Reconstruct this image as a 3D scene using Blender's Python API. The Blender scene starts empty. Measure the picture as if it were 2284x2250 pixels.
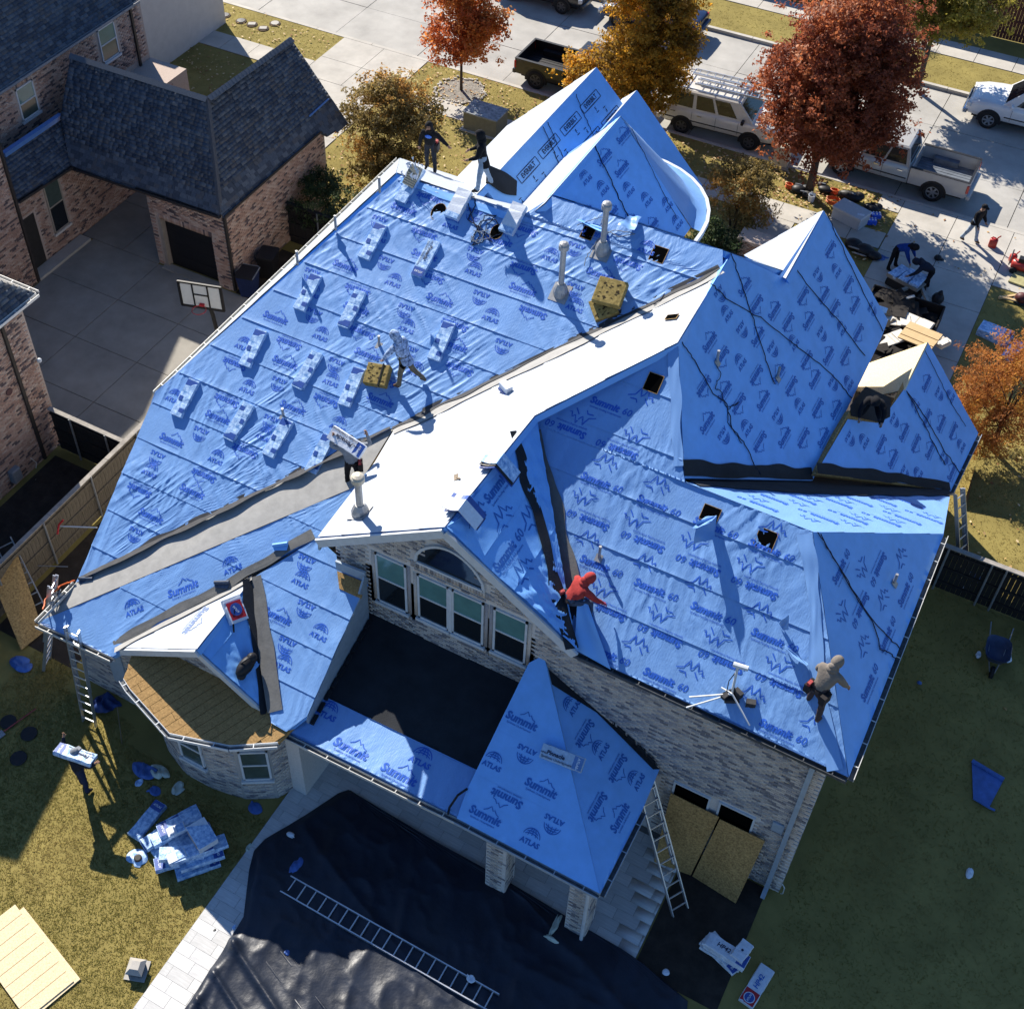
import bpy, bmesh, math, random
import numpy as np
from mathutils import Vector, Matrix, Euler
random.seed(7)
rng = np.random.default_rng(7)
C = bpy.context.scene.collection
scene = bpy.context.scene

# ------------------------------------------------------------------ camera, light, exposure
SW, SH = 2284.0, 2250.0
FPX, PCX, PCY, CAMH = 2889.53, 1014.16, 998.38, 30.0
def _rz(a):
    c, s = math.cos(a), math.sin(a)
    return np.array([[c, -s, 0], [s, c, 0], [0, 0, 1.0]])
def _rx(b):
    c, s = math.cos(b), math.sin(b)
    return np.array([[1.0, 0, 0], [0, c, -s], [0, s, c]])
CR = _rz(math.radians(29.3575)) @ _rx(math.radians(43.8904)) @ _rz(math.radians(-0.0109))
cam = bpy.data.cameras.new("camera")
cam_o = bpy.data.objects.new("camera", cam); C.objects.link(cam_o)
cam_o.matrix_world = Matrix(((*CR[0], 0), (*CR[1], 0), (*CR[2], CAMH), (0, 0, 0, 1)))
cam.sensor_fit = 'HORIZONTAL'; cam.sensor_width = 36.0
cam.lens = 36.0 * FPX / SW
cam.shift_x = (SW / 2 - PCX) / SW
cam.shift_y = -(SH / 2 - PCY) / SW
cam.clip_end = 2000; cam.clip_start = 0.5
scene.camera = cam_o

SUN_EL, SUN_AZ = math.radians(36), math.radians(-36)      # SUN_AZ: direction in which shadows fall
world = bpy.data.worlds.new("World"); scene.world = world; world.use_nodes = True
wn = world.node_tree
sky = wn.nodes.new('ShaderNodeTexSky'); sky.sky_type = 'NISHITA'; sky.sun_disc = False
sky.sun_elevation = SUN_EL; sky.sun_rotation = math.radians(-54)
sky.ozone_density = 9.0; sky.air_density = 1.0; sky.dust_density = 0.2
wn.links.new(sky.outputs[0], wn.nodes['Background'].inputs[0])
wn.nodes['Background'].inputs[1].default_value = 0.084
sun = bpy.data.lights.new("sun", 'SUN'); sun.energy = 5.0; sun.angle = math.radians(0.5); sun.color = (1.0, 0.93, 0.82)
sun_o = bpy.data.objects.new("sun", sun); C.objects.link(sun_o); sun_o.location = (-40, 40, 60)
_sd = Vector((math.cos(SUN_AZ) * math.cos(SUN_EL), math.sin(SUN_AZ) * math.cos(SUN_EL), -math.sin(SUN_EL)))
sun_o.rotation_euler = _sd.to_track_quat('-Z', 'Y').to_euler()
scene.view_settings.view_transform = 'Standard'; scene.view_settings.look = 'None'
scene.view_settings.gamma = 1.0; scene.view_settings.use_curve_mapping = False
scene.view_settings.exposure = 0.95
scene.render.engine = 'CYCLES'
scene.cycles.max_bounces = 5; scene.cycles.diffuse_bounces = 3; scene.cycles.glossy_bounces = 2
scene.cycles.transmission_bounces = 2; scene.cycles.caustics_reflective = False; scene.cycles.caustics_refractive = False

# ------------------------------------------------------------------ where a photo point lies in the place
def ray(p):
    return CR @ np.array([(p[0] - PCX) / FPX, -(p[1] - PCY) / FPX, -1.0])
def at(p, z=0.0):
    d = ray(p); t = (z - CAMH) / d[2]; return np.array([0, 0, CAMH]) + t * d
def aty(p, y):
    d = ray(p); return np.array([0, 0, CAMH]) + d * (y / d[1])
def atx(p, x):
    d = ray(p); return np.array([0, 0, CAMH]) + d * (x / d[0])
K8 = 800 / 1904.0
def crop(ox, oy, s=K8):
    return lambda x, y: (ox + s * x, oy + s * y)
c1, c2, c3 = crop(0, 0), crop(750, 0), crop(1484, 0)
c4, c5, c6 = crop(0, 750), crop(750, 750), crop(1484, 750)
c7, c8, c9 = crop(0, 1450), crop(750, 1450), crop(1484, 1450)
def V(*a): return np.array(a, float)
def nrm(a):
    a = np.asarray(a, float); return a / (np.linalg.norm(a) + 1e-12)

# ------------------------------------------------------------------ noise
def _hash(ix, iy, seed):
    h = (ix.astype(np.int64) * 374761393 + iy.astype(np.int64) * 668265263 + seed * 974711) & 0x7fffffff
    h = ((h ^ (h >> 13)) * 1274126177) & 0x7fffffff
    return ((h ^ (h >> 16)) & 0xffff) / 65535.0
def vnoise(x, y, seed=0):
    x = np.asarray(x, float); y = np.asarray(y, float)
    ix, iy = np.floor(x), np.floor(y); fx, fy = x - ix, y - iy
    fx = fx * fx * (3 - 2 * fx); fy = fy * fy * (3 - 2 * fy)
    a, b = _hash(ix, iy, seed), _hash(ix + 1, iy, seed); c, d = _hash(ix, iy + 1, seed), _hash(ix + 1, iy + 1, seed)
    return a + (b - a) * fx + (c - a) * fy + (a - b - c + d) * fx * fy

# ------------------------------------------------------------------ materials
MATS = {}
def mat(name, col, rough=0.8, var=0.12, scale=6.0, bump=0.0, bscale=30.0, spec=0.3, metal=0.0, stretch=(1, 1, 1), coord='Object', detail=4.0, col2=None, coat=0.0):
    if name in MATS: return MATS[name]
    m = bpy.data.materials.new(name); m.use_nodes = True; MATS[name] = m
    nt = m.node_tree; b = nt.nodes['Principled BSDF']
    b.inputs['Roughness'].default_value = rough; b.inputs['Metallic'].default_value = metal
    b.inputs['Specular IOR Level'].default_value = spec; b.inputs['Coat Weight'].default_value = coat
    tc = nt.nodes.new('ShaderNodeTexCoord'); mp = nt.nodes.new('ShaderNodeMapping'); mp.inputs['Scale'].default_value = stretch
    nt.links.new(tc.outputs[coord], mp.inputs[0])
    if var > 0 or col2:
        nz = nt.nodes.new('ShaderNodeTexNoise'); nz.inputs['Scale'].default_value = scale; nz.inputs['Detail'].default_value = detail
        nz.inputs['Roughness'].default_value = 0.65
        nt.links.new(mp.outputs[0], nz.inputs['Vector'])
        cr = nt.nodes.new('ShaderNodeValToRGB'); cr.color_ramp.elements[0].position = 0.3; cr.color_ramp.elements[1].position = 0.7
        lo = [c * (1 - var) for c in col]; hi = [min(1, c * (1 + var)) for c in (col2 or col)]
        cr.color_ramp.elements[0].color = (*lo, 1); cr.color_ramp.elements[1].color = (*hi, 1)
        nt.links.new(nz.outputs[0], cr.inputs[0]); nt.links.new(cr.outputs[0], b.inputs['Base Color'])
    else:
        b.inputs['Base Color'].default_value = (*col, 1)
    if bump > 0:
        n2 = nt.nodes.new('ShaderNodeTexNoise'); n2.inputs['Scale'].default_value = bscale; n2.inputs['Detail'].default_value = 3
        nt.links.new(mp.outputs[0], n2.inputs['Vector'])
        bp = nt.nodes.new('ShaderNodeBump'); bp.inputs['Strength'].default_value = bump; bp.inputs['Distance'].default_value = 0.02
        nt.links.new(n2.outputs[0], bp.inputs['Height']); nt.links.new(bp.outputs[0], b.inputs['Normal'])
    return m

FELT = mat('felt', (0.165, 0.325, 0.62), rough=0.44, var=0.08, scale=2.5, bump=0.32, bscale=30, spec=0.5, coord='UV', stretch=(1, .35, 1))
FELTSHADE = mat('felt_smooth_shaded', (0.185, 0.43, 0.84), rough=0.55, var=0.08, scale=2.0, bump=0.12, bscale=40, spec=0.3, coord='UV')  # smoother felt copy for shaded slopes, the blue of the shade mixed into its colour
FELTSUN = mat('felt_sunlit', (0.40, 0.44, 0.50), rough=0.5, var=0.06, scale=3, bump=0.2, bscale=30, coord='UV')  # felt copy for sun-facing slopes, the glare of the sun put into its colour
INK = mat('ink', (0.025, 0.11, 0.50), rough=0.5, var=0.25, scale=30, spec=0.35)
INKD = mat('ink_dark', (0.035, 0.14, 0.46), rough=0.6, var=0.25, scale=30, spec=0.25)
INKK = mat('ink_black', (0.02, 0.03, 0.07), rough=0.6, var=0.25, scale=30, spec=0.25)
OSB = mat('osb_panel', (0.29, 0.165, 0.055), rough=0.75, var=0.45, scale=20, detail=10, col2=(0.42, 0.26, 0.095), stretch=(1, 1, 1))
OSBL = mat('osb_pale', (0.62, 0.50, 0.30), rough=0.75, var=0.16, scale=30, col2=(0.68, 0.56, 0.36))
DECK = mat('roof_board', (0.25, 0.15, 0.05), rough=0.8, var=0.28, scale=22, col2=(0.33, 0.20, 0.075))
GREYM = mat('valley_membrane', (0.13, 0.13, 0.125), rough=0.8, var=0.15, scale=5, bump=0.2, bscale=20, coord='Object')
BLACKF = mat('black_felt', (0.016, 0.019, 0.024), rough=0.85, var=0.3, scale=1.6, bump=0.25, bscale=30)
TRIM = mat('painted_trim', (0.55, 0.58, 0.60), rough=0.5, var=0.08, scale=6)
TRIMB = mat('blue_grey_trim', (0.30, 0.36, 0.42), rough=0.55, var=0.12, scale=6)
GUT = mat('gutter_metal', (0.50, 0.50, 0.47), rough=0.45, var=0.2, scale=9, spec=0.5)
GUTIN = mat('gutter_inside', (0.09, 0.10, 0.11), rough=0.7, var=0.4, scale=9)
MORTAR = mat('mortar', (0.58, 0.55, 0.52), rough=0.9, var=0.12, scale=18)
BRK = [mat('brick_%s' % n, c, rough=0.88, var=0.18, scale=26) for n, c in (('cream', (0.54, 0.48, 0.42)), ('tan', (0.47, 0.41, 0.36)), ('grey', (0.34, 0.32, 0.32)), ('dark', (0.20, 0.19, 0.20)))]
BRKR = [mat('brick_%s' % n, c, rough=0.88, var=0.18, scale=26) for n, c in (('pink', (0.44, 0.30, 0.235)), ('rose', (0.36, 0.23, 0.175)), ('pale', (0.49, 0.37, 0.30)), ('burnt', (0.12, 0.09, 0.09)))]
MORTR = mat('mortar_pink', (0.42, 0.34, 0.29), rough=0.9, var=0.12, scale=18)
PANE = mat('window_glass', (0.012, 0.016, 0.02), rough=0.06, var=0, spec=0.6)
PANET = mat('shaded_glass', (0.10, 0.22, 0.21), rough=0.12, var=0.15, scale=2, spec=0.6)
PANEG = mat('green_glass', (0.06, 0.085, 0.075), rough=0.1, var=0.2, scale=3, spec=0.6)
ALU = mat('ladder_metal', (0.55, 0.57, 0.60), rough=0.35, var=0.12, scale=10, metal=0.75)
PIPE = mat('pipe_metal', (0.33, 0.33, 0.33), rough=0.5, var=0.2, scale=8, metal=0.4)
PIPEC = mat('pipe_cap_metal', (0.50, 0.45, 0.36), rough=0.6, var=0.2, scale=9, metal=0.2)
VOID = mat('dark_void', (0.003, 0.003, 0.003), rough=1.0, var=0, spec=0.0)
BLACK = mat('black_plastic', (0.012, 0.012, 0.014), rough=0.5, var=0.2, scale=6)
ROPE = mat('rope', (0.02, 0.025, 0.045), rough=0.9, var=0.2, scale=40)
ROPEL = mat('pale_rope', (0.20, 0.22, 0.25), rough=0.9, var=0.2, scale=40)
WRAP = mat('bundle_wrap', (0.09, 0.29, 0.68), rough=0.35, var=0.3, scale=9, col2=(0.48, 0.62, 0.80), spec=0.5, bump=0.3, bscale=24)
WRAPD = mat('bundle_print_blue', (0.02, 0.07, 0.30), rough=0.4, var=0.2, scale=14, spec=0.5)
WRAPW = mat('bundle_wrap_white', (0.62, 0.66, 0.72), rough=0.4, var=0.10, scale=10, spec=0.5, bump=0.2, bscale=20)
WRAPR = mat('bundle_print_red', (0.42, 0.02, 0.03), rough=0.4, var=0.15, scale=14)
SHING = [mat('shingle_%s' % n, c, rough=0.95, var=0.25, scale=40, spec=0.15) for n, c in (('slate', (0.072, 0.088, 0.112)), ('charcoal', (0.052, 0.062, 0.080)), ('grey', (0.10, 0.115, 0.135)), ('brown', (0.085, 0.088, 0.096)))]
CONC = mat('concrete', (0.42, 0.395, 0.35), rough=0.9, var=0.16, scale=.9, bump=0.15, bscale=60, detail=8)
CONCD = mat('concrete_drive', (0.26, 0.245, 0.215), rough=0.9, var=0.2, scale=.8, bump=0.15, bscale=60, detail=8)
ROAD = mat('road_concrete', (0.36, 0.345, 0.315), rough=0.9, var=0.2, scale=0.55, bump=0.15, bscale=50, detail=8)
SOIL = mat('bare_soil', (0.035, 0.027, 0.021), rough=0.95, var=0.4, scale=2.5, bump=0.5, bscale=12)
WOODF = mat('fence_wood', (0.115, 0.10, 0.078), rough=0.85, var=0.35, scale=5, stretch=(3, 3, .4))
WOODD = mat('dark_stain_shade_wood', (0.018, 0.016, 0.015), rough=0.85, var=0.3, scale=5)
WOODC = mat('grey_cap_wood', (0.27, 0.25, 0.225), rough=0.85, var=0.25, scale=5)
STEEL = mat('post_steel', (0.26, 0.27, 0.28), rough=0.5, var=0.15, scale=6, metal=0.4)

# ------------------------------------------------------------------ object helpers
def tag(o, label=None, cat=None, group=None, kind=None):
    if label: o['label'] = label
    if cat: o['category'] = cat
    if group: o['group'] = group
    if kind: o['kind'] = kind
    return o
def thing(name, label, cat, loc=(0, 0, 0), rz=0.0, group=None):
    o = bpy.data.objects.new(name, None); C.objects.link(o); o.empty_display_size = 0.2
    o.location = tuple(float(v) for v in loc); o.rotation_euler = (0, 0, rz)
    return tag(o, label, cat, group)
def obj(name, me, parent=None, loc=(0, 0, 0), rot=(0, 0, 0), scale=(1, 1, 1)):
    o = bpy.data.objects.new(name, me); C.objects.link(o)
    o.location = tuple(float(v) for v in loc); o.rotation_euler = rot; o.scale = scale
    if parent is not None: o.parent = parent
    return o
def copy_tree(o, parent=None):
    c = o.copy(); C.objects.link(c)
    if parent is not None: c.parent = parent
    for ch in list(o.children): copy_tree(ch, c)
    return c
def wloc(p):
    """place of an (unrotated) parent chain"""
    v = np.zeros(3)
    while p is not None:
        v += np.array(p.location); p = p.parent
    return v

class MB:
    def __init__(s): s.v = []; s.f = []; s.m = []; s.uv = None; s.n = 0
    def add(s, vs, fs, m=0):
        o = s.n
        vs = [tuple(float(c) for c in p) for p in vs]
        s.v += vs; s.n += len(vs)
        for f in fs:
            s.f.append(tuple(i + o for i in f)); s.m.append(m)
        return o
    def hexa(s, b, t, m=0):
        s.add(list(b) + list(t), [(3, 2, 1, 0), (4, 5, 6, 7), (0, 1, 5, 4), (1, 2, 6, 5), (2, 3, 7, 6), (3, 0, 4, 7)], m)
    def box(s, c, size, rz=0.0, m=0, R=None):
        c = np.asarray(c, float); h = np.asarray(size, float) / 2
        if R is None:
            ca, sa = math.cos(rz), math.sin(rz); R = np.array([[ca, -sa, 0], [sa, ca, 0], [0, 0, 1.0]])
        P = lambda x, y, z: c + R @ np.array([x * h[0], y * h[1], z * h[2]])
        s.hexa([P(-1, -1, -1), P(1, -1, -1), P(1, 1, -1), P(-1, 1, -1)], [P(-1, -1, 1), P(1, -1, 1), P(1, 1, 1), P(-1, 1, 1)], m)
    def lo(s, x0, x1, y0, y1, z0, z1, m=0):
        s.box(((x0 + x1) / 2, (y0 + y1) / 2, (z0 + z1) / 2), (x1 - x0, y1 - y0, z1 - z0), 0, m)
    def beam(s, a, b, w, h, up=(0, 0, 1), m=0):
        a, b = np.asarray(a, float), np.asarray(b, float); d = nrm(b - a); up = np.asarray(up, float)
        x = np.cross(d, up)
        if np.linalg.norm(x) < 1e-4: x = np.cross(d, V(1, 0, 0))
        x = nrm(x); y = np.cross(x, d)
        q = lambda p: [p - x * w / 2 - y * h / 2, p + x * w / 2 - y * h / 2, p + x * w / 2 + y * h / 2, p - x * w / 2 + y * h / 2]
        s.hexa(q(a), q(b), m)
    def tube(s, pts, r, n=8, m=0, caps=True):
        pts = [np.asarray(p, float) for p in pts]; rs = r if hasattr(r, '__len__') else [r] * len(pts)
        rings = []; prev = None
        for i, p in enumerate(pts):
            d = nrm(pts[min(i + 1, len(pts) - 1)] - pts[max(i - 1, 0)])
            if prev is None:
                x = np.cross(d, V(0, 0, 1))
                if np.linalg.norm(x) < 1e-3: x = np.cross(d, V(1, 0, 0))
                x = nrm(x)
            else:
                x = nrm(prev - d * np.dot(prev, d))
            prev = x; y = np.cross(d, x)
            rings.append([p + rs[i] * (math.cos(2 * math.pi * k / n) * x + math.sin(2 * math.pi * k / n) * y) for k in range(n)])
        vs = [v for rg in rings for v in rg]; fs = []
        for i in range(len(pts) - 1):
            for k in range(n):
                fs.append((i * n + k, i * n + (k + 1) % n, (i + 1) * n + (k + 1) % n, (i + 1) * n + k))
        if caps:
            fs.append(tuple(range(n - 1, -1, -1))); fs.append(tuple((len(pts) - 1) * n + k for k in range(n)))
        s.add(vs, fs, m)
    def prism(s, pts, off, m=0):
        """pts: closed polygon (3-D), extruded by the vector off"""
        n = len(pts); a = [np.asarray(p, float) for p in pts]; b = [p + np.asarray(off, float) for p in a]
        s.add(a + b, [tuple(range(n - 1, -1, -1)), tuple(range(n, 2 * n))] + [(i, (i + 1) % n, n + (i + 1) % n, n + i) for i in range(n)], m)
    def poly(s, pts, m=0): s.add(pts, [tuple(range(len(pts)))], m)
    def lathe(s, prof, n=16, c=(0, 0, 0), m=0):
        c = np.asarray(c, float); k = len(prof)
        vs = [c + V(r * math.cos(2 * math.pi * j / n), r * math.sin(2 * math.pi * j / n), z) for r, z in prof for j in range(n)]
        fs = [(i * n + j, i * n + (j + 1) % n, (i + 1) * n + (j + 1) % n, (i + 1) * n + j) for i in range(k - 1) for j in range(n)]
        fs.append(tuple(range(n - 1, -1, -1))); fs.append(tuple((k - 1) * n + j for j in range(n)))
        s.add(vs, fs, m)
    def ball(s, c, r, n=10, k=6, m=0):
        r = np.asarray(r if hasattr(r, '__len__') else (r, r, r), float); c = np.asarray(c, float)
        vs = [c + r * V(math.sin(math.pi * i / k) * math.cos(2 * math.pi * j / n), math.sin(math.pi * i / k) * math.sin(2 * math.pi * j / n), math.cos(math.pi * i / k)) for i in range(k + 1) for j in range(n)]
        fs = [(i * n + j, (i + 1) * n + j, (i + 1) * n + (j + 1) % n, i * n + (j + 1) % n) for i in range(k) for j in range(n)]
        s.add(vs, fs, m)
    def mesh(s, name, mats, off=(0, 0, 0), smooth=False):
        me = bpy.data.meshes.new(name)
        o = np.asarray(off, float)
        me.from_pydata([tuple(np.asarray(p) - o) for p in s.v] if np.any(o) else s.v, [], s.f)
        for mm in (mats if isinstance(mats, (list, tuple)) else [mats]): me.materials.append(mm)
        if any(s.m): me.polygons.foreach_set('material_index', s.m)
        if smooth: me.polygons.foreach_set('use_smooth', [True] * len(s.f))
        me.update()
        return me
    def build(s, name, mats, parent=None, world=False, smooth=False):
        """world: the vertices are in world coordinates, the parent chain is unrotated"""
        me = s.mesh(name, mats, wloc(parent) if (world and parent is not None) else (0, 0, 0), smooth)
        return obj(name, me, parent)
    def bevel(s, w=0.01, seg=1):
        bm = bmesh.new(); me = bpy.data.meshes.new('t'); me.from_pydata(s.v, [], s.f); me.polygons.foreach_set('material_index', s.m); bm.from_mesh(me)
        bmesh.ops.remove_doubles(bm, verts=bm.verts, dist=1e-5)
        bmesh.ops.bevel(bm, geom=bm.edges[:], offset=w, segments=seg, affect='EDGES', profile=0.5)
        bm.verts.index_update()
        s.v = [tuple(v.co) for v in bm.verts]; s.f = [tuple(v.index for v in f.verts) for f in bm.faces]; s.m = [f.material_index for f in bm.faces]; s.n = len(s.v)
        bm.free(); bpy.data.meshes.remove(me); return s

def np_mesh(name, verts, quads, mats, midx=None, smooth=False, uv=None, tri=False):
    me = bpy.data.meshes.new(name); nv, nf = len(verts), len(quads); k = 3 if tri else 4
    me.vertices.add(nv); me.vertices.foreach_set('co', np.asarray(verts, np.float32).ravel())
    me.loops.add(nf * k); me.loops.foreach_set('vertex_index', np.asarray(quads, np.int32).ravel())
    me.polygons.add(nf); me.polygons.foreach_set('loop_start', np.arange(0, nf * k, k, dtype=np.int32))
    for mm in mats: me.materials.append(mm)
    if midx is not None: me.polygons.foreach_set('material_index', np.asarray(midx, np.int32))
    if smooth: me.polygons.foreach_set('use_smooth', np.ones(nf, bool))
    if uv is not None:
        l = me.uv_layers.new(name='UVMap'); l.data.foreach_set('uv', np.asarray(uv, np.float32)[np.asarray(quads).ravel()].ravel())
    me.update(calc_edges=True); me.validate()
    return me

# unit-cube batch: many oriented boxes as one mesh (far face left off)
def boxes_mesh(name, cs, U, N, W, su, sn, sw, mats, midx, off=(0, 0, 0)):
    """boxes with centre cs[i], half sizes su,sn,sw along the unit vectors U (along), N (outward), W (up); 5 faces each"""
    cs = np.asarray(cs, float) - np.asarray(off, float); n = len(cs)
    bc = lambda a: np.broadcast_to(np.asarray(a, float), (n,))
    su, sn, sw = bc(su), bc(sn), bc(sw)
    bv = lambda A: np.broadcast_to(np.asarray(A, float), (n, 3))
    U, N, W = bv(U), bv(N), bv(W)
    sg = [(-1, -1), (1, -1), (1, 1), (-1, 1)]
    vs = np.empty((n, 8, 3))
    for i, (a, b) in enumerate(sg):
        base = cs + U * (a * su)[:, None] + W * (b * sw)[:, None]
        vs[:, i] = base - N * sn[:, None]; vs[:, 4 + i] = base + N * sn[:, None]
    q = np.array([(4, 5, 6, 7), (0, 1, 5, 4), (1, 2, 6, 5), (2, 3, 7, 6), (3, 0, 4, 7)])
    fs = (np.arange(n)[:, None, None] * 8 + q[None]).reshape(-1, 4)
    return np_mesh(name, vs.reshape(-1, 3), fs, mats, np.repeat(midx, 5) if midx is not None else None)

def inpoly(poly, x, y):
    poly = np.asarray(poly, float); x = np.asarray(x, float); y = np.asarray(y, float); r = np.zeros(np.broadcast(x, y).shape, bool); n = len(poly)
    for i in range(n):
        x0, y0 = poly[i]; x1, y1 = poly[(i + 1) % n]
        if y0 == y1: continue
        c = ((y0 > y) != (y1 > y)) & (x < (x1 - x0) * (y - y0) / (y1 - y0) + x0)
        r ^= c
    return r
# ------------------------------------------------------------------ the setting
GRASS = mat('grass_ground', (0.235, 0.19, 0.062), rough=0.95, var=0.2, scale=.8, bump=0.4, bscale=60, detail=5, spec=0.1)
BLADE = [mat('grass_blade_%s' % n, c, rough=0.9, var=0, spec=0.1) for n, c in (('straw', (0.36, 0.285, 0.105)), ('olive', (0.25, 0.215, 0.06)), ('green', (0.20, 0.185, 0.052)), ('dry', (0.29, 0.225, 0.08)))]
for _m in BLADE:
    _n = _m.node_tree; _t = _n.nodes.new('ShaderNodeBsdfTranslucent'); _t.inputs[0].default_value = _n.nodes['Principled BSDF'].inputs['Base Color'].default_value; _x = _n.nodes.new('ShaderNodeMixShader'); _x.inputs[0].default_value = .5
    _n.links.new(_n.nodes['Principled BSDF'].outputs[0], _x.inputs[1]); _n.links.new(_t.outputs[0], _x.inputs[2]); _n.links.new(_x.outputs[0], _n.nodes['Material Output'].inputs[0])
LEAFL = [mat('fallen_leaf_%s' % n, c, rough=0.8, var=0, spec=0.2) for n, c in (('tan', (0.42, 0.27, 0.12)), ('brown', (0.24, 0.12, 0.05)), ('pale', (0.55, 0.42, 0.24)))]
def ground_sheet(name, boxes, m):
    b = MB()
    for x0, x1, y0, y1, z0, z1 in boxes: b.lo(x0, x1, y0, y1, z0, z1)
    return tag(b.build(name, m), kind='structure')
ground_sheet('ground', [(-500, 500, -300, 700, -1.3, -0.6)], SOIL)
ground_sheet('lawn', [(-500, 500, -300, 45.55, -0.58, 0.0)], GRASS)
ground_sheet('far_lawn', [(-500, 500, 54.86, 700, -0.58, 0.0)], GRASS)
road = ground_sheet('road', [(-500, 500, 45.72, 54.68, -0.58, -0.15)], SOIL)
n = 0
for i in range(22):                                  # street panels with open joints
    x0 = -67.4 + i * 4.4
    for y0, y1 in ((45.72, 48.7), (48.7, 51.7), (51.7, 54.68)):
        b = MB(); b.lo(x0 + .014, x0 + 4.386, y0 + .014, y1 - .014, -.15, -.128 + .004 * math.sin(i * 3.1 + y0))
        b.build('road_panel', ROAD, road)
kb = ground_sheet('kerb', [(-500, 500, 45.55, 45.72, -0.58, -0.3)], CONC)
for i in range(26):
    for y0 in (45.55, 54.68):
        b = MB(); b.lo(-66 + i * 3, -66 + i * 3 + 2.98, y0, y0 + .18, -.3, .02); b.build('kerb_stone', CONC, kb)

def slabs(name, rects, m, z=0.03, gap=.012):
    s = tag(MB_under(rects, name), kind='structure')
    for (x0, x1, y0, y1) in rects:
        b = MB(); b.lo(x0 + gap, x1 - gap, y0 + gap, y1 - gap, .004, z + random.uniform(-.003, .003)); b.build('slab', m, s)
    return s
def MB_under(rects, name):
    b = MB()
    for (x0, x1, y0, y1) in rects: b.lo(x0, x1, y0, y1, -.02, .004)
    return b.build(name, SOIL)
def cells(xs, ys): return [(xs[i], xs[i + 1], ys[j], ys[j + 1]) for i in range(len(xs) - 1) for j in range(len(ys) - 1)]
# the neighbours' court, the drive that runs under their roof out to the street
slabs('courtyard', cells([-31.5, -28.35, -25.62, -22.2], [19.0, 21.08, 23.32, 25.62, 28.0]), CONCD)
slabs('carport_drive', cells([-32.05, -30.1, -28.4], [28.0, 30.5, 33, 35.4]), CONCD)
slabs('side_driveway', cells([-33.6, -30.4, -27.2], [35.4, 38.2, 41.9]) + cells([-33.7, -31.45], [41.9, 43.1]) + cells([-31.45, -29.3, -27.0], [41.9, 43.6, 45.53]), CONC)
slabs('left_pavement', cells([-48.4, -46.8, -45.2, -43.6, -42, -40.4, -38.8, -37.55, -35.9, -34.46, -33.7], [41.88, 43.12]) + cells([-40.1, -38.95], [43.12, 45.53]), CONC)
slabs('pavement', cells([-27.0, -25.4, -23.8, -22.2, -20.6, -19, -17.4, -15.8, -14.2, -12.6, -11, -9.4, -7.8, -6.6, -5.32], [42.02, 43.1]) + cells([-10.1, -8.6], [38.4, 40.2, 42.02]), CONC)
slabs('driveway', cells([-5.3, -3.24, -1.08], [31.2, 34.2, 37.1, 40.1, 42.0, 43.95, 45.53]) + [(-6.2, -5.3, 44.6, 45.53)], CONC)
slabs('right_apron', cells([-1.08, 1.1, 3.3, 5.6], [41.9, 43.8, 45.53]), CONC)
slabs('far_pavement', cells([-60 + 1.7 * i for i in range(42)], [57.52, 58.92]), CONC)
slabs('step_slab', [(-32.04, -31.5, 25.0, 27.9)], CONC, z=.12)
# bare side yard left of the house
ground_sheet('side_yard_soil', [(-25.1, -22.2, 8, 18.6, -.02, .006), (-24.9, -19.3, 28.05, 31, -.02, .006), (-22.0, -19.2, 12.6, 27, -.02, .006)], SOIL)
ground_sheet('planting_bed', [(-2.35, -.3, 12.6, 15.95, -.02, .006), (-13.5, -6, 34.2, 37.6, -.02, .006)], SOIL)

# ---- patio of wood-look tiles
TILE = [mat('patio_tile_%s' % n, c, rough=0.55, var=0.16, scale=4, stretch=(.5, 5, 1), detail=6) for n, c in (('white', (0.54, 0.54, 0.53)), ('grey', (0.47, 0.47, 0.46)), ('pale', (0.51, 0.51, 0.505)))]
patio = ground_sheet('patio', [(-11.86, -2.38, 3.5, 15.98, -.05, .018)], mat('tile_grout', (0.16, 0.16, 0.16), rough=.9, var=.1))
tile_me = []
for k, tm in enumerate(TILE):
    b = MB(); b.lo(-.297, .297, -.147, .147, 0, .014); tile_me.append(b.mesh('patio_tile', tm))
spots = []
for j in range(41):
    y = 3.5 + .3 * j + .17; x0 = -11.85; first = (.2, .6, .4)[j % 3]
    while x0 < -2.45:
        x1 = min(x0 + first, -2.39); first = .6
        if x0 < -10.0 or y > 12.3: spots.append(((x0 + x1) / 2, y, (x1 - x0) / .6))
        x0 = x1
spots.sort(key=lambda p: (p[0] > -10.2, p[0]))
for (x, y, k) in spots[:298]: obj('patio_tile', random.choice(tile_me), patio, (x, y, .019), scale=(k * .997, 1, 1))
if len(spots) > 298:
    sp = np.array([(x, y, .026) for x, y, k in spots[298:]])
    o = obj('patio_tile', boxes_mesh('patio_tiles', sp, V(1, 0, 0), V(0, 0, 1), V(0, 1, 0), np.array([.297 * k for x, y, k in spots[298:]]), .007, .147, TILE, rng.integers(0, 3, len(sp))), patio); o['kind'] = 'stuff'

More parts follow.
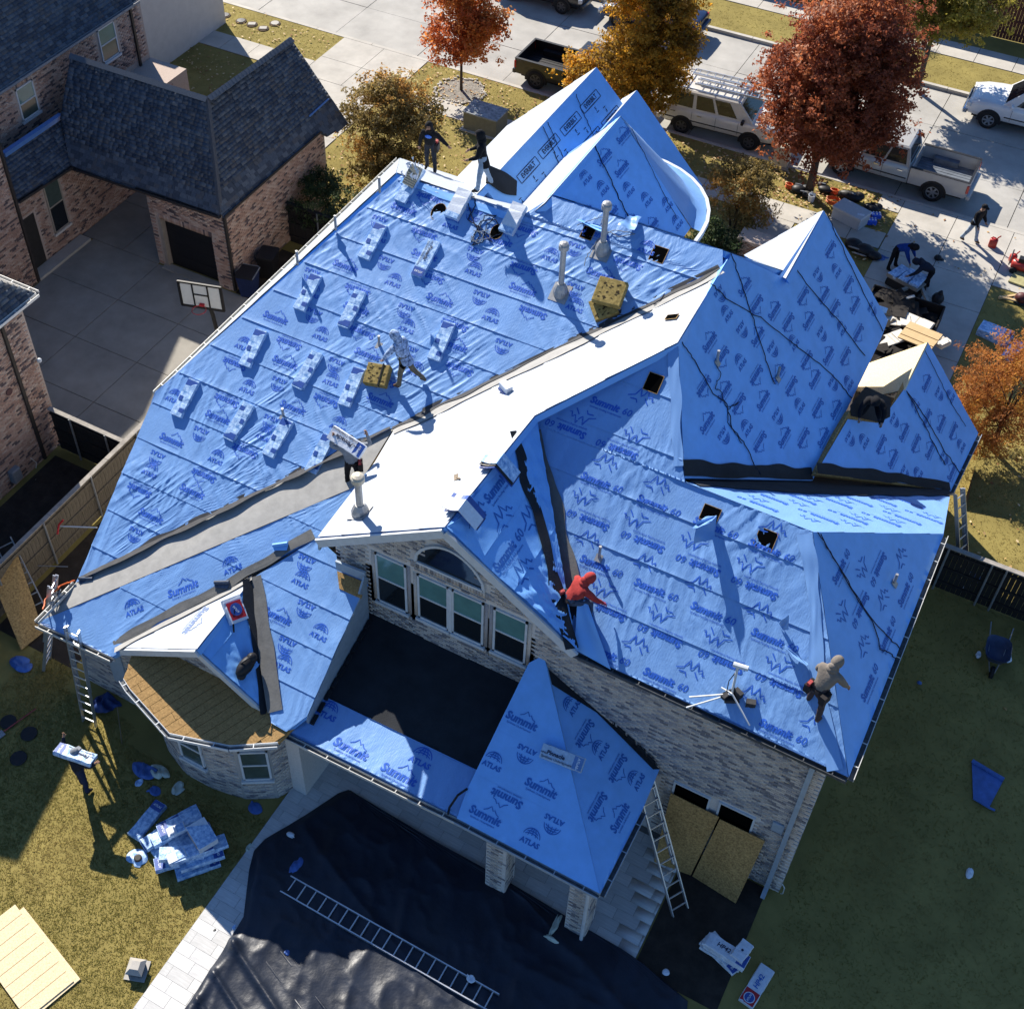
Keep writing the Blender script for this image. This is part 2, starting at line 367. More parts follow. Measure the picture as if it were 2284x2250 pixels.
# ---- grass tufts, fallen leaves
def tufts(name, areas, mats, hgt=.026, wid=.011, lean=.03, keep=None):
    P = []
    for (x0, x1, y0, y1, d) in areas:
        k = int((x1 - x0) * (y1 - y0) * d); p = np.c_[rng.uniform(x0, x1, k), rng.uniform(y0, y1, k)]
        P.append(p)
    P = np.concatenate(P)
    if keep is not None: P = P[keep(P[:, 0], P[:, 1])]
    nb = 3; n = len(P) * nb
    B = np.repeat(P, nb, 0) + rng.normal(0, .035, (n, 2)); a = rng.uniform(0, 2 * math.pi, n); h = hgt * rng.uniform(.5, 1.3, n)
    d = np.c_[np.cos(a), np.sin(a)] * wid; l = rng.normal(0, lean, (n, 2))
    vs = np.empty((n, 3, 3)); vs[:, 0, :2] = B - d; vs[:, 1, :2] = B + d; vs[:, 2, :2] = B + l; vs[:, :2, 2] = 0.0; vs[:, 2, 2] = h
    patch = vnoise(B[:, 0] * .5, B[:, 1] * .5, 3) + rng.normal(0, .16, n)
    mi = np.clip((patch * 4).astype(int), 0, 3); mi = np.array([2, 1, 3, 0])[mi]
    return tag(obj(name, np_mesh(name, vs.reshape(-1, 3), np.arange(n * 3).reshape(-1, 3), mats, mi, tri=True)), kind='stuff')
def off_paving(x, y):
    k = np.ones(len(x), bool)
    k &= ~((x > -11.9) & (x < -.3) & (y < 16.2)); k &= ~((x > -19) & (x < .2) & (y > 12) & (y < 30.6)); k &= ~((x > -17) & (x < -8.6) & (y > 29) & (y < 34.6))
    k &= ~((x > -10.2) & (x < -8.5) & (y > 38.3) & (y < 42.1)); k &= ~((x > -13.6) & (x < -6) & (y > 34) & (y < 37.7)); k &= ~((x > -16.4) & (x < -11.6) & (y > 11.5) & (y < 13.5))
    return k
tufts('lawn_grass', [(-20.5, -11.9, 4.6, 12.6, 420), (-.2, 7, 12.2, 27, 75), (.1, 7.5, 27, 41.6, 110), (-1, .5, 27, 41, 70), (-27, -5.4, 34.6, 42, 60), (-27, -6.3, 43.15, 45.5, 75), (-38.9, -31.5, 43.2, 45.5, 65), (-39.5, -33.8, 36, 41.8, 65), (-45, -40.2, 43.2, 45.5, 40), (-25, 4, 54.95, 57.4, 45)], BLADE, keep=off_paving)
def fallen(name, areas, mats, size=.06, keep=None):
    P = np.concatenate([np.c_[rng.uniform(a[0], a[1], int((a[1] - a[0]) * (a[3] - a[2]) * a[4])), rng.uniform(a[2], a[3], int((a[1] - a[0]) * (a[3] - a[2]) * a[4]))] for a in areas])
    if keep is not None: P = P[keep(P[:, 0], P[:, 1])]
    n = len(P); a = rng.uniform(0, 6.28, n); s = size * rng.uniform(.6, 1.3, n)
    d = np.c_[np.cos(a), np.sin(a)] * s[:, None]; e = np.c_[-np.sin(a), np.cos(a)] * s[:, None] * .6
    vs = np.empty((n, 4, 3)); z = rng.uniform(.035, .075, n)
    for k, (i, j) in enumerate(((-1, 0), (0, -1), (1, 0), (0, 1))):
        vs[:, k, :2] = P + d * i + e * j; vs[:, k, 2] = z + rng.uniform(-.015, .03, n)
    return tag(obj(name, np_mesh(name, vs.reshape(-1, 3), np.arange(n * 4).reshape(-1, 4), mats, rng.integers(0, len(mats), n))), kind='stuff')
fallen('fallen_leaves', [(-27, -6, 43.1, 45.5, 16), (-13, -5.4, 43.1, 45.5, 30), (-27, -6, 34.6, 42, 12), (-12, -5.5, 37, 42, 14), (-39, -33.8, 36, 41.8, 12), (-38.9, -31.5, 43.2, 45.5, 7), (-27, -1, 42, 43.1, 2.5), (-6, 1, 42, 45.5, .8), (1, 6, 28, 41, 3)], LEAFL, keep=off_paving)

# ---- stone ring round the small maple, meter lids in the verge
rg = thing('tree_ring', 'round bed edged with small pale stones under the slim red tree', 'tree ring', (-24.5, 44.1, 0))
b = MB(); b.lathe([(.95, 0), (.95, .02), (.1, .045)], 24); b.build('soil_bed', mat('bed_gravel', (.22, .20, .17), rough=.95, var=.5, scale=14, bump=.6, bscale=30), rg)
STN = mat('ring_stone', (.46, .43, .38), rough=.85, var=.25, scale=6)
for i in range(70):
    a = i * .0898 + random.uniform(-.03, .03); r = 1.05 + random.uniform(-.12, .16)
    b = MB(); b.ball((r * math.cos(a), r * math.sin(a), .03), (random.uniform(.05, .1), random.uniform(.04, .08), .05), 6, 4); b.build('stone', STN, rg)
for (px, lab, kind) in ((c1(1195, 85), 'small dark meter cover furthest left in the grass verge', 0), (c1(1280, 115), 'dark oval meter cover second from left in the verge', 0), (c1(1338, 133), 'pale square meter lid in the middle of the verge', 1), (c1(1398, 155), 'pale square meter lid nearest the pavement in the verge', 1), (c1(1460, 128), 'round grey meter lid with white centre in the verge', 2)):
    t = thing('meter_lid', lab, 'meter lid', at(px), 0, 'meter lids in the verge')
    b = MB(); b.lathe([(.27, 0), (.27, .03), (.2, .05)], 14)
    b.build('rim', mat('lid_soil', (.075, .05, .03), rough=.9, var=.4, scale=9), t)
    b = MB()
    if kind == 1: b.box((0, 0, .06), (.34, .24, .03), .5)
    else: b.lathe([(.19, .045), (.19, .065), (.0, .07)], 14)
    b.build('lid', CONC if kind else BLACK, t)
# ------------------------------------------------------------------ the house being roofed
house = thing('brick_house', 'large pale brick house with its whole roof under blue and grey roofing felt', 'house', (-9, 20, 0))
class Plane:
    def __init__(s, P0, n, U):
        s.n = nrm(n); s.U = nrm(U); s.Vv = np.cross(s.n, s.U); s.O = np.asarray(P0, float)
    def P(s, u, v, h=0.0):
        u = np.asarray(u, float)
        return s.O + u[..., None] * s.U + np.asarray(v, float)[..., None] * s.Vv + np.broadcast_to(np.asarray(h, float), u.shape)[..., None] * s.n
    def inv(s, p):
        d = np.asarray(p, float) - s.O; return np.array([d @ s.U, d @ s.Vv])
    def px(s, p):
        d = ray(p); o = V(0, 0, CAMH); t = np.dot(s.O - o, s.n) / np.dot(d, s.n); return o + t * d
def cross_u(poly, v):
    us = []
    n = len(poly)
    for i in range(n):
        (u0, v0), (u1, v1) = poly[i], poly[(i + 1) % n]
        if (v0 <= v <= v1) or (v1 <= v <= v0):
            if abs(v1 - v0) < 1e-9: us += [u0, u1]
            else: us.append(u0 + (u1 - u0) * (v - v0) / (v1 - v0))
    return (min(us), max(us)) if us else None

def wrinkles(amp, seed, freq=5.0):
    def f(u, v):
        t = 0
        for k, th in enumerate((.15, -.55, .8)):
            c, q = math.cos(th), math.sin(th); a = u * c + v * q + .12 * vnoise(u * 1.1, v * 1.1, seed + k); b = -u * q + v * c
            r1 = 1 - np.abs(2 * vnoise(a * freq * 1.2, b * freq * .2, seed + 1 + 7 * k) - 1)
            r2 = 1 - np.abs(2 * vnoise(a * freq * 2.4 + 7, b * freq * .4, seed + 2 + 7 * k) - 1)
            t = t + (1.3 * r1 ** 2 + .8 * r2 ** 2) * np.clip(vnoise(u * .75 + 5 * k, v * .75, seed + 3 + k) * 2.2 - .75, 0, 1.2)
        return amp * t + amp * 1.1 * vnoise(u * .7, v * 1.1, seed + 5)
    return f
class Slope:
    pass
def felt(pl, pts, w=1.02, amp=.006, seed=1, m=None, g=.07, v_off=0.0, name='felt_strip', deck=True, lap=.013, curl=.018, base=0.0, parent=None, deckm=None):
    """one roof slope: the deck and its felt courses, each course an object with its own lap and creases"""
    parent = parent or house; m = m or FELT
    p3 = [pl.px(p) if len(p) == 2 else np.asarray(p, float) for p in pts]
    poly = [tuple(pl.inv(p)) for p in p3]; vs = [p[1] for p in poly]; v0, v1 = min(vs), max(vs)
    S = Slope(); S.pl, S.poly, S.w = pl, poly, w; wr = wrinkles(amp, seed) if amp > 0 else (lambda u, v: 0 * u)
    st = v0 - v_off * w
    def lift(u, v, k=None):
        u = np.asarray(u, float); v = np.asarray(v, float)
        kk = np.floor((v - st) / w) if k is None else k
        dv = v - (st + kk * w)
        return base + lap * np.clip(1 - dv / w, .25, 1) + curl * vnoise(u * 1.3, kk * 7.7 + 0 * u, seed + 9) * np.exp(-np.maximum(dv, 0) / .07) + wr(u, v)
    S.lift = lift
    um = max(p[0] for p in poly) - min(p[0] for p in poly)
    k = 0
    while st + k * w < v1 - .01:
        a, b = max(v0, st + k * w), min(v1, st + (k + 1) * w + .06)
        rows = sorted(set([a, b] + [v for v in vs if a < v < b] + [a + (b - a) * i / max(1, int((b - a) / g)) for i in range(1, int((b - a) / g))]))
        n = max(2, int(um / g)); P = []; UV = []
        eps = 1e-5
        for r in rows:
            cu = cross_u(poly, min(max(r, v0 + eps), v1 - eps))
            if cu is None: continue
            u = np.linspace(cu[0], cu[1], n + 1); vv = np.full(n + 1, r)
            P.append(pl.P(u, vv, lift(u, vv, k))); UV.append(np.c_[u, vv])
        nr = len(P)
        if nr >= 2:
            idx = np.arange(nr * (n + 1)).reshape(nr, n + 1)
            q = np.stack([idx[:-1, :-1], idx[:-1, 1:], idx[1:, 1:], idx[1:, :-1]], -1).reshape(-1, 4)
            obj(name, np_mesh(name, np.concatenate(P) - wloc(parent), q, [m], smooth=True, uv=np.concatenate(UV)), parent)
        k += 1
    if deck:
        b = MB(); b.prism([p - pl.n * .02 for p in p3], -pl.n * .16); b.build('roof_deck', deckm or FELTSHADE, parent, world=True)
    S.p3 = p3
    return S

# ---- printed marks on the felt
GLY = {}
def text_mesh(txt, size, shear=0.0, bold=0.0, fine=.06):
    cu = bpy.data.curves.new('t', 'FONT'); cu.body = txt; cu.size = size; cu.shear = shear; cu.offset = bold; cu.align_x = 'CENTER'; cu.align_y = 'CENTER'; cu.resolution_u = 2
    o = bpy.data.objects.new('t', cu); C.objects.link(o)
    dg = bpy.context.evaluated_depsgraph_get(); me = bpy.data.meshes.new_from_object(o.evaluated_get(dg))
    bm = bmesh.new(); bm.from_mesh(me); bmesh.ops.remove_doubles(bm, verts=bm.verts, dist=1e-4); bmesh.ops.triangulate(bm, faces=bm.faces[:])
    for _ in range(3):
        le = [e for e in bm.edges if e.calc_length() > fine]
        if not le: break
        bmesh.ops.subdivide_edges(bm, edges=le, cuts=1); bmesh.ops.triangulate(bm, faces=bm.faces[:])
    bm.verts.index_update()
    r = np.array([v.co[:2] for v in bm.verts]), [tuple(v.index for v in f.verts) for f in bm.faces]
    bm.free(); bpy.data.meshes.remove(me); bpy.data.objects.remove(o); bpy.data.curves.remove(cu)
    return r
def strokes(lines, w, step=.07):
    vs, fs = [], []
    for L in lines:
        L = np.asarray(L, float); pts = [L[0]]
        for i in range(len(L) - 1):
            k = max(1, int(np.linalg.norm(L[i + 1] - L[i]) / step))
            pts += [L[i] + (L[i + 1] - L[i]) * j / k for j in range(1, k + 1)]
        pts = np.array(pts); o = len(vs)
        for i, p in enumerate(pts):
            d = nrm(np.r_[pts[min(i + 1, len(pts) - 1)] - pts[max(i - 1, 0)], 0]); nn = np.array([-d[1], d[0]])
            ww = w * (.55 + .45 * math.sin(math.pi * (i + .7) / (len(pts) + .4)))
            vs += [p + nn * ww / 2, p - nn * ww / 2]
        fs += [(o + 2 * i, o + 2 * i + 1, o + 2 * i + 3, o + 2 * i + 2) for i in range(len(pts) - 1)]
    return np.array(vs), fs
def join(parts):
    vs, fs, o = [], [], 0
    for (v, f), (dx, dy) in parts:
        vs.append(np.asarray(v) + np.array([dx, dy])); fs += [tuple(i + o for i in q) for q in f]; o += len(v)
    return np.concatenate(vs), fs
def arc(cx, cy, rx, ry, a0, a1, n=12): return [(cx + rx * math.cos(a0 + (a1 - a0) * i / n), cy + ry * math.sin(a0 + (a1 - a0) * i / n)) for i in range(n + 1)]
PI = math.pi
small = text_mesh('Synthetic Underlayment', .075, 0, .001, .5)
GLY['summit'] = join([(text_mesh('Summit', .30, .12, .012), (0, 0)), (strokes([[(-.1, .14), (0, .2), (.08, .3), (.16, .2), (.2, .24), (.27, .16), (.36, .13)]], .03), (0, 0)), (small, (0, -.17))])
globe = [arc(0, 0, .24, .24, PI * .04, PI * .96, 14), arc(0, 0, .11, .24, .12, PI - .12, 10), [(0, .05), (0, .24)], arc(0, .02, .2, .08, .3, PI - .3, 8), arc(0, .1, .16, .06, .3, PI - .3, 8)]
GLY['atlas'] = join([(strokes(globe, .03), (0, .08)), (text_mesh('ATLAS', .19, .05, .008), (.02, -.06))])
GLY['summit60'] = join([(text_mesh('Summit', .29, .16, .014), (-.2, 0)), (text_mesh('60', .29, .16, .004), (.5, 0)), (text_mesh('Synthetic Roofing Underlayment', .075, 0, .001, .5), (-.1, -.19))])
GLY['peaks'] = strokes([[(-.4, -.06), (-.2, .02), (-.08, .26), (-.02, .02), (.06, .1), (.14, .28), (.2, .06)], [(.12, .0), (.2, -.1), (.26, -.16)], [(.2, .04), (.3, .12), (.34, -.02), (.4, .0)], [(-.3, -.12), (-.12, -.1), (-.06, -.2)]], .04)
GLY['everbilt'] = join([(text_mesh('EVERBILT', .23, 0, .006), (0, 0)), (strokes([[(-.68, -.15), (.68, -.15)], [(-.68, .15), (.68, .15)], [(-.68, -.15), (-.68, .15)], [(.68, -.15), (.68, .15)]], .035), (0, 0)), (text_mesh('F', .2, 0, .004), (0, -.34)), (strokes([[(-.08, -.46), (.1, -.46)]], .03), (0, 0))])
GLY['pinnacle'] = join([(text_mesh('Pinnacle', .13, .1, .004), (-.05, .0)), (text_mesh('HP42', .06, 0, .001), (-.33, -.03)), (small, (0, -.11))])
GLY['hp42'] = text_mesh('HP42', .15, .1, .003); GLY['atlas_small'] = text_mesh('ATLAS', .13, 0, .004)
MARKS = {}
MNAME = {'summit': 'printed_wordmark', 'summit60': 'printed_wordmark', 'atlas': 'printed_globe', 'peaks': 'printed_peaks', 'everbilt': 'printed_frame_mark'}
def prints(S, kinds, ink, row=.5, size=1.0, col=1.25, seed=1, flip=True, start=.3, rise=.008, margin=.12, jit=.12):
    rnd = random.Random(seed); vs = [p[1] for p in S.poly]; r = 0; v = min(vs) + start; late = ([], [], 0); pl0 = wloc(house)
    while v < max(vs) - .15:
        cu = cross_u(S.poly, v)
        if cu:
            u = cu[0] + rnd.uniform(.1, .9) * col; c = 0
            while u < cu[1]:
                kd = kinds[(c + r // 2) % len(kinds)] if isinstance(kinds[0], str) else kinds[r % len(kinds)][c % len(kinds[r % len(kinds)])]
                gv, gf = GLY[kd]; s = -1.0 if (flip and (r % 2 if flip == 1 else (r // 2) % 2)) else 1.0
                q = gv * s * size + np.array([u + rnd.uniform(-jit, jit) * .4, v + rnd.uniform(-jit, jit) * .2]); lo, hi = q.min(0) - margin, q.max(0) + margin
                if inpoly(S.poly, np.array([lo[0], hi[0], hi[0], lo[0]]), np.array([lo[1], lo[1], hi[1], hi[1]])).all():
                    P = S.pl.P(q[:, 0], q[:, 1], S.lift(q[:, 0], q[:, 1]) + rise) - pl0; nm = MNAME[kd]; MARKS[nm] = MARKS.get(nm, 0) + 1
                    me = bpy.data.meshes.new(nm); me.from_pydata(P.tolist(), [], gf); me.materials.append(ink); me.polygons.foreach_set('use_smooth', [True] * len(gf)); obj(nm, me, house)
                u += col; c += 1
        v += row; r += 1

RIDGE = V(-6.65, 25.3, 10.05)
PR1 = Plane(RIDGE, (0, -.548, 1), (1, 0, 0)); PW = Plane(RIDGE, (-.548, 0, 1), (0, -1, 0))
PR2 = Plane((-2.15, 19.7, 8.4), (0, -.66, 1), (1, 0, 0)); PR3 = Plane((-2.15, 19.7, 8.4), (.98, 0, 1), (0, 1, 0)); PF1 = Plane((-2.15, 19.7, 8.4), (0, .66, 1), (-1, 0, 0))
PG = Plane((-6.55, 22.2, 10.05), (1.18, 0, 1), (0, 1, 0)); PS1 = Plane((-18.97, 11.98, 3.0), (0, -.548, 1), (1, 0, 0))
# the big left rear slope
S_R1 = felt(PR1, [(171, 1300), (348, 874), (895, 394), (1172, 478), (1232, 440), (1612, 558), (1612, 597), (1363, 720), (1117, 839), (876, 956), (638, 1071), (405, 1184)], w=1.02, amp=.0135, seed=11, g=.05)
prints(S_R1, ['summit', 'atlas'], INK, row=.51, size=.82, col=1.45, seed=3, start=.3)
S_W = felt(PW, m=FELTSUN, pts=[(1614, 597), (1363, 722), (1117, 841), (880, 960), (836, 1033), (709, 1198), (992, 1176), (1193, 928), (1512, 765)], w=1.1, amp=.0035, seed=21, g=.12)
S_R2 = felt(PR2, [(1284, 1452), (1892, 1733), (1812, 1187), (1528, 1078), (1523, 1045), (1512, 765), (1193, 928)], w=1.24, amp=.013, seed=31, g=.05)
prints(S_R2, [['summit60'], ['peaks']], INK, row=.44, size=.8, col=1.36, seed=5, flip=2, start=.28, margin=.04)
S_G = felt(PG, [(1512, 765), (1631, 567), (1753, 622), (1837, 470), (1980, 714), (1963, 758), (1811, 1072), (1526, 1066)], w=1.1, amp=.0015, seed=41, m=FELTSHADE, g=.16, curl=.004)
prints(S_G, ['atlas', 'summit', 'summit'], INKD, row=.56, size=.8, col=1.16, seed=9, start=.35)
S_R3 = felt(PR3, [(1892, 1733), (2104, 1191), (1812, 1187)], w=1.15, amp=.0015, seed=51, m=FELTSHADE, g=.16, curl=.004)
prints(S_R3, [['summit60'], ['peaks']], INKD, row=.5, size=.8, col=1.4, seed=4, flip=2, start=.45, margin=.02)
S_F1 = felt(PF1, [(1528, 1076), (1812, 1187), (2104, 1191), (2120, 1097), (1828, 1096)], w=1.0, amp=.002, seed=61, m=FELT, g=.16, curl=.006)
prints(S_F1, [['summit60'], ['peaks']], INK, row=.5, size=.75, col=1.2, seed=2, flip=0, start=.5, margin=.0)
# lower left: strip slope, jog strip, slope right of the bay gable
S_S1 = felt(PS1, [(85, 1388), (252, 1466), (559, 1272), (709, 1199), (836, 1037), (780, 1092)], w=1.7, amp=.011, seed=71, g=.06, curl=.004)
PS1d = Plane(PS1.O, PS1.n, nrm(PS1.px((780, 1092)) - PS1.px((85, 1388))))     # the roll lies along the valley
S_tmp = Slope(); S_tmp.pl = PS1d; S_tmp.poly = [tuple(PS1d.inv(p)) for p in S_S1.p3]
S_tmp.lift = lambda u, v: (lambda P: S_S1.lift((P - PS1.O) @ PS1.U, (P - PS1.O) @ PS1.Vv))(PS1d.P(u, v))
prints(S_tmp, ['summit', 'atlas'], INK, row=.6, size=.9, col=1.4, seed=8, start=.35, flip=0, margin=.02)
va = [PR1.px((171, 1300)) + (PR1.px((880, 954)) - PR1.px((171, 1300))) * i / 40 + V(0, 0, .03) for i in range(41)]
vb = [PS1.px((85, 1388)) + (PS1.px((800, 1084)) - PS1.px((85, 1388))) * i / 40 + V(0, 0, .035) for i in range(41)]
vs = np.array([va[i] * (1 - t) + vb[i] * t + V(0, 0, .02 * float(vnoise(i * .6, t * 4, 75)) * math.sin(PI * t)) for t in np.linspace(0, 1, 9) for i in range(41)])
ix = np.arange(9 * 41).reshape(9, 41); S_Vq = np.stack([ix[:-1, :-1], ix[1:, :-1], ix[1:, 1:], ix[:-1, 1:]], -1).reshape(-1, 4)
LIN = mat('valley_lining_grey', (0.30, 0.295, 0.28), rough=.75, var=.12, scale=4, bump=.2, bscale=8)
obj('valley_lining', np_mesh('valley_lining', vs - wloc(house), S_Vq, [LIN], smooth=True), house)
b = MB(); b.prism([va[0] - V(0, 0, .06), vb[0] - V(0, 0, .06), vb[-1] - V(0, 0, .06), va[-1] - V(0, 0, .06)], V(0, 0, -.15)); b.build('roof_deck', OSB, house, world=True)
S_R4 = felt(PS1, [(563, 1290), (709, 1200), (817, 1300), (686, 1597), (640, 1632), (606, 1612)], w=1.0, amp=.0125, seed=81, g=.06)
prints(S_R4, ['summit', 'atlas'], INK, row=.5, size=.85, col=1.2, seed=6, start=.35, margin=.05)
# bay gable
bgz = PS1.px((563, 1290)); BGX, BGZ = bgz[0], bgz[2]
bl = PS1.px((258, 1445)); br = at((597, 1597), 3.15)
PBL = Plane((BGX, 13, BGZ), (-(BGZ - bl[2]) / (BGX - bl[0]), 0, 1), (0, -1, 0)); PBR = Plane((BGX, 13, BGZ), ((BGZ - br[2]) / (br[0] - BGX), 0, 1), (0, 1, 0))
S_BL = felt(PBL, m=FELTSUN, pts=[(258, 1445), (440, 1448), (563, 1290)], w=1.0, amp=.002, seed=91, g=.14, curl=.004)
prints(S_BL, ['summit'], mat('ink_pale', (.16, .22, .38), rough=.5, var=.2, scale=30), row=.6, col=1.2, seed=2, flip=0, start=.35, margin=0)
S_BR = felt(PBR, [(440, 1448), (563, 1290), (603, 1596)], w=1.0, amp=.018, seed=95, m=FELTSHADE, g=.06, curl=.02)
prints(S_BR, ['summit'], INKD, row=.6, col=1.2, seed=3, flip=0, start=.4, margin=0)
# centre gable, right slope
cr = aty((1282, 1446), 15.85); cp = PW.px((992, 1176)); PCR = Plane(cp, ((cp[2] - cr[2]) / (cr[0] - cp[0]), 0, 1), (0, 1, 0))
S_CR = felt(PCR, [(992, 1176), (1193, 928), (1284, 1450)], w=1.0, amp=.017, seed=99, m=FELTSHADE, g=.055, curl=.02)
prints(S_CR, ['summit60', 'peaks'], INKD, row=.55, col=1.1, seed=3, flip=0, start=.4, margin=-.02)
# porch: dark low slope, felt along its eave, hipped end
PD = Plane((-9, 12.42, 3.0), (0, -.2, 1), (1, 0, 0))
S_D = felt(PD, [(817, 1342), (1174, 1504), (1073, 1722), (712, 1548)], w=.92, amp=.002, seed=103, m=BLACKF, g=.16, curl=.006)
S_D2 = felt(PD, [(712, 1548), (1073, 1722), (1019, 1822), (622, 1624)], w=2, amp=.010, seed=107, g=.06, base=.02)
prints(S_D2, [['summit', 'summit'], ['atlas', 'atlas']], INK, row=.52, col=1.3, seed=7, flip=0, start=.33, margin=0)
PPL = Plane((-3.45, 12.42, 3.0), (0, -.58, 1), (1, 0, 0)); PPR = Plane((-3.45, 12.42, 3.0), (.58, 0, 1), (0, 1, 0))
S_PL = felt(PPL, [(1213, 1461), (1180, 1478), (1042, 1760), (1019, 1824), (1338, 1992)], w=1.1, amp=.001, seed=111, m=FELTSHADE, g=.16, curl=.004)
prints(S_PL, ['summit', 'atlas', 'summit'], INKD, row=.56, size=.84, col=1.2, seed=12, start=.35, margin=-.02)
S_PR = felt(PPR, [(1213, 1461), (1338, 1992), (1432, 1806), (1470, 1716)], w=1.1, amp=.001, seed=115, m=FELTSHADE, g=.16, curl=.004)
prints(S_PR, ['summit', 'summit', 'atlas'], INKD, row=.56, size=.84, col=1.1, seed=14, start=.4, margin=-.02)
S_PB = felt(PPR, [(1217, 1464), (1219, 1520), (1330, 1590), (1455, 1716), (1470, 1716)], w=5, amp=.001, seed=116, m=BLACKF, g=.2, deck=False, base=.02, name='flashing_strip')
# front of the house
EV = 5.9
PL_ = Plane((-15.9, 25.05, 9.91), np.cross(V(-19.4, 30.8, 5.9) - V(-15.9, 25.05, 9.91), V(-19.3, 17.98, 6.0) - V(-15.9, 25.05, 9.91)), (0, -1, 0))
felt(PL_, m=FELTSUN, pts=[(-15.9, 25.05, 9.91), (-19.3, 17.98, 6.0), (-19.4, 30.8, 5.9)], w=1.1, amp=.002, seed=121, g=.25, curl=.004)
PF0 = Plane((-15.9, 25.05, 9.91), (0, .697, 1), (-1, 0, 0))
felt(PF0, m=FELTSUN, pts=[(-15.9, 25.05, 9.91), (-19.4, 30.8, 5.9), (-11.0, 30.8, 5.9), (-11.0, 25.05, 9.91)], w=1.1, amp=.003, seed=125, g=.2, curl=.004)
PF0R = Plane((-9, 25.72, 10.28), (0, .8, 1), (-1, 0, 0))
felt(PF0R, [(-11.6, 25.72, 10.28), (-11.6, 31, 6.056), (-3.2, 31, 6.056), (-6.75, 25.72, 10.28)], w=1.5, amp=.002, seed=127, g=.4, curl=.004)
JX, JZ, JY = -14.03, 9.15, 33.95
PJR = Plane((JX, JY, JZ), (1.0, 0, 1), (0, 1, 0)); PJL = Plane((JX, JY, JZ), (-1.0, 0, 1), (0, -1, 0))
S_J = felt(PJR, [(JX, 26.6, JZ), (JX, JY, JZ), (JX + 3, JY, JZ - 3), (JX + 3, 26.6, JZ - 3)], w=1.5, amp=.0008, seed=131, m=FELTSHADE, g=.25, curl=.003)
prints(S_J, ['everbilt'], INKK, row=.8, size=.85, col=1.4, seed=5, flip=1, start=.45, margin=-.05)
felt(PJL, m=FELTSUN, pts=[(JX, 26.2, JZ), (JX, JY, JZ), (JX - 3.05, JY, JZ - 3.05), (JX - 3.05, 30.3, JZ - 3.05)], w=1.1, amp=.002, seed=135, g=.25, curl=.003)
KX, KZ, KY = -12.9, 8.3, 34.68
PKR = Plane((KX, KY, KZ), (1.04, 0, 1), (0, 1, 0)); PKL = Plane((KX, KY, KZ), (-1.04, 0, 1), (0, -1, 0))
S_K = felt(PKR, [(KX, 32, KZ), (KX, KY, KZ), (KX + 2.6, KY, KZ - 2.7), (KX + 2.6, 30, KZ - 2.7), (KX + 1, 30, KZ - 1.04)], w=1.5, amp=.0008, seed=141, m=FELTSHADE, g=.25, curl=.003)
prints(S_K, ['everbilt'], INKK, row=1.0, col=1.9, seed=8, flip=1, start=.6, margin=-.05)
felt(PKL, m=FELTSUN, pts=[(KX, 32.6, KZ), (KX, KY, KZ), (KX - 1.2, KY, KZ - 1.25), (KX - 1.2, 33.5, KZ - 1.25)], w=1.1, amp=.001, seed=145, g=.25)
MX, MZ, MY, MR, ME = -11.55, 10.28, 30.0, 2.5, 7.38
mp = (MZ - ME) / MR
PMR = Plane((MX, MY, MZ), (mp, 0, 1), (0, 1, 0)); PML = Plane((MX, MY, MZ), (-mp, 0, 1), (0, -1, 0))
S_M = felt(PMR, [(MX, 25.7, MZ), (MX, MY, MZ), (MX + MR, MY, ME), (MX + MR, 25.7, ME)], w=1.1, amp=.001, seed=151, m=FELTSHADE, g=.2, curl=.003)
prints(S_M, ['atlas', 'summit', 'summit'], INKD, row=.6, size=.85, col=1.2, seed=18, flip=0, start=.4, margin=-.04)
felt(PML, m=FELTSUN, pts=[(MX, 25.3, MZ), (MX, MY, MZ), (MX - MR, MY, ME), (MX - MR, 28.2, ME), (MX - .45, 25.06, MZ - .5)], w=1.1, amp=.002, seed=155, g=.25, curl=.003)
vs, fs, uv = [], [], []
NA, NRW = 30, 9
for j in range(NRW + 1):
    r = (MR + .32) * j / NRW; z = MZ - mp * min(r, MR) - (.1 * max(0, r - MR)) + .02
    for i in range(NA + 1):
        a = PI * i / NA; rr = r * (1 + .012 * math.sin(i * 5 + j)); vs.append((MX + rr * math.cos(a), MY + rr * math.sin(a), z + .012 * math.sin(i * 3.3 + j * 2))); uv.append((a * r, r))
fs = [(j * (NA + 1) + i, (j + 1) * (NA + 1) + i, (j + 1) * (NA + 1) + i + 1, j * (NA + 1) + i + 1) for j in range(NRW) for i in range(NA)]
obj('turret_felt', np_mesh('turret_felt', np.array(vs) - wloc(house), fs, [FELT], smooth=True, uv=uv), house)
b = MB()
for i in range(24):
    a0, a1 = -PI * .5 + PI * 1.5 * i / 24, -PI * .5 + PI * 1.5 * (i + 1) / 24
    R = MR + .36
    pa, pb = (MX + R * math.cos(a0), MY + R * math.sin(a0)), (MX + R * math.cos(a1), MY + R * math.sin(a1))
    if a0 < 0: pa, pb = (MX + R, MY - 2.6 * (1 - i / 8)), (MX + R, MY - 2.6 * (1 - (i + 1) / 8))
    if a0 < PI: b.beam((*pa, ME - .08), (*pb, ME - .08), .1, .16)
b.build('turret_fascia', TRIM, house, world=True)
b = MB(); b.lathe([(2.2, 0), (2.2, ME - .1)], 28, (MX, MY, 0)); b.build('turret_wall', MORTAR, house, world=True)
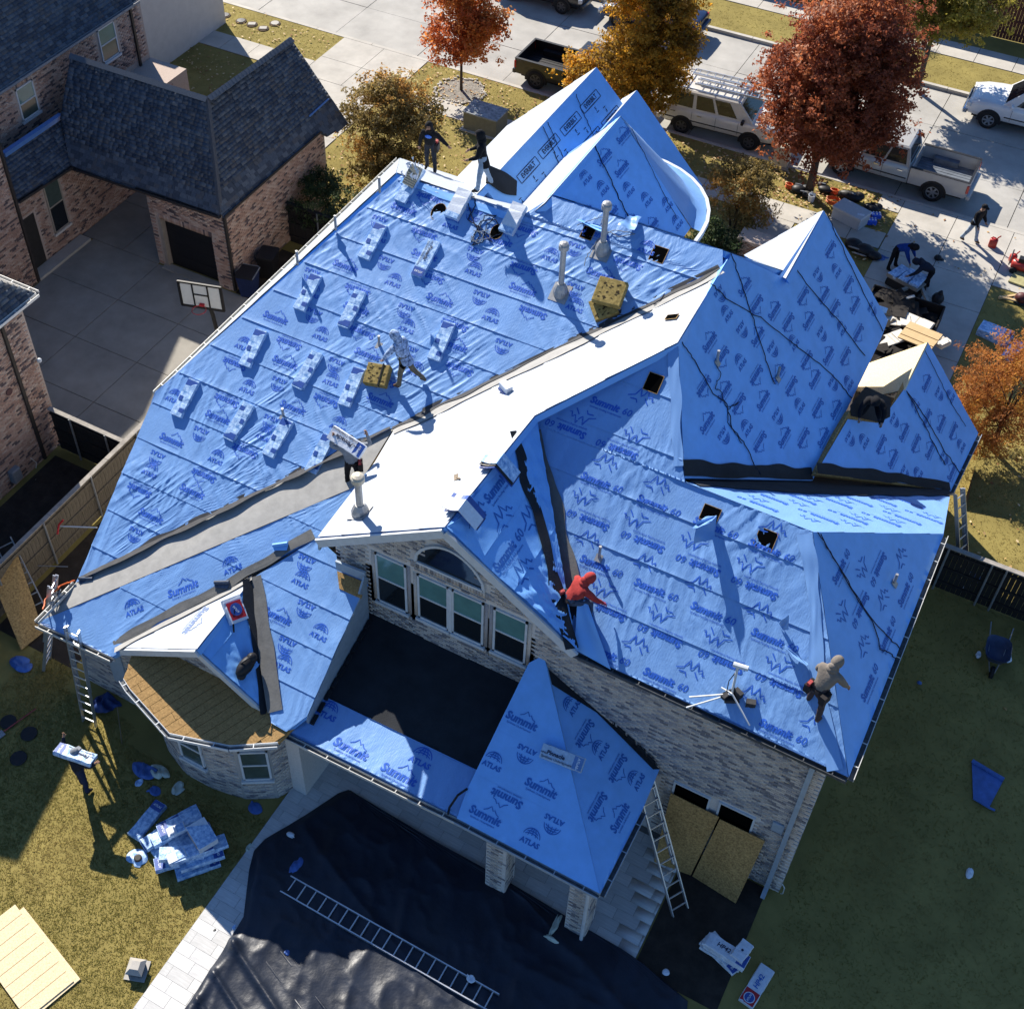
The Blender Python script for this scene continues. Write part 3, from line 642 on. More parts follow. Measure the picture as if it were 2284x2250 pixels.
# short wing over the drive: H ridge, left slope
PH = Plane(PG.px((1837, 470)), (-1.0, 0, 1), (0, -1, 0))
felt(PH, m=FELTSUN, pts=[(1837, 470), (1753, 622), (1716, 604), (1660, 570)], w=1.1, amp=.002, seed=161, g=.2, curl=.004)
PI_ = Plane((.31, 31, 2.6), (1.07, 0, 1), (0, 1, 0))
S_I = felt(PI_, [(2120, 1095), (2181, 966), (2069, 763), (2016, 868), (1960, 944), (1890, 935), (1824, 1047)], w=1.1, amp=.0012, seed=171, m=FELTSHADE, g=.16, curl=.004, deck=False)
prints(S_I, ['summit', 'atlas', 'summit'], INKD, row=.56, size=.8, col=1.16, seed=19, flip=1, start=.4, margin=-.02)
b = MB(); b.prism([PI_.px(p) - PI_.n * .012 for p in [(2120, 1095), (2181, 966), (2069, 763), (2016, 868), (1992, 915), (1897, 915), (1866, 968), (1820, 1058)]], -PI_.n * .16); b.build('roof_deck', OSB, house, world=True)
ip = PI_.px((2016, 868)); PIL = Plane(ip, (-1.07, 0, 1), (0, -1, 0))
b = MB(); b.prism([PIL.px(p) for p in [(2068, 764), (2016, 869), (1950, 884), (1905, 868), (1937, 810)]], -PIL.n * .05); b.build('bare_roof_panel', OSBL, house, world=True)
b = MB(); b.prism([PI_.px(p) + PI_.n * .01 for p in [(1895, 905), (1930, 862), (1985, 888), (1984, 930), (1960, 942), (1898, 928)]], PI_.n * .012); b.build('torn_membrane', BLACKF, house, world=True)

b = MB(); b.prism([PF1.px(p) + PF1.n * .01 for p in [(1528, 1040), (1822, 1030), (2122, 1075), (2117, 1100), (1828, 1098), (1540, 1077)]], PF1.n * .01); b.build('valley_lining', BLACKF, house, world=True)
# ---- membranes in the valleys and over the hips
def strip3(name, pts, m, thick=.012, jag=0.0, seed=1):
    b = MB(); b.prism(pts, V(0, 0, -thick)); return b.build(name, m, house, world=True)
def ribbon(name, pl, px_line, wl, wr, m, base=.03, amp=.01, seed=5, jag=.04, step=.12):
    """a loose strip lying on plane pl along a line of photo points; wl/wr: widths to its two sides"""
    P = [pl.inv(pl.px(p)) for p in px_line]; pts = []
    for i in range(len(P) - 1):
        k = max(1, int(np.linalg.norm(P[i + 1] - P[i]) / step)); pts += [P[i] + (P[i + 1] - P[i]) * j / k for j in range(k)]
    pts.append(P[-1]); pts = np.array(pts); d = np.gradient(pts, axis=0); d /= np.linalg.norm(d, axis=1)[:, None]; nn = np.c_[-d[:, 1], d[:, 0]]
    s = np.arange(len(pts)) * step; K = 9; A = []
    el = wl + jag * (vnoise(s * 1.6, 0 * s, seed) * 2 - 1); er = wr + jag * (vnoise(s * 1.6, 0 * s + 5, seed + 1) * 2 - 1)
    for k in range(K + 1):
        t = k / K; off = -er + (el + er) * t; q = pts + nn * off[:, None]
        h = base + amp * (vnoise(s * 2.2, off * 6, seed + 2) + .6 * (1 - np.abs(2 * vnoise(s * 1.2 + 3, off * 9 + s * .6, seed + 3) - 1)))
        A.append(pl.P(q[:, 0], q[:, 1], h))
    A = np.array(A); n = A.shape[1]; idx = np.arange((K + 1) * n).reshape(K + 1, n)
    q = np.stack([idx[:-1, :-1], idx[:-1, 1:], idx[1:, 1:], idx[1:, :-1]], -1).reshape(-1, 4)
    return obj(name, np_mesh(name, A.reshape(-1, 3) - wloc(house), q, [m], smooth=True), house)
vl = [(1606, 600), (1363, 720), (1117, 839), (876, 956), (638, 1071), (405, 1184), (180, 1294)]
MEMSH = mat('membrane_and_shadow', (0.045, 0.046, 0.05), rough=.8, var=.25, scale=5, bump=.2, bscale=12)  # grey membrane darkened to include the shadow under the lifted felt edge
ribbon('valley_lining', PR1, vl, .0, .13, MEMSH, base=.03, seed=3, jag=.07)
ribbon('valley_lining', PW, vl[:4], .42, .0, LIN, base=.03, seed=7, jag=.05)
ribbon('valley_lining', PW, vl[:4], .16, .0, MEMSH, base=.045, seed=8, jag=.10)
q_ = [va[i] * .86 + vb[i] * .14 for i in range(0, 41, 2)]
ribbon('valley_lining', PW, [(178, 1299), (408, 1190), (640, 1078), (874, 964)], .24, .0, MEMSH, base=.07, seed=28, jag=.09)
ribbon('valley_lining', PS1, [(258, 1446), (563, 1286), (706, 1204)], .26, .0, GREYM, base=.04, seed=9, jag=.08)
ribbon('valley_lining', PBL, [(258, 1446), (563, 1286)], .0, .22, LIN, base=.035, seed=10, jag=.05)
ribbon('valley_lining', PS1, [(557, 1290), (603, 1590)], .34, .02, GREYM, base=.05, seed=12, jag=.04)
ribbon('valley_lining', PBR, [(557, 1292), (600, 1592)], .02, .24, BLACKF, base=.05, seed=13, jag=.06)
ribbon('valley_lining', PR2, [(1175, 968), (1230, 1190), (1262, 1330)], .40, .0, GREYM, base=.05, seed=14, jag=.08)
ribbon('valley_lining', PCR, [(1150, 962), (1215, 1190), (1282, 1446)], .02, .26, BLACKF, base=.05, seed=15, jag=.08)
ribbon('valley_lining', PR2, [(1262, 1330), (1278, 1450)], .42, .1, BLACKF, base=.03, seed=16, jag=.02)
ribbon('valley_lining', PG, [(1524, 1060), (1620, 1064), (1700, 1067), (1811, 1073)], .34, .0, BLACKF, base=.03, seed=17, jag=.05)
ribbon('valley_lining', PI_, [(1822, 1058), (1960, 1072), (2118, 1096)], .28, .0, BLACKF, base=.03, seed=18, jag=.04)
ribbon('valley_lining', PF1, [(1538, 1074), (1828, 1095), (2116, 1098)], .0, .3, BLACKF, base=.03, seed=19, jag=.04)
ribbon('ridge_felt', PR1, [(898, 398), (1170, 486)], .02, .18, FELTSHADE, base=.04, seed=22, jag=.05)
ribbon('hip_felt', PR2, [(1812, 1190), (1835, 1350), (1842, 1548), (1880, 1715)], .0, .3, FELT, base=.03, amp=.03, seed=23, jag=.05)
ribbon('hip_felt', PR2, [(1514, 770), (1523, 1040)], .0, .22, FELT, base=.03, amp=.02, seed=24, jag=.04)
ribbon('felt_patch', PJR, [(1082, 405), (1150, 438)], .5, .05, BLACKF, base=.03, seed=25, jag=.08)
# ------------------------------------------------------------------ walls, brick by brick
BR_N = {}
unit_brick = {}
def unit_for(m):
    if m.name not in unit_brick:
        b = MB(); b.lo(-.1, .1, -.03, .012, -.0325, .0325); unit_brick[m.name] = b.mesh('brick', m)
    return unit_brick[m.name]
def brickwork(parent, O, U, poly, holes=(), mats=BRK, indiv=0, L=.2, H=.065, J=.011, wts=(.34, .30, .2, .16), proud=.012, prefer=None):
    """running-bond bricks on the wall through O along U (horizontal), poly and holes in (along, height); N = U x Z points out of the wall"""
    U = nrm(U); N = np.cross(U, V(0, 0, 1)); us = [p[0] for p in poly]; zs = [p[1] for p in poly]; cs = []
    zc = min(zs) + H / 2; r = 0
    while zc + H / 2 < max(zs):
        off = (r % 2) * (L + J) / 2 + .02 * ((r * 7919) % 5 - 2) / 5
        u = np.arange(min(us) - L + off, max(us) + L, L + J); cs.append(np.c_[u, np.full(len(u), zc)]); zc += H + J; r += 1
    cs = np.concatenate(cs); k = np.ones(len(cs), bool)
    for du, dz in ((-L / 2, -H / 2), (L / 2, -H / 2), (L / 2, H / 2), (-L / 2, H / 2)):
        k &= inpoly(poly, cs[:, 0] + du * .92, cs[:, 1] + dz)
    for (a, b2, c, d) in holes: k &= ~((cs[:, 0] + L / 2 > a) & (cs[:, 0] - L / 2 < b2) & (cs[:, 1] + H / 2 > c) & (cs[:, 1] - H / 2 < d))
    cs = cs[k]; n = len(cs)
    mi = rng.choice(4, n, p=wts); P = np.asarray(O, float) + cs[:, :1] * U + np.c_[np.zeros(n), np.zeros(n), cs[:, 1]]
    n1 = BR_N.get(parent.name, 0); take = max(0, min(indiv, 299 - n1, n)); BR_N[parent.name] = n1 + take
    order = np.argsort(prefer(cs)) if prefer is not None else np.arange(n)
    one, rest = order[:take], order[take:]; pl = wloc(parent); ang = math.atan2(U[1], U[0])
    for i in one: obj('brick', unit_for(mats[mi[i]]), parent, P[i] - pl, (0, 0, ang))
    if len(rest):
        o = obj('brick', boxes_mesh('bricks', P[rest] - pl, U, N, V(0, 0, 1), L / 2 * rng.uniform(.97, 1, len(rest)), proud * rng.uniform(.7, 1.2, len(rest)), H / 2, mats, mi[rest]), parent); o['kind'] = 'stuff'
def soldier(parent, O, U, u0, u1, z, mats=BRK, h=.2, w=.065, J=.011, proud=.02):
    """a row of upright bricks over an opening or along an eave"""
    U = nrm(U); N = np.cross(U, V(0, 0, 1)); u = np.arange(u0 + w / 2, u1, w + J); n = len(u)
    P = np.asarray(O, float) + u[:, None] * U + V(0, 0, z)
    o = obj('brick', boxes_mesh('bricks', P - wloc(parent), U, N, V(0, 0, 1), w / 2, proud, h / 2, mats, rng.choice(4, n, p=(.34, .3, .2, .16))), parent); o['kind'] = 'stuff'
def frame_local(O, U):
    U = nrm(U); N = np.cross(U, V(0, 0, 1)); R = np.stack([U, N, V(0, 0, 1)], 1)
    return lambda u, n_, z: np.asarray(O, float) + R @ V(u, n_, z), R
def window(parent, O, U, u0, u1, z0, z1, top=PANET, bot=PANE, fr=TRIM, split=.52, depth=-.012, sill=True, name='window', fw=.055):
    Q, R = frame_local(O, U); um, zm = (u0 + u1) / 2, (z0 + z1) / 2
    f = MB()
    for (a, b_, c, d) in ((u0, u0 + fw, z0, z1), (u1 - fw, u1, z0, z1), (u0, u1, z1 - fw, z1), (u0, u1, z0, z0 + fw)):
        f.box(Q((a + b_) / 2, -depth, (c + d) / 2), (b_ - a, .07, d - c), R=R)
    zs = z0 + (z1 - z0) * split
    f.box(Q(um, -depth + .002, zs), (u1 - u0, .06, .05), R=R)
    w = f.build(name, fr, parent, world=True)
    for m, a, c in ((bot, z0 + fw, zs - .02), (top, zs + .02, z1 - fw)):
        g = MB(); g.box(Q(um, -depth + .004, (a + c) / 2), (u1 - u0 - 2 * fw, .02, c - a), R=R); g.build('pane', m, w, world=False).data.transform(Matrix.Translation(-Vector(wloc(w))))
    if sill:
        s = MB(); s.box(Q(um, .03, z0 - .05), (u1 - u0 + .1, .12, .09), R=R); s.build('sill', TRIM if fr is TRIM else MORTAR, w).data.transform(Matrix.Translation(-Vector(wloc(w))))
    return w
def wall(parent, pts, z0, z1, m=MORTAR, name='wall'):
    b = MB(); b.prism([V(p[0], p[1], z0) for p in pts], V(0, 0, z1 - z0), 0); return b.build(name, m, parent, world=True)

# rough body of the house
YW = 16.0
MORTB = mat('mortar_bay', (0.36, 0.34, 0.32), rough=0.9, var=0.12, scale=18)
for pts, z1 in (([(-18.9, 18.2), (-6.2, 18.2), (-6.2, 30.4), (-18.9, 30.4)], 5.72), ([(-12.3, YW), (-.03, YW), (-.03, 23.1), (-12.3, 23.1)], 5.70), ([(-8, 23.1), (-3.3, 23.1), (-3.3, 30.2), (-8, 30.2)], 5.68), ([(-18.55, 12.55), (-11.4, 12.55), (-11.4, 18.2), (-18.55, 18.2)], 2.92), ([(-16.7, 30.4), (-10.7, 30.4), (-10.7, 33.6), (-16.7, 33.6)], 5.5)):
    wall(house, pts, -.1, z1)
b = MB(); b.prism([V(-3.3, 23.1, -.1), V(-.1, 23.1, -.1), V(-.1, 30.6, -.1), V(-3.3, 30.6, -.1)], V(0, 0, 2.4)); b.build('wall', MORTAR, house, world=True)
b = MB(); b.prism([V(-.06, 23.1, 2.3), V(-.06, 28, 2.3), V(-.06, 28, 2.6), V(-.06, 23.6, 5.5), V(-.06, 23.1, 5.5)], V(-3, 0, 0)); b.build('wall', MORTAR, house, world=True)
# left gable end under the long slope, upper body under the ridges
b = MB(); b.prism([V(-18.8, 13.3, 2.9), V(-18.8, 18.2, 2.9), V(-18.8, 18.2, 5.7), V(-18.8, 17.9, 5.7), V(-18.8, 13.5, 3.2)], V(5, 0, 0)); b.build('wall', MORTAR, house, world=True)
# front gables
for (x0, x1, xm, zr, y, ze) in ((JX - 2.6, JX + 2.6, JX, JZ - .3, 33.6, 5.5), (KX - 2, KX + 2.2, KX, KZ - .3, 34.4, 5.4)):
    b = MB(); b.prism([V(x0, y, -.1), V(x1, y, -.1), V(x1, y, ze), V(xm, y, zr), V(x0, y, ze)], V(0, -2.5, 0)); b.build('gable_wall', MORTAR, house, world=True)
# ---- rear wall with its boarded window openings
w1 = (aty(c9(58, 705), YW)[0], aty(c9(235, 780), YW)[0], .6, aty(c9(150, 742), YW)[2]); w2 = (aty(c9(300, 805), YW)[0], aty(c9(470, 890), YW)[0], .6, aty(c9(385, 848), YW)[2])
brickwork(house, (0, YW, 0), (1, 0, 0), [(-7.0, 5.0), (-7.0, 5.72), (-.03, 5.72), (-.03, 0.0), (-3.4, 0.0), (-3.4, 2.4)], holes=[(w1[0] - .04, w1[1] + .04, w1[2], w1[3] + .06), (w2[0] - .04, w2[1] + .04, w2[2], w2[3] + .06)], indiv=120, prefer=lambda c: -c[:, 0] * 1.0 + abs(c[:, 1] - 4) * .6)
for w in (w1, w2):
    b = MB(); b.lo(w[0], w[1], YW - .016, YW + .02, w[2], w[3]); b.build('window_opening', VOID, house, world=True)
    b = MB(); b.lo(w[0] - .05, w[0], YW - .05, YW, w[2], w[3]); b.lo(w[1], w[1] + .05, YW - .05, YW, w[2], w[3]); b.lo(w[0] - .05, w[1] + .05, YW - .05, YW, w[3], w[3] + .05); b.build('window_frame', TRIM, house, world=True)
b = MB(); b.lo(-.7, -.42, YW - .06, YW, 2.62, 2.98); b.bevel(.01).build('wall_box', TRIMB, house, world=True)
b = MB(); b.beam((-.32, YW - .09, 5.75), (-.32, YW - .09, .12), .11, .09, (0, 1, 0)); b.beam((-.32, YW - .09, .14), (-.32, YW - .36, .04), .11, .08); b.build('downspout', TRIMB, house, world=True)
b = MB(); b.tube([(-.02, YW - .02, .5), (.06, YW - .06, .45), (.07, YW - .08, .2), (.03, YW - .05, .1)], .014, 6); b.build('wall_cable', GUT, house, world=True)
# right flank of the house (seen from the side only)
brickwork(house, (-.03, YW, 0), (0, 1, 0), [(0, .0), (7, .0), (7, 5.6), (0, 5.6)])
# ---- centre gable wall
YG = YW
gz = lambda x: (PW.O[2] + .548 * (x - PW.O[0]) - .22) if x < cp[0] else (cp[2] - (cp[2] - cr[2]) / (cr[0] - cp[0]) * (x - cp[0]) - .24)
gx0, gx1 = -12.3, -6.15
b = MB(); b.prism([V(gx0, YG, 3.0), V(gx1, YG, 3.0), V(gx1, YG, gz(gx1)), V(cp[0], YG, gz(cp[0])), V(gx0, YG, gz(gx0))], V(0, 3, 0)); b.build('gable_wall', MORTAR, house, world=True)
g = lambda x, y: aty(c5(x, y), YG)
gw = [(g(208, 1150)[0], g(383, 1450)[0], g(230, 1395)[2], g(300, 1185)[2] + .02), (g(432, 1250)[0], g(782, 1640)[0], g(435, 1480)[2], g(600, 1330)[2]), (g(840, 1440)[0], g(1006, 1730)[0], g(835, 1660)[2], g(920, 1470)[2])]
arc_x0, arc_x1, arc_z0 = g(425, 1190)[0], g(788, 1335)[0], g(425, 1190)[2] + .02
arc_zt = g(560, 1112)[2] + .02
brickwork(house, (0, YG, 0), (1, 0, 0), [(gx0, 3.7), (gx1 - .6, 3.7), (gx1 - .05, gz(gx1) - .1), (cp[0], gz(cp[0]) - .06), (gx0, gz(gx0) - .06)], holes=[(a - .12, b_ + .12, c - .1, d + .06) for a, b_, c, d in gw] + [(arc_x0 - .1, arc_x1 + .1, arc_z0 - .3, arc_z0 + .25), (arc_x0 + .3, arc_x1 - .3, arc_z0 - .1, arc_zt + .04)], indiv=179, prefer=lambda c: abs(c[:, 0] + 9.3) + abs(c[:, 1] - 6) * .5)
for i, (a, b_, c, d) in enumerate(gw):
    if i == 1:
        m_ = (a + b_) / 2; window(house, (0, YG, 0), (1, 0, 0), a, m_ - .04, c, d); window(house, (0, YG, 0), (1, 0, 0), m_ + .04, b_, c, d)
        b = MB(); b.lo(m_ - .05, m_ + .05, YG - .06, YG + .1, c, d); b.build('mullion', TRIM, house, world=True)
    else: window(house, (0, YG, 0), (1, 0, 0), a, b_, c, d)
    for e in (a, b_): soldier(house, (e + (-.06 if e == a else .06), YG - .004, 0), (1, 0, 0), -.05, .05, (c + d) / 2, h=d - c, w=.09)
soldier(house, (0, YG, 0), (1, 0, 0), arc_x0 - .15, arc_x1 + .15, arc_z0 - .16, h=.22)
for i in range(len(gw)): soldier(house, (0, YG, 0), (1, 0, 0), gw[i][0] - .1, gw[i][1] + .1, gw[i][2] - .2, h=.16)
# arched light over the middle pair
ac = [(arc_x0, arc_z0)] + [(arc_x0 + (arc_x1 - arc_x0) * t, arc_z0 + .12 + (arc_zt - arc_z0 - .12) * math.sin(PI * t) ** .6) for t in np.linspace(.02, .98, 15)] + [(arc_x1, arc_z0)]
b = MB(); b.prism([V(x, YG - .02, z) for x, z in ac], V(0, .05, 0)); aw = b.build('arched_window', PANE, house, world=True)
b = MB()
for i in range(len(ac)): p, q = ac[i], ac[(i + 1) % len(ac)]; b.beam((p[0], YG - .03, p[1]), (q[0], YG - .03, q[1]), .07, .07, (0, 1, 0))
b.build('window_frame', TRIM, aw, world=True)
# soldier course under the rakes, rake boards
for pl_, x0, x1 in ((PW, gx0 + .2, cp[0]), (PCR, cp[0], gx1 - .2)):
    n_ = int((x1 - x0) / .076); xs = np.linspace(x0, x1, n_); d = nrm(V(x1 - x0, 0, gz(x1) - gz(x0)))
    P = np.c_[xs, np.full(n_, YG), [gz(x) - .13 for x in xs]]
    o = obj('brick', boxes_mesh('bricks', P - wloc(house), V(d[0], 0, d[2]), V(0, -1, 0), V(-d[2], 0, d[0]), .032, .03, .1, BRK, rng.integers(0, 4, n_)), house); o['kind'] = 'stuff'
def rake(a, b_, m, drop=.12, w=.05, h=.22, parent=None):
    q = MB(); q.beam(np.asarray(a) - V(0, 0, drop), np.asarray(b_) - V(0, 0, drop), w, h); return q.build('rake_board', m, parent or house, world=True)
e = V(0, -.03, 0)
rake(PW.px((709, 1199)) + e, PW.px((992, 1177)) + e, TRIM, .16, .06, .24); rake(PCR.px((992, 1177)) + e, PCR.px((1284, 1450)) + e, TRIM, .16, .06, .24)
# wing walls between the steps of the roof
a0, a1 = PS1.px((817, 1300)), PS1.px((686, 1597))
dz = lambda p: V(p[0], p[1], 3.0 + .2 * (p[1] - 12.42))
b = MB(); b.hexa([dz(a0), dz(a0) + V(-.06, 0, 0), dz(a1) + V(-.06, 0, 0), dz(a1)], [a0 + V(.02, 0, .01), a0 + V(-.06, 0, .01), a1 + V(-.06, 0, .01), a1 + V(.02, 0, .01)]); b.build('side_panel', TRIMB, house, world=True)
b = MB()
for i in range(9):
    p = a0 + (a1 - a0) * (i + .2) / 9; q = a0 + (a1 - a0) * (i + .95) / 9
    b.prism([dz(p) + V(.02, 0, .02), dz(q) + V(.02, 0, .02), dz(q) + V(.13, 0, .06), dz(p) + V(.13, 0, .06)], V(0, 0, .06))
b.build('step_flashing', BLACKF, house, world=True)
a0, a1, a2 = PPL.px((1180, 1478)), PPL.px((1042, 1760)), PPL.px((1019, 1824))
b = MB(); b.prism([dz(a0), a0 - V(0, 0, .02), a1 - V(0, 0, .02), dz(a1)], V(.06, 0, 0)); b.build('side_panel', TRIMB, house, world=True)
b = MB(); b.tube([a1 + V(0, 0, .03), a1 + V(-.1, -.25, .05), a2 + V(-.25, .1, .1), a2 + V(-.2, -.05, .08)], .03, 6); b.build('edge_roll', BLACKF, house, world=True)
# trim box left of the gable
p0 = PS1.px((752, 1276)); p1 = PS1.px((817, 1302)); p2 = PS1.px((806, 1336)); p3_ = PS1.px((757, 1315))
up = V(0, 0, .3)
b = MB(); b.prism([p0, p1, p2, p3_], V(0, 0, .05)); b.build('bare_roof_panel', DECK, house, world=True)
b = MB(); b.beam(p0 + up, p1 + up, .06, .3); b.beam(p1 + up * .8, p2 + up * .6, .05, .4); b.build('trim_box', TRIMB, house, world=True)
q0, q1 = aty(c5(0, 1110), 15.7), aty(c5(85, 1095), 15.9)
b = MB(); b.beam(PW.px((709, 1200)) - V(0, 0, .3), PW.px((806, 1060)) - V(0, 0, .3), .05, .25); b.build('eave_board', TRIMB, house, world=True)
# flashing ledge at the foot of the gable windows, stepped flashing on the porch wall
f0, f1 = PD.px((815, 1340)), PD.px((1176, 1503))
b = MB(); b.beam(f0 + V(0, .02, .09), f1 + V(0, .02, .09), .06, .2); b.build('wall_flashing', TRIMB, house, world=True)
b = MB()
for i in range(11):
    t0, t1 = i / 11, (i + .8) / 11; p = PPR.px((1223 + (1466 - 1223) * t0, 1470 + (1708 - 1470) * t0)); q = PPR.px((1223 + (1466 - 1223) * t1, 1470 + (1708 - 1470) * t1))
    b.prism([p + V(0, -.02, .03), q + V(0, -.02, .03), q + V(0, -.02, .16), p + V(0, -.02, .16)], V(0, -.03, 0))
b.build('step_flashing', BLACKF, house, world=True)

# ---- gutters with their hangers
def gutter(a, b_, out, parent=None, w=.12, m=GUT, drop=.04, step=.62):
    a, b_ = np.asarray(a, float) - V(0, 0, drop), np.asarray(b_, float) - V(0, 0, drop); out = nrm(out); parent = parent or house
    q = MB(); q.beam(a + out * w, b_ + out * w, .016, .09, m=0); q.beam(a + out * .004, b_ + out * .004, .012, .1, m=0); q.beam(a + out * w / 2 - V(0, 0, .05), b_ + out * w / 2 - V(0, 0, .05), w, .012, m=1)
    gu = q.build('gutter', [m, GUTIN], parent, world=True); L = np.linalg.norm(b_ - a); n = max(1, int(L / step))
    for i in range(n):
        p = a + (b_ - a) * (i + .5) / n; h = MB(); h.beam(p + V(0, 0, .045), p + out * w + V(0, 0, .045), .022, .012); h.build('hanger', m, gu, world=False).data.transform(Matrix.Translation(-Vector(wloc(gu))))
    return gu
def eave(a, b_, out, m=TRIM, h=.18, parent=None):
    q = MB(); o = nrm(out); q.beam(np.asarray(a, float) - V(0, 0, .11) - o * .012, np.asarray(b_, float) - V(0, 0, .11) - o * .012, .024, h); q.build('fascia', m, parent or house, world=True)
gl = [(PR2.px((1284, 1452)), PR2.px((1892, 1733)), (0, -1, 0), BLACK), (PR3.px((1892, 1733)), PR3.px((2104, 1191)), (1, 0, 0), GUT), (PS1.px((85, 1389)), PS1.px((252, 1466)), (0, -1, 0), GUT), (PD.px((610, 1622)), PD.px((1019, 1824)), (0, -1, 0), GUT), (PPL.px((1019, 1824)), PPL.px((1338, 1992)), (0, -1, 0), TRIMB), (PPR.px((1338, 1992)), PPR.px((1432, 1806)), (1, 0, 0), TRIMB), (PI_.px((2118, 1096)), PI_.px((2181, 966)), (1, 0, 0), TRIMB), (V(-19.3, 18.0, 5.98), V(-19.4, 30.8, 5.9), (-1, 0, 0), GUT)]
for a, b_, o, m in gl: gutter(a, b_, o, m=m if m is not BLACK else mat('gutter_dark', (.06, .065, .07), rough=.5, var=.3, scale=8)); eave(a, b_, o)
gutter(PW.px((85, 1388)), PW.px((171, 1300)), (-1, 0, 0))
# left corner pier under the low eave
brickwork(house, (-18.55, 12.55, 0), (1, 0, 0), [(0, .0), (2.6, .0), (2.6, 2.9), (0, 2.9)])
b = MB(); b.lo(-17.4, -16.9, 12.50, 12.56, .9, 2.3); b.build('wall_panel', TRIMB, house, world=True)

# ---- rounded bay
bay = [(-16.35, 13.0), (-15.95, 12.35), (-15.25, 11.85), (-14.45, 11.55), (-13.6, 11.55), (-12.7, 11.72), (-12.0, 12.15), (-11.72, 12.75), (-11.6, 13.4)]
b = MB(); b.prism([V(x, y, -.1) for x, y in bay], V(0, 0, 2.92)); b.build('bay_wall', MORTB, house, world=True)
bw = {2: (.08, .80), 4: (.0, .88), 5: (.0, .8)}
wins = {1: (.12, .74), 3: (.06, .80), 5: (.06, .78)}
for i in range(len(bay) - 1):
    (x0, y0), (x1, y1) = bay[i], bay[i + 1]; L = math.hypot(x1 - x0, y1 - y0); U = V((x1 - x0) / L, (y1 - y0) / L, 0); O = V(x0, y0, 0)
    hs = []
    if i in wins:
        a, c = wins[i]; hs = [(a - .03, c + .03, .85, 2.35)]
        window(house, O, U, a, min(c, L - .04), 1.0, 2.3, top=PANEG, bot=PANEG)
        soldier(house, O, U, a - .05, min(c, L - .04) + .05, .82, h=.2)
    brickwork(house, O, U, [(0.005, .0), (L - .005, .0), (L - .005, 2.78), (0.005, 2.78)], holes=hs)
bp = [at(p, 2.95) for p in (c7(655, 150), c7(690, 205), c7(900, 440), c7(1220, 505), c7(1470, 490))]
bk = [V(-11.3, 13.0, 3.3), V(-13.9, 13.3, 3.38), V(-16.4, 13.0, 3.3)]
b = MB(); cen = V(-13.9, 12.9, 3.34)
outl = bp + bk
# the bare deck of the bay: boards laid one by one
PBD = Plane((-13.9, 12.9, 3.33), (0, -.22, 1), (1, 0, 0))
op = [tuple(PBD.inv(PBD.px(p))) for p in (c7(655, 150), c7(690, 205), c7(900, 440), c7(1220, 505), c7(1475, 488))]
op = op + [(op[-1][0] + .3, .35), (op[0][0] - .5, .35)]
b = MB(); b.prism([PBD.P(np.array(u), np.array(v), -.03) for u, v in op], V(0, 0, -.12)); b.build('bay_deck_base', OSB, house, world=True)
ang = math.radians(62); du, dv = np.array([math.cos(ang), math.sin(ang)]), np.array([-math.sin(ang), math.cos(ang)])
for i in range(-14, 16):
    for j in range(-2, 3):
        c_ = np.array([0.0, -.6]) + dv * (i * .235 + .1175) + du * (j * 1.1 + (i % 3) * .37)
        q = [c_ + du * s * .545 + dv * t * .112 for s, t in ((-1, -1), (1, -1), (1, 1), (-1, 1))]
        # clip the board to the outline
        bm = bmesh.new(); f = bm.faces.new([bm.verts.new((x, y, 0)) for x, y in q])
        cenp = np.mean(op, axis=0)
        for k in range(len(op)):
            p, r = np.array(op[k]), np.array(op[(k + 1) % len(op)]); nn = np.array([-(r - p)[1], (r - p)[0]])
            if nn @ (cenp - p) > 0: nn = -nn
            bmesh.ops.bisect_plane(bm, geom=bm.verts[:] + bm.edges[:] + bm.faces[:], plane_co=(*p, 0), plane_no=(*nn, 0), clear_outer=True)
        if bm.faces:
            f = list(bm.faces)[0]; h = random.uniform(-.003, .004)
            if f.calc_area() > .01:
                mb = MB(); mb.prism([PBD.P(np.array(v.co.x), np.array(v.co.y), h) for v in f.verts], -PBD.n * .02); mb.build('deck_board', DECK, house, world=True)
        bm.free()
for i in range(4):
    a, b_ = PBD.P(np.array(op[i][0]), np.array(op[i][1])), PBD.P(np.array(op[i + 1][0]), np.array(op[i + 1][1])); o = np.cross(b_ - a, V(0, 0, 1)); gutter(a, b_, o, m=TRIM); eave(a, b_, o, TRIMB)
# bay gable front
yb = PBL.px((440, 1448))[1] + .28
bzl = lambda x: BGZ - (BGZ - bl[2]) / (BGX - bl[0]) * (BGX - x) if x < BGX else BGZ - (BGZ - br[2]) / (br[0] - BGX) * (x - BGX)
b = MB(); b.prism([V(-16.3, yb, 2.7), V(-11.7, yb, 2.7), V(-11.8, yb, bzl(-11.8) - .2), V(BGX, yb, BGZ - .2), V(-16.3, yb, bzl(-16.3) - .2)], V(0, 1.5, 0)); b.build('gable_wall', MORTB, house, world=True)
brickwork(house, (0, yb, 0), (1, 0, 0), [(-16.2, 3.0), (-11.8, 3.0), (BGX, BGZ - .25), (-16.2, bzl(-16.2) - .25)])
rake(PBL.px((258, 1445)) + e, PBL.px((440, 1449)) + e, TRIM, .12, .06, .2); rake(PBR.px((440, 1449)) + e, PBR.px((602, 1596)) + e, TRIM, .12, .06, .2)
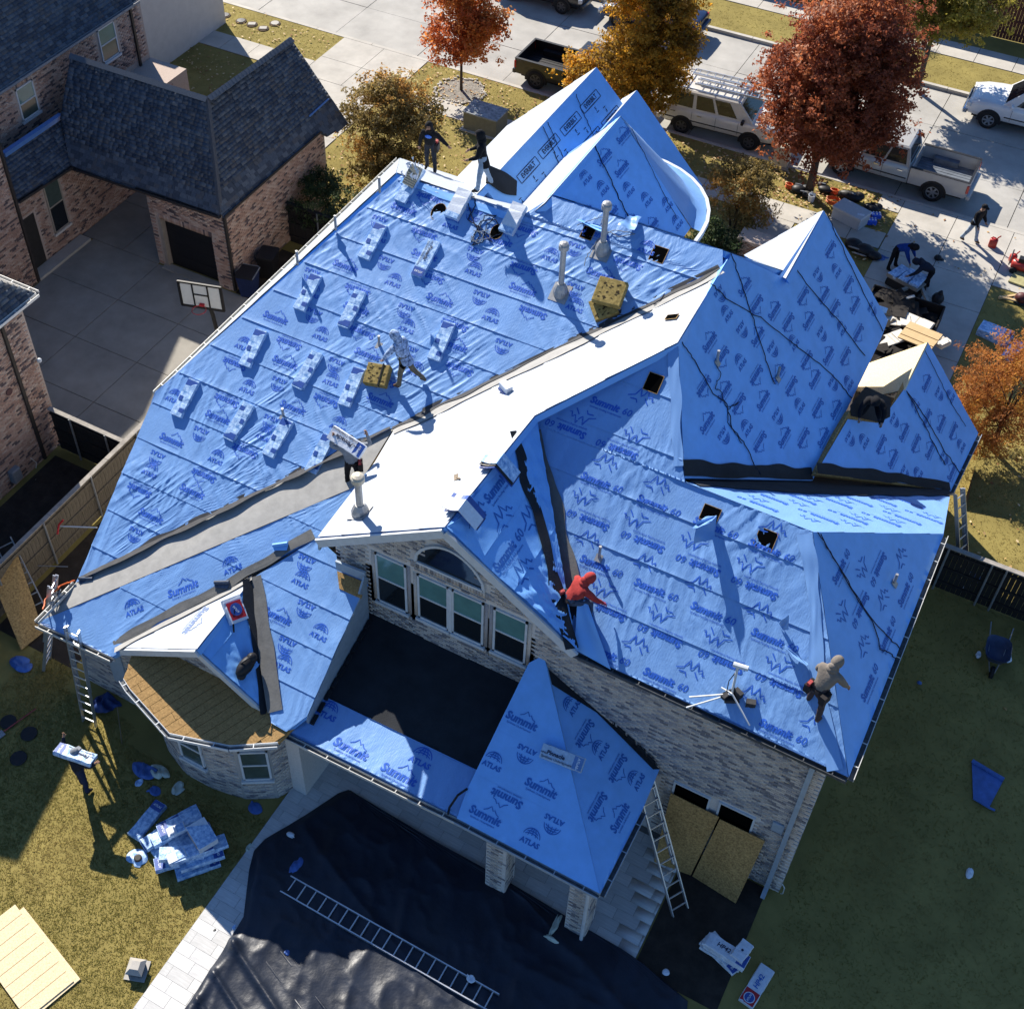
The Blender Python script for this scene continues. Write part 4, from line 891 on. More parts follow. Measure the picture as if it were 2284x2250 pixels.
# ---- porch: floor beam and brick posts
for px_ in (c8(840, 1265), c8(1262, 1492)):
    p = at(px_, 0); x, y = p[0] + .02, p[1] + .22; s = .26
    wall(house, [(x - s, y - s), (x + s, y - s), (x + s, y + s), (x - s, y + s)], -.05, 2.75, MORTAR, 'porch_post')
    brickwork(house, (x - s, y - s, 0), (1, 0, 0), [(0, .02), (2 * s, .02), (2 * s, 2.72), (0, 2.72)]); brickwork(house, (x + s, y - s, 0), (0, 1, 0), [(0, .02), (2 * s, .02), (2 * s, 2.72), (0, 2.72)])
b = MB(); b.lo(-11.5, -3.55, 12.55, 12.95, 2.66, 2.86); b.lo(-3.85, -3.5, 12.95, YW, 2.64, 2.84); b.build('porch_beam', TRIM, house, world=True)
b = MB(); b.lo(-11.3, -3.6, 12.96, YW - .02, 2.74, 2.8); b.build('porch_ceiling', TRIM, house, world=True)
b = MB(); pz = at(c8(1325, 1300), 2.6); b.tube([pz + V(.02, .1, .1), V(pz[0] + .02, pz[1] + .12, .05)], .045, 8); b.build('downspout', TRIM, house, world=True)

# ---- pipes, vents and holes
def pipe(pl, base, h, r, capr, flash=True, capm=None, m=PIPE):
    B = pl.px(base); pp = MB(); pp.tube([B - V(0, 0, .1), B + V(0, 0, h)], r, 12); o = pp.build('vent_pipe', m, house, world=True)
    q = MB(); q.lathe([(capr * .7, h - .2), (capr, h - .18), (capr, h - .06), (capr * .8, h - .03), (capr * .8, h), (capr * .35, h + .03)], 14, B); q.build('pipe_cap', capm or PIPE, o).data.transform(Matrix.Translation(-Vector(wloc(o))))
    if flash:
        q = MB(); q.lathe([(r * 2.5, -.05), (r * 2.5, .12), (r * 2.1, .22), (r * 1.3, .33)], 12, B); c_ = B + pl.n * .035
        q.prism([c_ + pl.U * a + pl.Vv * b2 for a, b2 in ((-.24, -.26), (.24, -.26), (.24, .26), (-.24, .26))], pl.n * .012); q.build('pipe_flashing', PIPE, o).data.transform(Matrix.Translation(-Vector(wloc(o))))
pipe(PR1, (1250, 655), 1.58, .075, .13); pipe(PR1, (1343, 562), 1.5, .075, .13); pipe(PW, (804, 1146), 1.3, .085, .16, capm=PIPEC)
for pl, p, h in ((PL_, (847, 426), .42), (PL_, (749, 510), .42), (PL_, (664, 588), .42), (PR1, (846, 772), .35), (PR1, (632, 930), .3), (PR2, (1336, 1245), .42), (PG, (1598, 810), .4), (PG, (1733, 845), .4), (PR3, (1993, 1302), .35)):
    B = pl.px(p); q = MB(); q.tube([B - V(0, 0, .05), B + V(0, 0, h)], .035, 8); q.prism([B + pl.n * .03 + pl.U * a + pl.Vv * b2 for a, b2 in ((-.08, -.09), (.08, -.09), (.08, .09), (-.08, .09))], pl.n * .012); q.build('vent_pipe', PIPE, house, world=True)
def hole(pl, p, a, b_, rnd=False, rot=0.0):
    c_ = pl.px(p) + pl.n * .045; q = MB()
    if rnd: pts = [(a * math.cos(t), b_ * math.sin(t)) for t in np.linspace(0, 2 * PI, 17)[:-1]]
    else: pts = [(-a, -b_), (a, -b_), (a, b_), (-a, b_)]
    q.prism([c_ + pl.U * x + pl.Vv * y for x, y in pts], pl.n * .004); o = q.build('roof_opening', VOID, house, world=True)
    q = MB(); n_ = len(pts)
    for i in range(n_): (x0, y0), (x1, y1) = pts[i], pts[(i + 1) % n_]; q.beam(c_ + pl.U * x0 + pl.Vv * y0 + pl.n * .002, c_ + pl.U * x1 + pl.Vv * y1 + pl.n * .002, .01, .012, pl.n)
    q.build('opening_edge', OSB, o).data.transform(Matrix.Translation(-Vector(wloc(o))))
hole(PR1, c2(545, 1130), .2, .26, True); hole(PR1, c2(855, 1235), .17, .22, True); hole(PR1, c2(1336, 1242), .16, .17); hole(PR1, c2(1712, 1355), .19, .21)
hole(PR2, c5(1685, 250), .18, .22); hole(PR2, c6(533, 1080), .21, .22); hole(PR2, c6(240, 945), .2, .18); hole(PW, c3(38, 1690), .1, .16)
# felt flaps that stand up from the rear slope
def flap(pl, pts, hs, m=FELT, name='felt_flap', n_=8):
    """a loose sheet: four photo points on the slope with heights above it, bent across"""
    P = [pl.px(p) + pl.n * h for p, h in zip(pts, hs)]; vs = []
    for j in range(n_ + 1):
        t = j / n_
        for i in range(n_ + 1):
            s = i / n_; q = P[0] * (1 - s) * (1 - t) + P[1] * s * (1 - t) + P[2] * s * t + P[3] * (1 - s) * t
            vs.append(q + pl.n * (.035 * math.sin(s * 7 + t * 3) + .03 * math.sin(t * 9 + s * 2)))
    fs = [(j * (n_ + 1) + i, j * (n_ + 1) + i + 1, (j + 1) * (n_ + 1) + i + 1, (j + 1) * (n_ + 1) + i) for j in range(n_) for i in range(n_)]
    return obj(name, np_mesh(name, np.array(vs) - wloc(house), fs, [m], smooth=True), house)
flap(PR2, [c6(215, 960), c6(275, 955), c6(250, 1010), c6(150, 1060)], [.06, .06, .5, .75]); flap(PR2, [c6(275, 955), c6(262, 1080), c6(160, 1120), c6(180, 1010)], [.06, .05, .5, .6])
flap(PR2, [c6(600, 1520), c6(660, 1490), c6(655, 1560), c6(625, 1560)], [.03, .42, .1, .03]); flap(PR2, [c6(635, 1640), c6(760, 1740), c6(745, 1760), c6(640, 1665)], [.05, .05, .3, .25])
flap(PR2, [c5(1265, 1660), c5(1460, 1770), c5(1345, 1410), c5(1300, 1420)], [.03, .03, .42, .42], FELTSHADE); flap(PR1, [c2(1500, 1225), c2(1590, 1250), c2(1620, 1150), c2(1560, 1150)], [.3, .25, .03, .03]); flap(PR1, [c2(1280, 1190), c2(1430, 1260), c2(1440, 1220), c2(1300, 1170)], [.22, .2, .03, .03], FELTSHADE)
flap(PR2, [c5(1045, 405), c5(1090, 405), c5(1078, 440), c5(1060, 440)], [.12, .12, .03, .03], FELTSHADE)
# ------------------------------------------------------------------ the neighbour's house
nb = thing('neighbour_house', 'pinkish brick house with dark shingle roofs, black garage door and carport', 'house', (-30, 28, 0))
NZ = 3.4; NP = 1.3
EC = at(c1(1180, 1145), NZ)
PN1 = Plane(EC, (0, -NP, 1), (1, 0, 0)); PN2 = Plane(EC, (NP, 0, 1), (0, 1, 0)); PN3 = Plane((-31.72, 26, NZ), (.8, 0, 1), (0, 1, 0))
XU = -33.85
n_sh = [0]
def shingles(pl, pts, parent=None, indiv=0, course=.145, m=SHING, seed=1):
    parent = parent or nb
    p3 = [pl.px(p) if len(p) == 2 else np.asarray(p, float) for p in pts]; poly = [tuple(pl.inv(p)) for p in p3]
    b = MB(); b.prism([p - pl.n * .012 for p in p3], -pl.n * .15); b.build('roof_deck', SHING[1], parent, world=True)
    r = np.random.default_rng(seed); cs, su, sn = [], [], []
    vs = [p[1] for p in poly]; v = min(vs) + course / 2
    while v < max(vs):
        cu = cross_u(poly, v)
        if cu:
            u = cu[0]
            while u < cu[1] - .03:
                w = min(r.uniform(.12, .36), cu[1] - u); cs.append((u + w / 2, v)); su.append(w / 2 - .003); sn.append(r.choice([.003, .005, .007])); u += w
        v += course
    cs = np.array(cs); su = np.array(su); sn = np.array(sn); n = len(cs); mi = r.choice(4, n, p=(.36, .28, .22, .14))
    P = pl.P(cs[:, 0], cs[:, 1], sn - .008); take = min(indiv, max(0, 298 - n_sh[0]), n); n_sh[0] += take
    W = pl.Vv
    Q = np.stack([pl.U, pl.Vv, pl.n], 1); rot = Matrix(Q.tolist()).to_euler()
    cache = {}
    for i in range(take):
        k = (int(mi[i]), round(su[i] * 50))
        if k not in cache:
            q = MB(); h = k[1] / 50.0; q.lo(-h, h, -course * .55, course * .5, -.008, .010); cache[k] = q.mesh('shingle', m[k[0]])
        obj('shingle', cache[k], parent, P[i] - wloc(parent), rot)
    if n > take:
        s_ = slice(take, n)
        o = obj('shingle', boxes_mesh('shingles', P[s_] - wloc(parent), pl.U, pl.n, pl.Vv, su[s_], sn[s_], course * .52, m, mi[s_]), parent); o['kind'] = 'stuff'
def caps(a, b_, m=SHING[2], parent=None, w=.24, name='ridge_cap'):
    a, b_ = np.asarray(a, float), np.asarray(b_, float); L = np.linalg.norm(b_ - a); n = max(1, int(L / .2)); d = (b_ - a) / L
    q = MB()
    for i in range(n):
        p = a + d * (L * i / n); e2 = a + d * (L * (i + 1.08) / n); s = nrm(np.cross(d, V(0, 0, 1)))
        for sg in (-1, 1): q.prism([p + V(0, 0, .05), e2 + V(0, 0, .035), e2 + s * sg * w * .6 - V(0, 0, .1), p + s * sg * w * .6 - V(0, 0, .085)], V(0, 0, .014))
    o = q.build(name, m, parent or nb, world=True); return o
r1, r2, r0 = PN1.px(c1(375, 290)), PN1.px(c1(1100, 520)), PN2.px(c1(1545, 205))
shingles(PN2, [c1(1178, 1142), c1(1690, 692), c1(1748, 722), c1(1848, 655), c1(1545, 205), c1(1100, 520)], indiv=150, seed=3)
shingles(PN1, [c1(375, 880), c1(1172, 1142), c1(1100, 520), c1(375, 290), c1(320, 620)], indiv=148, seed=5)
caps(r1, r2); caps(r2, r0); caps(PN1.px(c1(1172, 1142)), r2, m=SHING[3], w=.16)
for pl_, a, b_, k in ((PN1, r1, r2, V(0, 3.0, -3.2)), (PN2, r2, r0, V(-2.6, 0, -2.9))):
    q = MB(); q.prism([a, b_, b_ + k, a + k], V(0, 0, -.1)); q.build('roof_deck', SHING[1], nb, world=True)
n3 = [c1(90, 1065), c1(375, 880), c1(322, 630), c1(20, 835)]
shingles(PN3, n3, seed=7)
f0, f1 = PN3.px(c1(20, 830)), PN3.px(c1(325, 622))
MBLUE = mat('blue_flashing', (.10, .22, .48), rough=.35, var=.1, scale=5, spec=.6)
b = MB(); b.beam(f0 + V(0, 0, .06), f1 + V(0, 0, .06), .2, .16); b.build('wall_flashing', MBLUE, nb, world=True)
fa, fb = PN2.px(c1(1640, 620)), PN2.px(c1(1742, 528)); b = MB(); b.beam(fa + PN2.n * .03, fb + PN2.n * .03, .05, .05); b.build('roof_flashing', MBLUE, nb, world=True)
# upper roof along the gutter, its unseen top raised to shade the court
ug0, ug1 = at(c1(-60, 530), 6.0), at(c1(728, 0), 6.0)
PU = Plane(ug1, (1.4, 0, 1), (0, 1, 0))
shingles(PU, [(ug1[0], ug0[1], 6.0), (ug1[0], ug1[1], 6.0), (ug1[0] - 6, ug1[1] - 2, 6 + 6 * 1.4), (ug1[0] - 6, ug0[1], 6 + 6 * 1.4)], seed=9)
q = MB(); q.prism([V(ug1[0] - 6.02, ug0[1], 5.9), V(ug1[0] - 6.02, ug1[1] - 2, 5.9), V(ug1[0] - 6.02, ug1[1] - 2, 14.2), V(ug1[0] - 6.02, ug0[1], 14.2)], V(-.2, 0, 0)); q.build('rear_gable', MORTR, nb, world=True)
GUTD = mat('gutter_brown', (.035, .03, .028), rough=.5, var=.2, scale=6); GUTW = mat('gutter_white', (.62, .61, .58), rough=.5, var=.1, scale=6)
gutter((ug1[0], ug0[1], 6.0), (ug1[0], ug1[1], 6.0), (1, 0, 0), parent=nb, m=mat('gutter_grey', (.22, .23, .25), rough=.5, var=.2, scale=6))
gutter(PN1.px(c1(375, 880)), PN1.px(c1(1172, 1142)), (0, -1, 0), parent=nb, m=GUTD); gutter(PN2.px(c1(1178, 1142)), PN2.px(c1(1690, 692)), (1, 0, 0), parent=nb, m=GUTD); gutter(PN3.px(c1(90, 1065)), PN3.px(c1(375, 880)), (1, 0, 0), parent=nb, m=GUTD)
# walls
GX1, GY0 = EC[0] - .03, EC[1] + .06
wall(nb, [(-28.4, GY0 + .25), (GX1, GY0 + .25), (GX1, 34.4), (-28.4, 34.4)], -.05, 3.3, MORTR)
for x0, x1, z0, z1 in ((-28.4, -27.95, -.05, 3.3), (-25.65, GX1, -.05, 3.3), (-27.95, -25.65, 2.16, 3.3)): wall(nb, [(x0, GY0), (x1, GY0), (x1, GY0 + .26), (x0, GY0 + .26)], z0, z1, MORTR)
dr = (-27.92, -25.68); kw = dict(mats=BRKR, wts=(.34, .28, .2, .18))
brickwork(nb, (0, GY0, 0), (1, 0, 0), [(-28.39, 0), (GX1, 0), (GX1, 3.22), (-28.39, 3.22)], holes=[(dr[0] - .16, dr[1] + .03, -.1, 2.16), (dr[0] - .1, dr[1] + .1, 2.1, 2.42)], indiv=150, **kw)
soldier(nb, (0, GY0, 0), (1, 0, 0), dr[0] - .05, dr[1] + .05, 2.28, mats=BRKR, h=.22); soldier(nb, (0, GY0, 0), (1, 0, 0), -28.39, GX1, 3.16, mats=BRKR, h=.13)
b = MB(); b.lo(dr[0], dr[1], GY0 + .2, GY0 + .245, .02, 2.16); gd = b.build('garage_door', BLACK, nb, world=True)
for i in range(4):
    b = MB(); b.lo(dr[0] + .05, dr[1] - .05, GY0 + .19, GY0 + .2, .06 + .53 * i, .55 + .53 * i); b.build('door_panel', BLACK, gd).data.transform(Matrix.Translation(-Vector(wloc(gd))))
b = MB(); b.lo(dr[0] - .16, dr[0] - .02, GY0 - .01, GY0 + .2, 0, 2.16); b.build('door_frame', mat('tan_trim', (.30, .26, .22), rough=.6, var=.1, scale=5), nb, world=True)
b = MB(); b.lo(dr[0] - .2, dr[1] + .05, GY0 - .25, GY0 + .1, 0, .06); b.build('door_apron', CONCD, nb, world=True)
brickwork(nb, (GX1, GY0, 0), (0, 1, 0), [(0, 0), (6.3, 0), (6.3, 3.2), (0, 3.2)], indiv=149, **kw)
XL = -32.08
wall(nb, [(-45, 24.6), (XL, 24.6), (XL, 35.3), (-45, 35.3)], -.05, 3.35, MORTR)
wall(nb, [(-46, 20.0), (XU, 20.0), (XU, 35.25), (-46, 35.25)], 3.3, 5.95, MORTR)
wall(nb, [(-46, 19.5), (-31.58, 19.5), (-31.58, 25.08), (-46, 25.08)], -.05, 6.6, MORTR)
lw = [atx(c1(*q), XL) for q in ((222, 990), (292, 1240), (362, 1195), (305, 942))]
ly0, ly1, lz0, lz1 = lw[0][1], lw[3][1], lw[1][2], lw[0][2]
brickwork(nb, (XL, 0, 0), (0, 1, 0), [(25.1, 0), (34.4, 0), (34.4, 3.3), (25.1, 3.3)], holes=[(ly0 - .06, ly1 + .06, lz0 - .06, lz1 + .06), (25.2, 26.1, -.1, 2.3)], **kw)
window(nb, (XL, 0, 0), (0, 1, 0), ly0, ly1, lz0, lz1, top=PANEG, bot=PANE, fr=mat('tan_window_frame', (.32, .28, .23), rough=.6, var=.1))
b = MB(); b.lo(XL - .02, XL + .03, 25.25, 26.05, .1, 2.25); b.build('door', mat('dark_door', (.03, .028, .026), rough=.5, var=.2), nb, world=True)
brickwork(nb, (-31.58, 0, 0), (0, 1, 0), [(19.55, 0), (25.07, 0), (25.07, 6.5), (19.55, 6.5)], **kw)
uw = []
for q4 in (((75, 480), (130, 640), (210, 590), (160, 395)), ((510, 165), (560, 330), (632, 275), (600, 105))):
    w_ = [atx(c1(*q), XU) for q in q4]; uw.append((w_[0][1], w_[2][1], w_[1][2], w_[0][2]))
brickwork(nb, (XU, 0, 0), (0, 1, 0), [(24.5, 3.6), (35.24, 3.6), (35.24, 5.9), (24.5, 5.9)], holes=[(a - .08, c + .08, d - .1, e_ + .16) for a, c, d, e_ in uw], **kw)
for a, c, d, e_ in uw:
    window(nb, (XU, 0, 0), (0, 1, 0), a, c, d, e_, top=PANET, bot=PANEG, split=.5); soldier(nb, (XU, 0, 0), (0, 1, 0), a - .06, c + .06, e_ + .1, mats=BRKR, h=.16); soldier(nb, (XU, 0, 0), (0, 1, 0), a - .06, c + .06, d - .12, mats=BRKR, h=.1)
def spout(x, y, z1, m=GUTD, parent=None):
    q = MB(); q.beam((x, y, .05), (x, y, z1), .09, .1, (0, 1, 0)); q.build('downspout', m, parent or nb, world=True)
spout(GX1 + .05, GY0 - .0, 3.3); spout(-31.53, 25.02, 6.2); spout(XU + .05, 34.6, 5.9)
STUC = mat('pale_stucco', (.56, .53, .49), rough=.9, var=.06, scale=3, bump=.1, bscale=30)
wall(nb, [(-48, 38.4), (-37.06, 38.4), (-37.06, 44), (-48, 44)], -.05, 7.5, STUC)
# the near wing at the left edge, its unseen roof raised to shade the lawn
LXC = at(c1(190, 1555), 5.95); PWE = Plane(LXC, (1.5, 0, 1), (0, 1, 0))
wx, wy = LXC[0] - .28, LXC[1] - .42
wall(nb, [(-42, 4), (wx, 4), (wx, wy), (-42, wy)], -.05, 5.85, MORTR)
brickwork(nb, (wx, 0, 0), (0, 1, 0), [(12.5, 0), (wy, 0), (wy, 5.8), (12.5, 5.8)], **kw)
hz = V(-2.75, -3.9, 4.12)
shingles(PWE, [LXC, LXC + hz, (LXC[0], LXC[1] - 7.8, LXC[2])], seed=11)
b = MB(); b.prism([LXC, LXC + V(-9, 0, 0), LXC + hz + V(-5, 0, 0), LXC + hz], V(0, 0, -.1)); b.prism([LXC + hz, LXC + hz + V(-5, 0, 0), LXC + V(-9, -7.8, 0), LXC + V(0, -7.8, 0)], V(0, 0, -.1)); b.build('roof_deck', mat('shingle_pale', (.20, .19, .175), rough=.9, var=.2, scale=20), nb, world=True)
gutter(LXC, (LXC[0], 9, LXC[2]), (1, 0, 0), parent=nb, m=GUTW); gutter(LXC, LXC + V(-9, 0, 0), (0, 1, 0), parent=nb, m=GUTW)
sy = at((107, 1027), 0)[1]; spout(wx + .05, sy, 5.8)
kq = crop(0, 600, .2626)
mt = atx(kq(110, 1735), wx); b = MB(); b.box((wx + .1, mt[1], mt[2]), (.22, .36, .5)); b.bevel(.03).build('meter_box', mat('meter_grey', (.20, .22, .24), rough=.5, var=.15), nb, world=True)
mt = atx(kq(72, 1040), wx); b = MB(); b.tube([V(wx, mt[1], mt[2]), V(wx + .05, mt[1], mt[2])], .12, 12); b.build('wall_vent', mat('vent_maroon', (.10, .05, .05), rough=.7), nb, world=True)
mt = atx(kq(285, 785), wx); b = MB(); b.ball((wx + .12, wy - .05, mt[2]), .08, 10, 6); b.build('wall_lamp', TRIM, nb, world=True)
p = [atx(kq(*q), wx) + V(.05, 0, 0) for q in ((250, 1600), (300, 1640), (290, 1740))]; b = MB(); b.tube(p + [at(kq(305, 1790), 0)], .015, 6); b.build('wall_cable', GUTW, nb, world=True)

# ------------------------------------------------------------------ fences
def fence(name, label, a, b_, h, m, side=1, gap=.145, posts=(), rails=(.35, .95, 1.6), capm=None, mp=STEEL, group='fences', cat='fence', pname='picket'):
    """pickets between a and b on the far side; rails and posts on the side N*side"""
    a, b_ = V(a[0], a[1], 0), V(b_[0], b_[1], 0); L = np.linalg.norm(b_ - a); d = (b_ - a) / L; N = np.cross(d, V(0, 0, 1)) * side
    t = thing(name, label, cat, a, 0, group); n = int(L / gap); me = []
    ang = math.atan2(d[1], d[0])
    for k in range(3):
        q = MB(); q.lo(-gap / 2 + .004 + .001 * k, gap / 2 - .004, -.011, .011, .03, h - .02 * k); me.append(q.mesh(pname, m))
    for i in range(n): obj(pname, random.choice(me), t, d * (i + .5) * gap + N * random.uniform(-.004, .004), (0, 0, ang))
    for z in rails:
        q = MB(); q.beam(N * .035 + V(0, 0, z), d * L + N * .035 + V(0, 0, z), .045, .085); q.build('rail', m, t)
    for s in posts:
        q = MB(); q.tube([d * s + N * .09, d * s + N * .09 + V(0, 0, h + .02)], .032, 8); q.build('post', mp, t)
    if capm:
        for i in range(max(1, int(L / 2.4))):
            l0, l1 = i * L / max(1, int(L / 2.4)), (i + 1) * L / max(1, int(L / 2.4)) - .012
            q = MB(); q.beam(d * l0 + N * .02 + V(0, 0, h + .02), d * l1 + N * .02 + V(0, 0, h + .02), .15, .035); q.build('cap_board', capm, t)
    return t
fence('fence', 'weathered brown board fence with steel posts beside the low roof corner', (-22.15, 8.0), (-22.15, 20.6), 1.82, WOODF, 1, posts=(3.2, 5.3, 7.25, 9.3, 11.4), capm=WOODC)
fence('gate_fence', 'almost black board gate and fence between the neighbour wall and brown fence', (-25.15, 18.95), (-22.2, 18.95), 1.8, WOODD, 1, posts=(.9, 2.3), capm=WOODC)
a_, b_ = at(c1(1458, 1052), 1.8), at(c1(1745, 1180), 1.8)
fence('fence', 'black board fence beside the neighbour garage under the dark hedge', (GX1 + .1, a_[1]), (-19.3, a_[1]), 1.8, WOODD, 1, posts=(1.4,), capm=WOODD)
fence('fence', 'shaded board fence with a grey cap closing the right-hand yard', (.2, 27.1), (8.2, 27.1), 1.8, WOODD, 1, posts=(.55, 1.75, 2.15, 4.2, 6), capm=WOODC)  # boards take the near-black wood tone to stand for their shade
REDW = mat('red_stain_wood', (.085, .03, .022), rough=.85, var=.3, scale=4, stretch=(3, 3, .4))
fence('fence', 'tall reddish brown board fence across the street behind the far pavement', (-26, 60.3), (16, 60.3), 2.3, REDW, 1, posts=(), capm=REDW)
# ------------------------------------------------------------------ trees and shrubs
def leafset(name, cols, spec=.25):
    ms = []
    for i, c in enumerate(cols):
        m = mat('%s_leaf_%s' % (name, ('deep', 'mid', 'bright', 'pale')[i]), c, rough=.6, var=0, spec=spec)
        nt = m.node_tree; p = nt.nodes['Principled BSDF']
        tr = nt.nodes.new('ShaderNodeBsdfTranslucent'); tr.inputs[0].default_value = (*[min(1, x * 1.25) for x in c], 1)
        mx = nt.nodes.new('ShaderNodeMixShader'); mx.inputs[0].default_value = .52
        nt.links.new(p.outputs[0], mx.inputs[1]); nt.links.new(tr.outputs[0], mx.inputs[2]); nt.links.new(mx.outputs[0], nt.nodes['Material Output'].inputs[0]); ms.append(m)
    return ms
BARK = mat('bark', (.07, .052, .04), rough=.95, var=.3, scale=12, bump=.6, bscale=20)
def tree(name, label, base, clumps, leaves, mats, size=.11, trunk=(.14, 1.6), seed=1, cat='tree', stems=1, wts=(.3, .3, .25, .15), limbs=14, hollow=.35, droop=0.0, aspect=.6, shadeless=0):
    """clumps: (x, y, z, rx, ry, rz) around the base; leaves are spread through small sprays in the clumps' outer shells"""
    r = np.random.default_rng(seed); base = np.asarray(base, float); t = thing(name, label, cat, base)
    tk = MB(); top = V(0, 0, trunk[1])
    for s_ in range(stems):
        a = 6.28 * s_ / max(1, stems) + .4; o = V(math.cos(a), math.sin(a), 0) * (.16 if stems > 1 else 0)
        lean = o * 2.2 * trunk[1]
        tk.tube([o, o + lean * .3 + V(0, 0, trunk[1] * .5), o + lean * .6 + V(0, 0, trunk[1])], [trunk[0], trunk[0] * .85, trunk[0] * .7], 9)
    tk.build('trunk', BARK, t, smooth=True)
    vol = np.array([c[3] * c[4] * c[5] for c in clumps]) ** (2 / 3); pr = vol / vol.sum()
    lb = MB()
    for i in range(limbs):
        c = clumps[r.choice(len(clumps), p=pr)]; d = nrm(r.normal(0, 1, 3)); e_ = V(*c[:3]) + d * V(*c[3:]) * r.uniform(.4, .85)
        e_[2] = max(e_[2], trunk[1] * .8); m_ = top * .55 + e_ * .45 + V(0, 0, .15) + r.normal(0, .12, 3)
        lb.tube([top * r.uniform(.6, 1), m_, e_], [trunk[0] * .36, trunk[0] * .18, .010], 6)
    lb.build('limbs', BARK, t, smooth=True)
    ns = leaves // 26; ci = r.choice(len(clumps), ns, p=pr); cl = np.array(clumps)[ci]
    d = r.normal(0, 1, (ns, 3)); d /= np.linalg.norm(d, axis=1)[:, None]; rad = (hollow + (1 - hollow) * r.uniform(0, 1, ns) ** .6)
    sc_ = cl[:, :3] + d * cl[:, 3:] * rad[:, None] * (1 + .13 * r.normal(0, 1, ns)[:, None])
    keep = vnoise(sc_[:, 0] * 1.7 + 9, sc_[:, 2] * 1.7 + sc_[:, 1] * 1.3, seed) > .22; sc_ = sc_[keep]; d = d[keep]; ns = len(sc_)
    tone = np.clip(vnoise(sc_[:, 0] * 1.1, sc_[:, 1] * 1.1 + sc_[:, 2] * .9, seed + 4) + r.normal(0, .12, ns), 0, .999)
    k = 26; n = ns * k
    P = np.repeat(sc_, k, 0) + r.normal(0, 1, (n, 3)) * size * np.array([1.35, 1.35, 1.0]) ; P[:, 2] -= droop * np.abs(r.normal(0, 1, n)) * size
    nn = r.normal(0, 1, (n, 3)) + np.repeat(d, k, 0) * .8 + np.array([0, 0, .6]); nn /= np.linalg.norm(nn, axis=1)[:, None]
    a = np.cross(nn, r.normal(0, 1, (n, 3))); a /= np.linalg.norm(a, axis=1)[:, None]; b_ = np.cross(nn, a); s = size * r.uniform(.5, 1.15, n)
    vs = np.empty((n, 4, 3)); A, B = a * s[:, None], b_ * (s * aspect)[:, None]
    vs[:, 0] = P - A; vs[:, 1] = P - B * .9 + nn * (s * .15)[:, None]; vs[:, 2] = P + A; vs[:, 3] = P + B * .9 + nn * (s * .15)[:, None]
    vs[:, :, 2] = np.maximum(vs[:, :, 2], .03)
    cum = np.cumsum(wts); mi = np.searchsorted(cum, np.clip(np.repeat(tone, k) * .8 + r.uniform(0, .2, n), 0, .999)); mi = np.clip(mi, 0, len(mats) - 1)
    obj('crown', np_mesh('crown', vs.reshape(-1, 3), np.arange(n * 4).reshape(-1, 4), mats, mi), t)
    return t
RED = leafset('red', [(.19, .055, .03), (.31, .092, .042), (.43, .145, .058), (.50, .27, .17)])
ORG = leafset('orange', [(.30, .075, .024), (.46, .12, .034), (.60, .21, .05), (.62, .33, .13)])
GOLD = leafset('gold', [(.20, .12, .026), (.38, .22, .03), (.66, .34, .035), (.50, .38, .11)])
OLIVE = leafset('olive', [(.14, .108, .04), (.26, .19, .065), (.40, .22, .06), (.46, .40, .18)])
GREEN = leafset('green', [(.022, .036, .02), (.042, .068, .03), (.075, .105, .04), (.13, .16, .07)])
RUST = leafset('rust', [(.26, .10, .035), (.44, .18, .045), (.55, .28, .055), (.42, .34, .09)])
tree('maple_tree', 'slim young tree with sparse orange-red leaves inside a stone ring', (-24.5, 44.15, 0), [(0, 0, 2.5, 1.7, 1.6, 1.0), (.2, 0, 3.7, 1.7, 1.5, 1.2), (-.1, .1, 5.1, 1.4, 1.3, 1.3), (-.2, 0, 6.4, 1.0, 1.0, 1.1), (1.5, -.2, 3.6, .9, .7, .5)], 24000, ORG, .085, (.07, 1.9), 3, hollow=.15)
tree('oak_tree', 'big dense rust-red round tree beside the silver pickup', at((1803, 432), 0), [(0, 0, 3.3, 2.3, 2.3, 1.7), (1.0, .2, 3.9, 2.0, 2.0, 1.8), (-1.1, .3, 4.2, 2.0, 2.0, 1.8), (.2, .1, 5.6, 2.7, 2.7, 2.1), (.1, .3, 7.4, 2.0, 2.0, 1.6), (.8, .2, 6.5, 1.9, 1.9, 1.7), (1.8, -.4, 3.6, 1.0, 1.0, .9)], 100000, RED, .085, (.18, 2.0), 5, wts=(.34, .34, .22, .1))
yb_ = at((1400, 285), 0)
tree('elm_tree', 'wide yellow and olive tree between the black pickup and white van', yb_, [(.2, -.3, 1.9, 1.6, 1.4, 1.0), (-1.9, .1, 2.0, 1.3, 1.2, .9), (1.2, .2, 2.6, 1.1, 1.1, 1.0), (0, 0, 3.6, 1.6, 1.6, 1.2), (.2, .2, 5.0, 1.8, 1.7, 1.3), (-.3, .1, 6.6, 1.6, 1.5, 1.3), (1.6, .2, 4.2, 1.1, 1.0, .9), (1.2, .2, 5.8, 1.2, 1.1, 1.0)], 62000, GOLD, .085, (.13, 1.7), 7, hollow=.12)
tree('far_tree', 'yellow-green tree at the top edge in front of the red-brown fence', V(*at((2095, 25), 3.6)[:2], 0), [(0, 0, 3.6, 1.9, 1.7, 1.2), (1.3, .1, 3.9, 1.5, 1.4, 1.1), (-1.2, .2, 4.3, 1.5, 1.4, 1.2), (.2, 0, 5.2, 1.8, 1.6, 1.2)], 20000, leafset('lime', [(.10, .085, .02), (.20, .17, .03), (.30, .26, .045), (.34, .28, .08)]), .09, (.13, 2.6), 9)
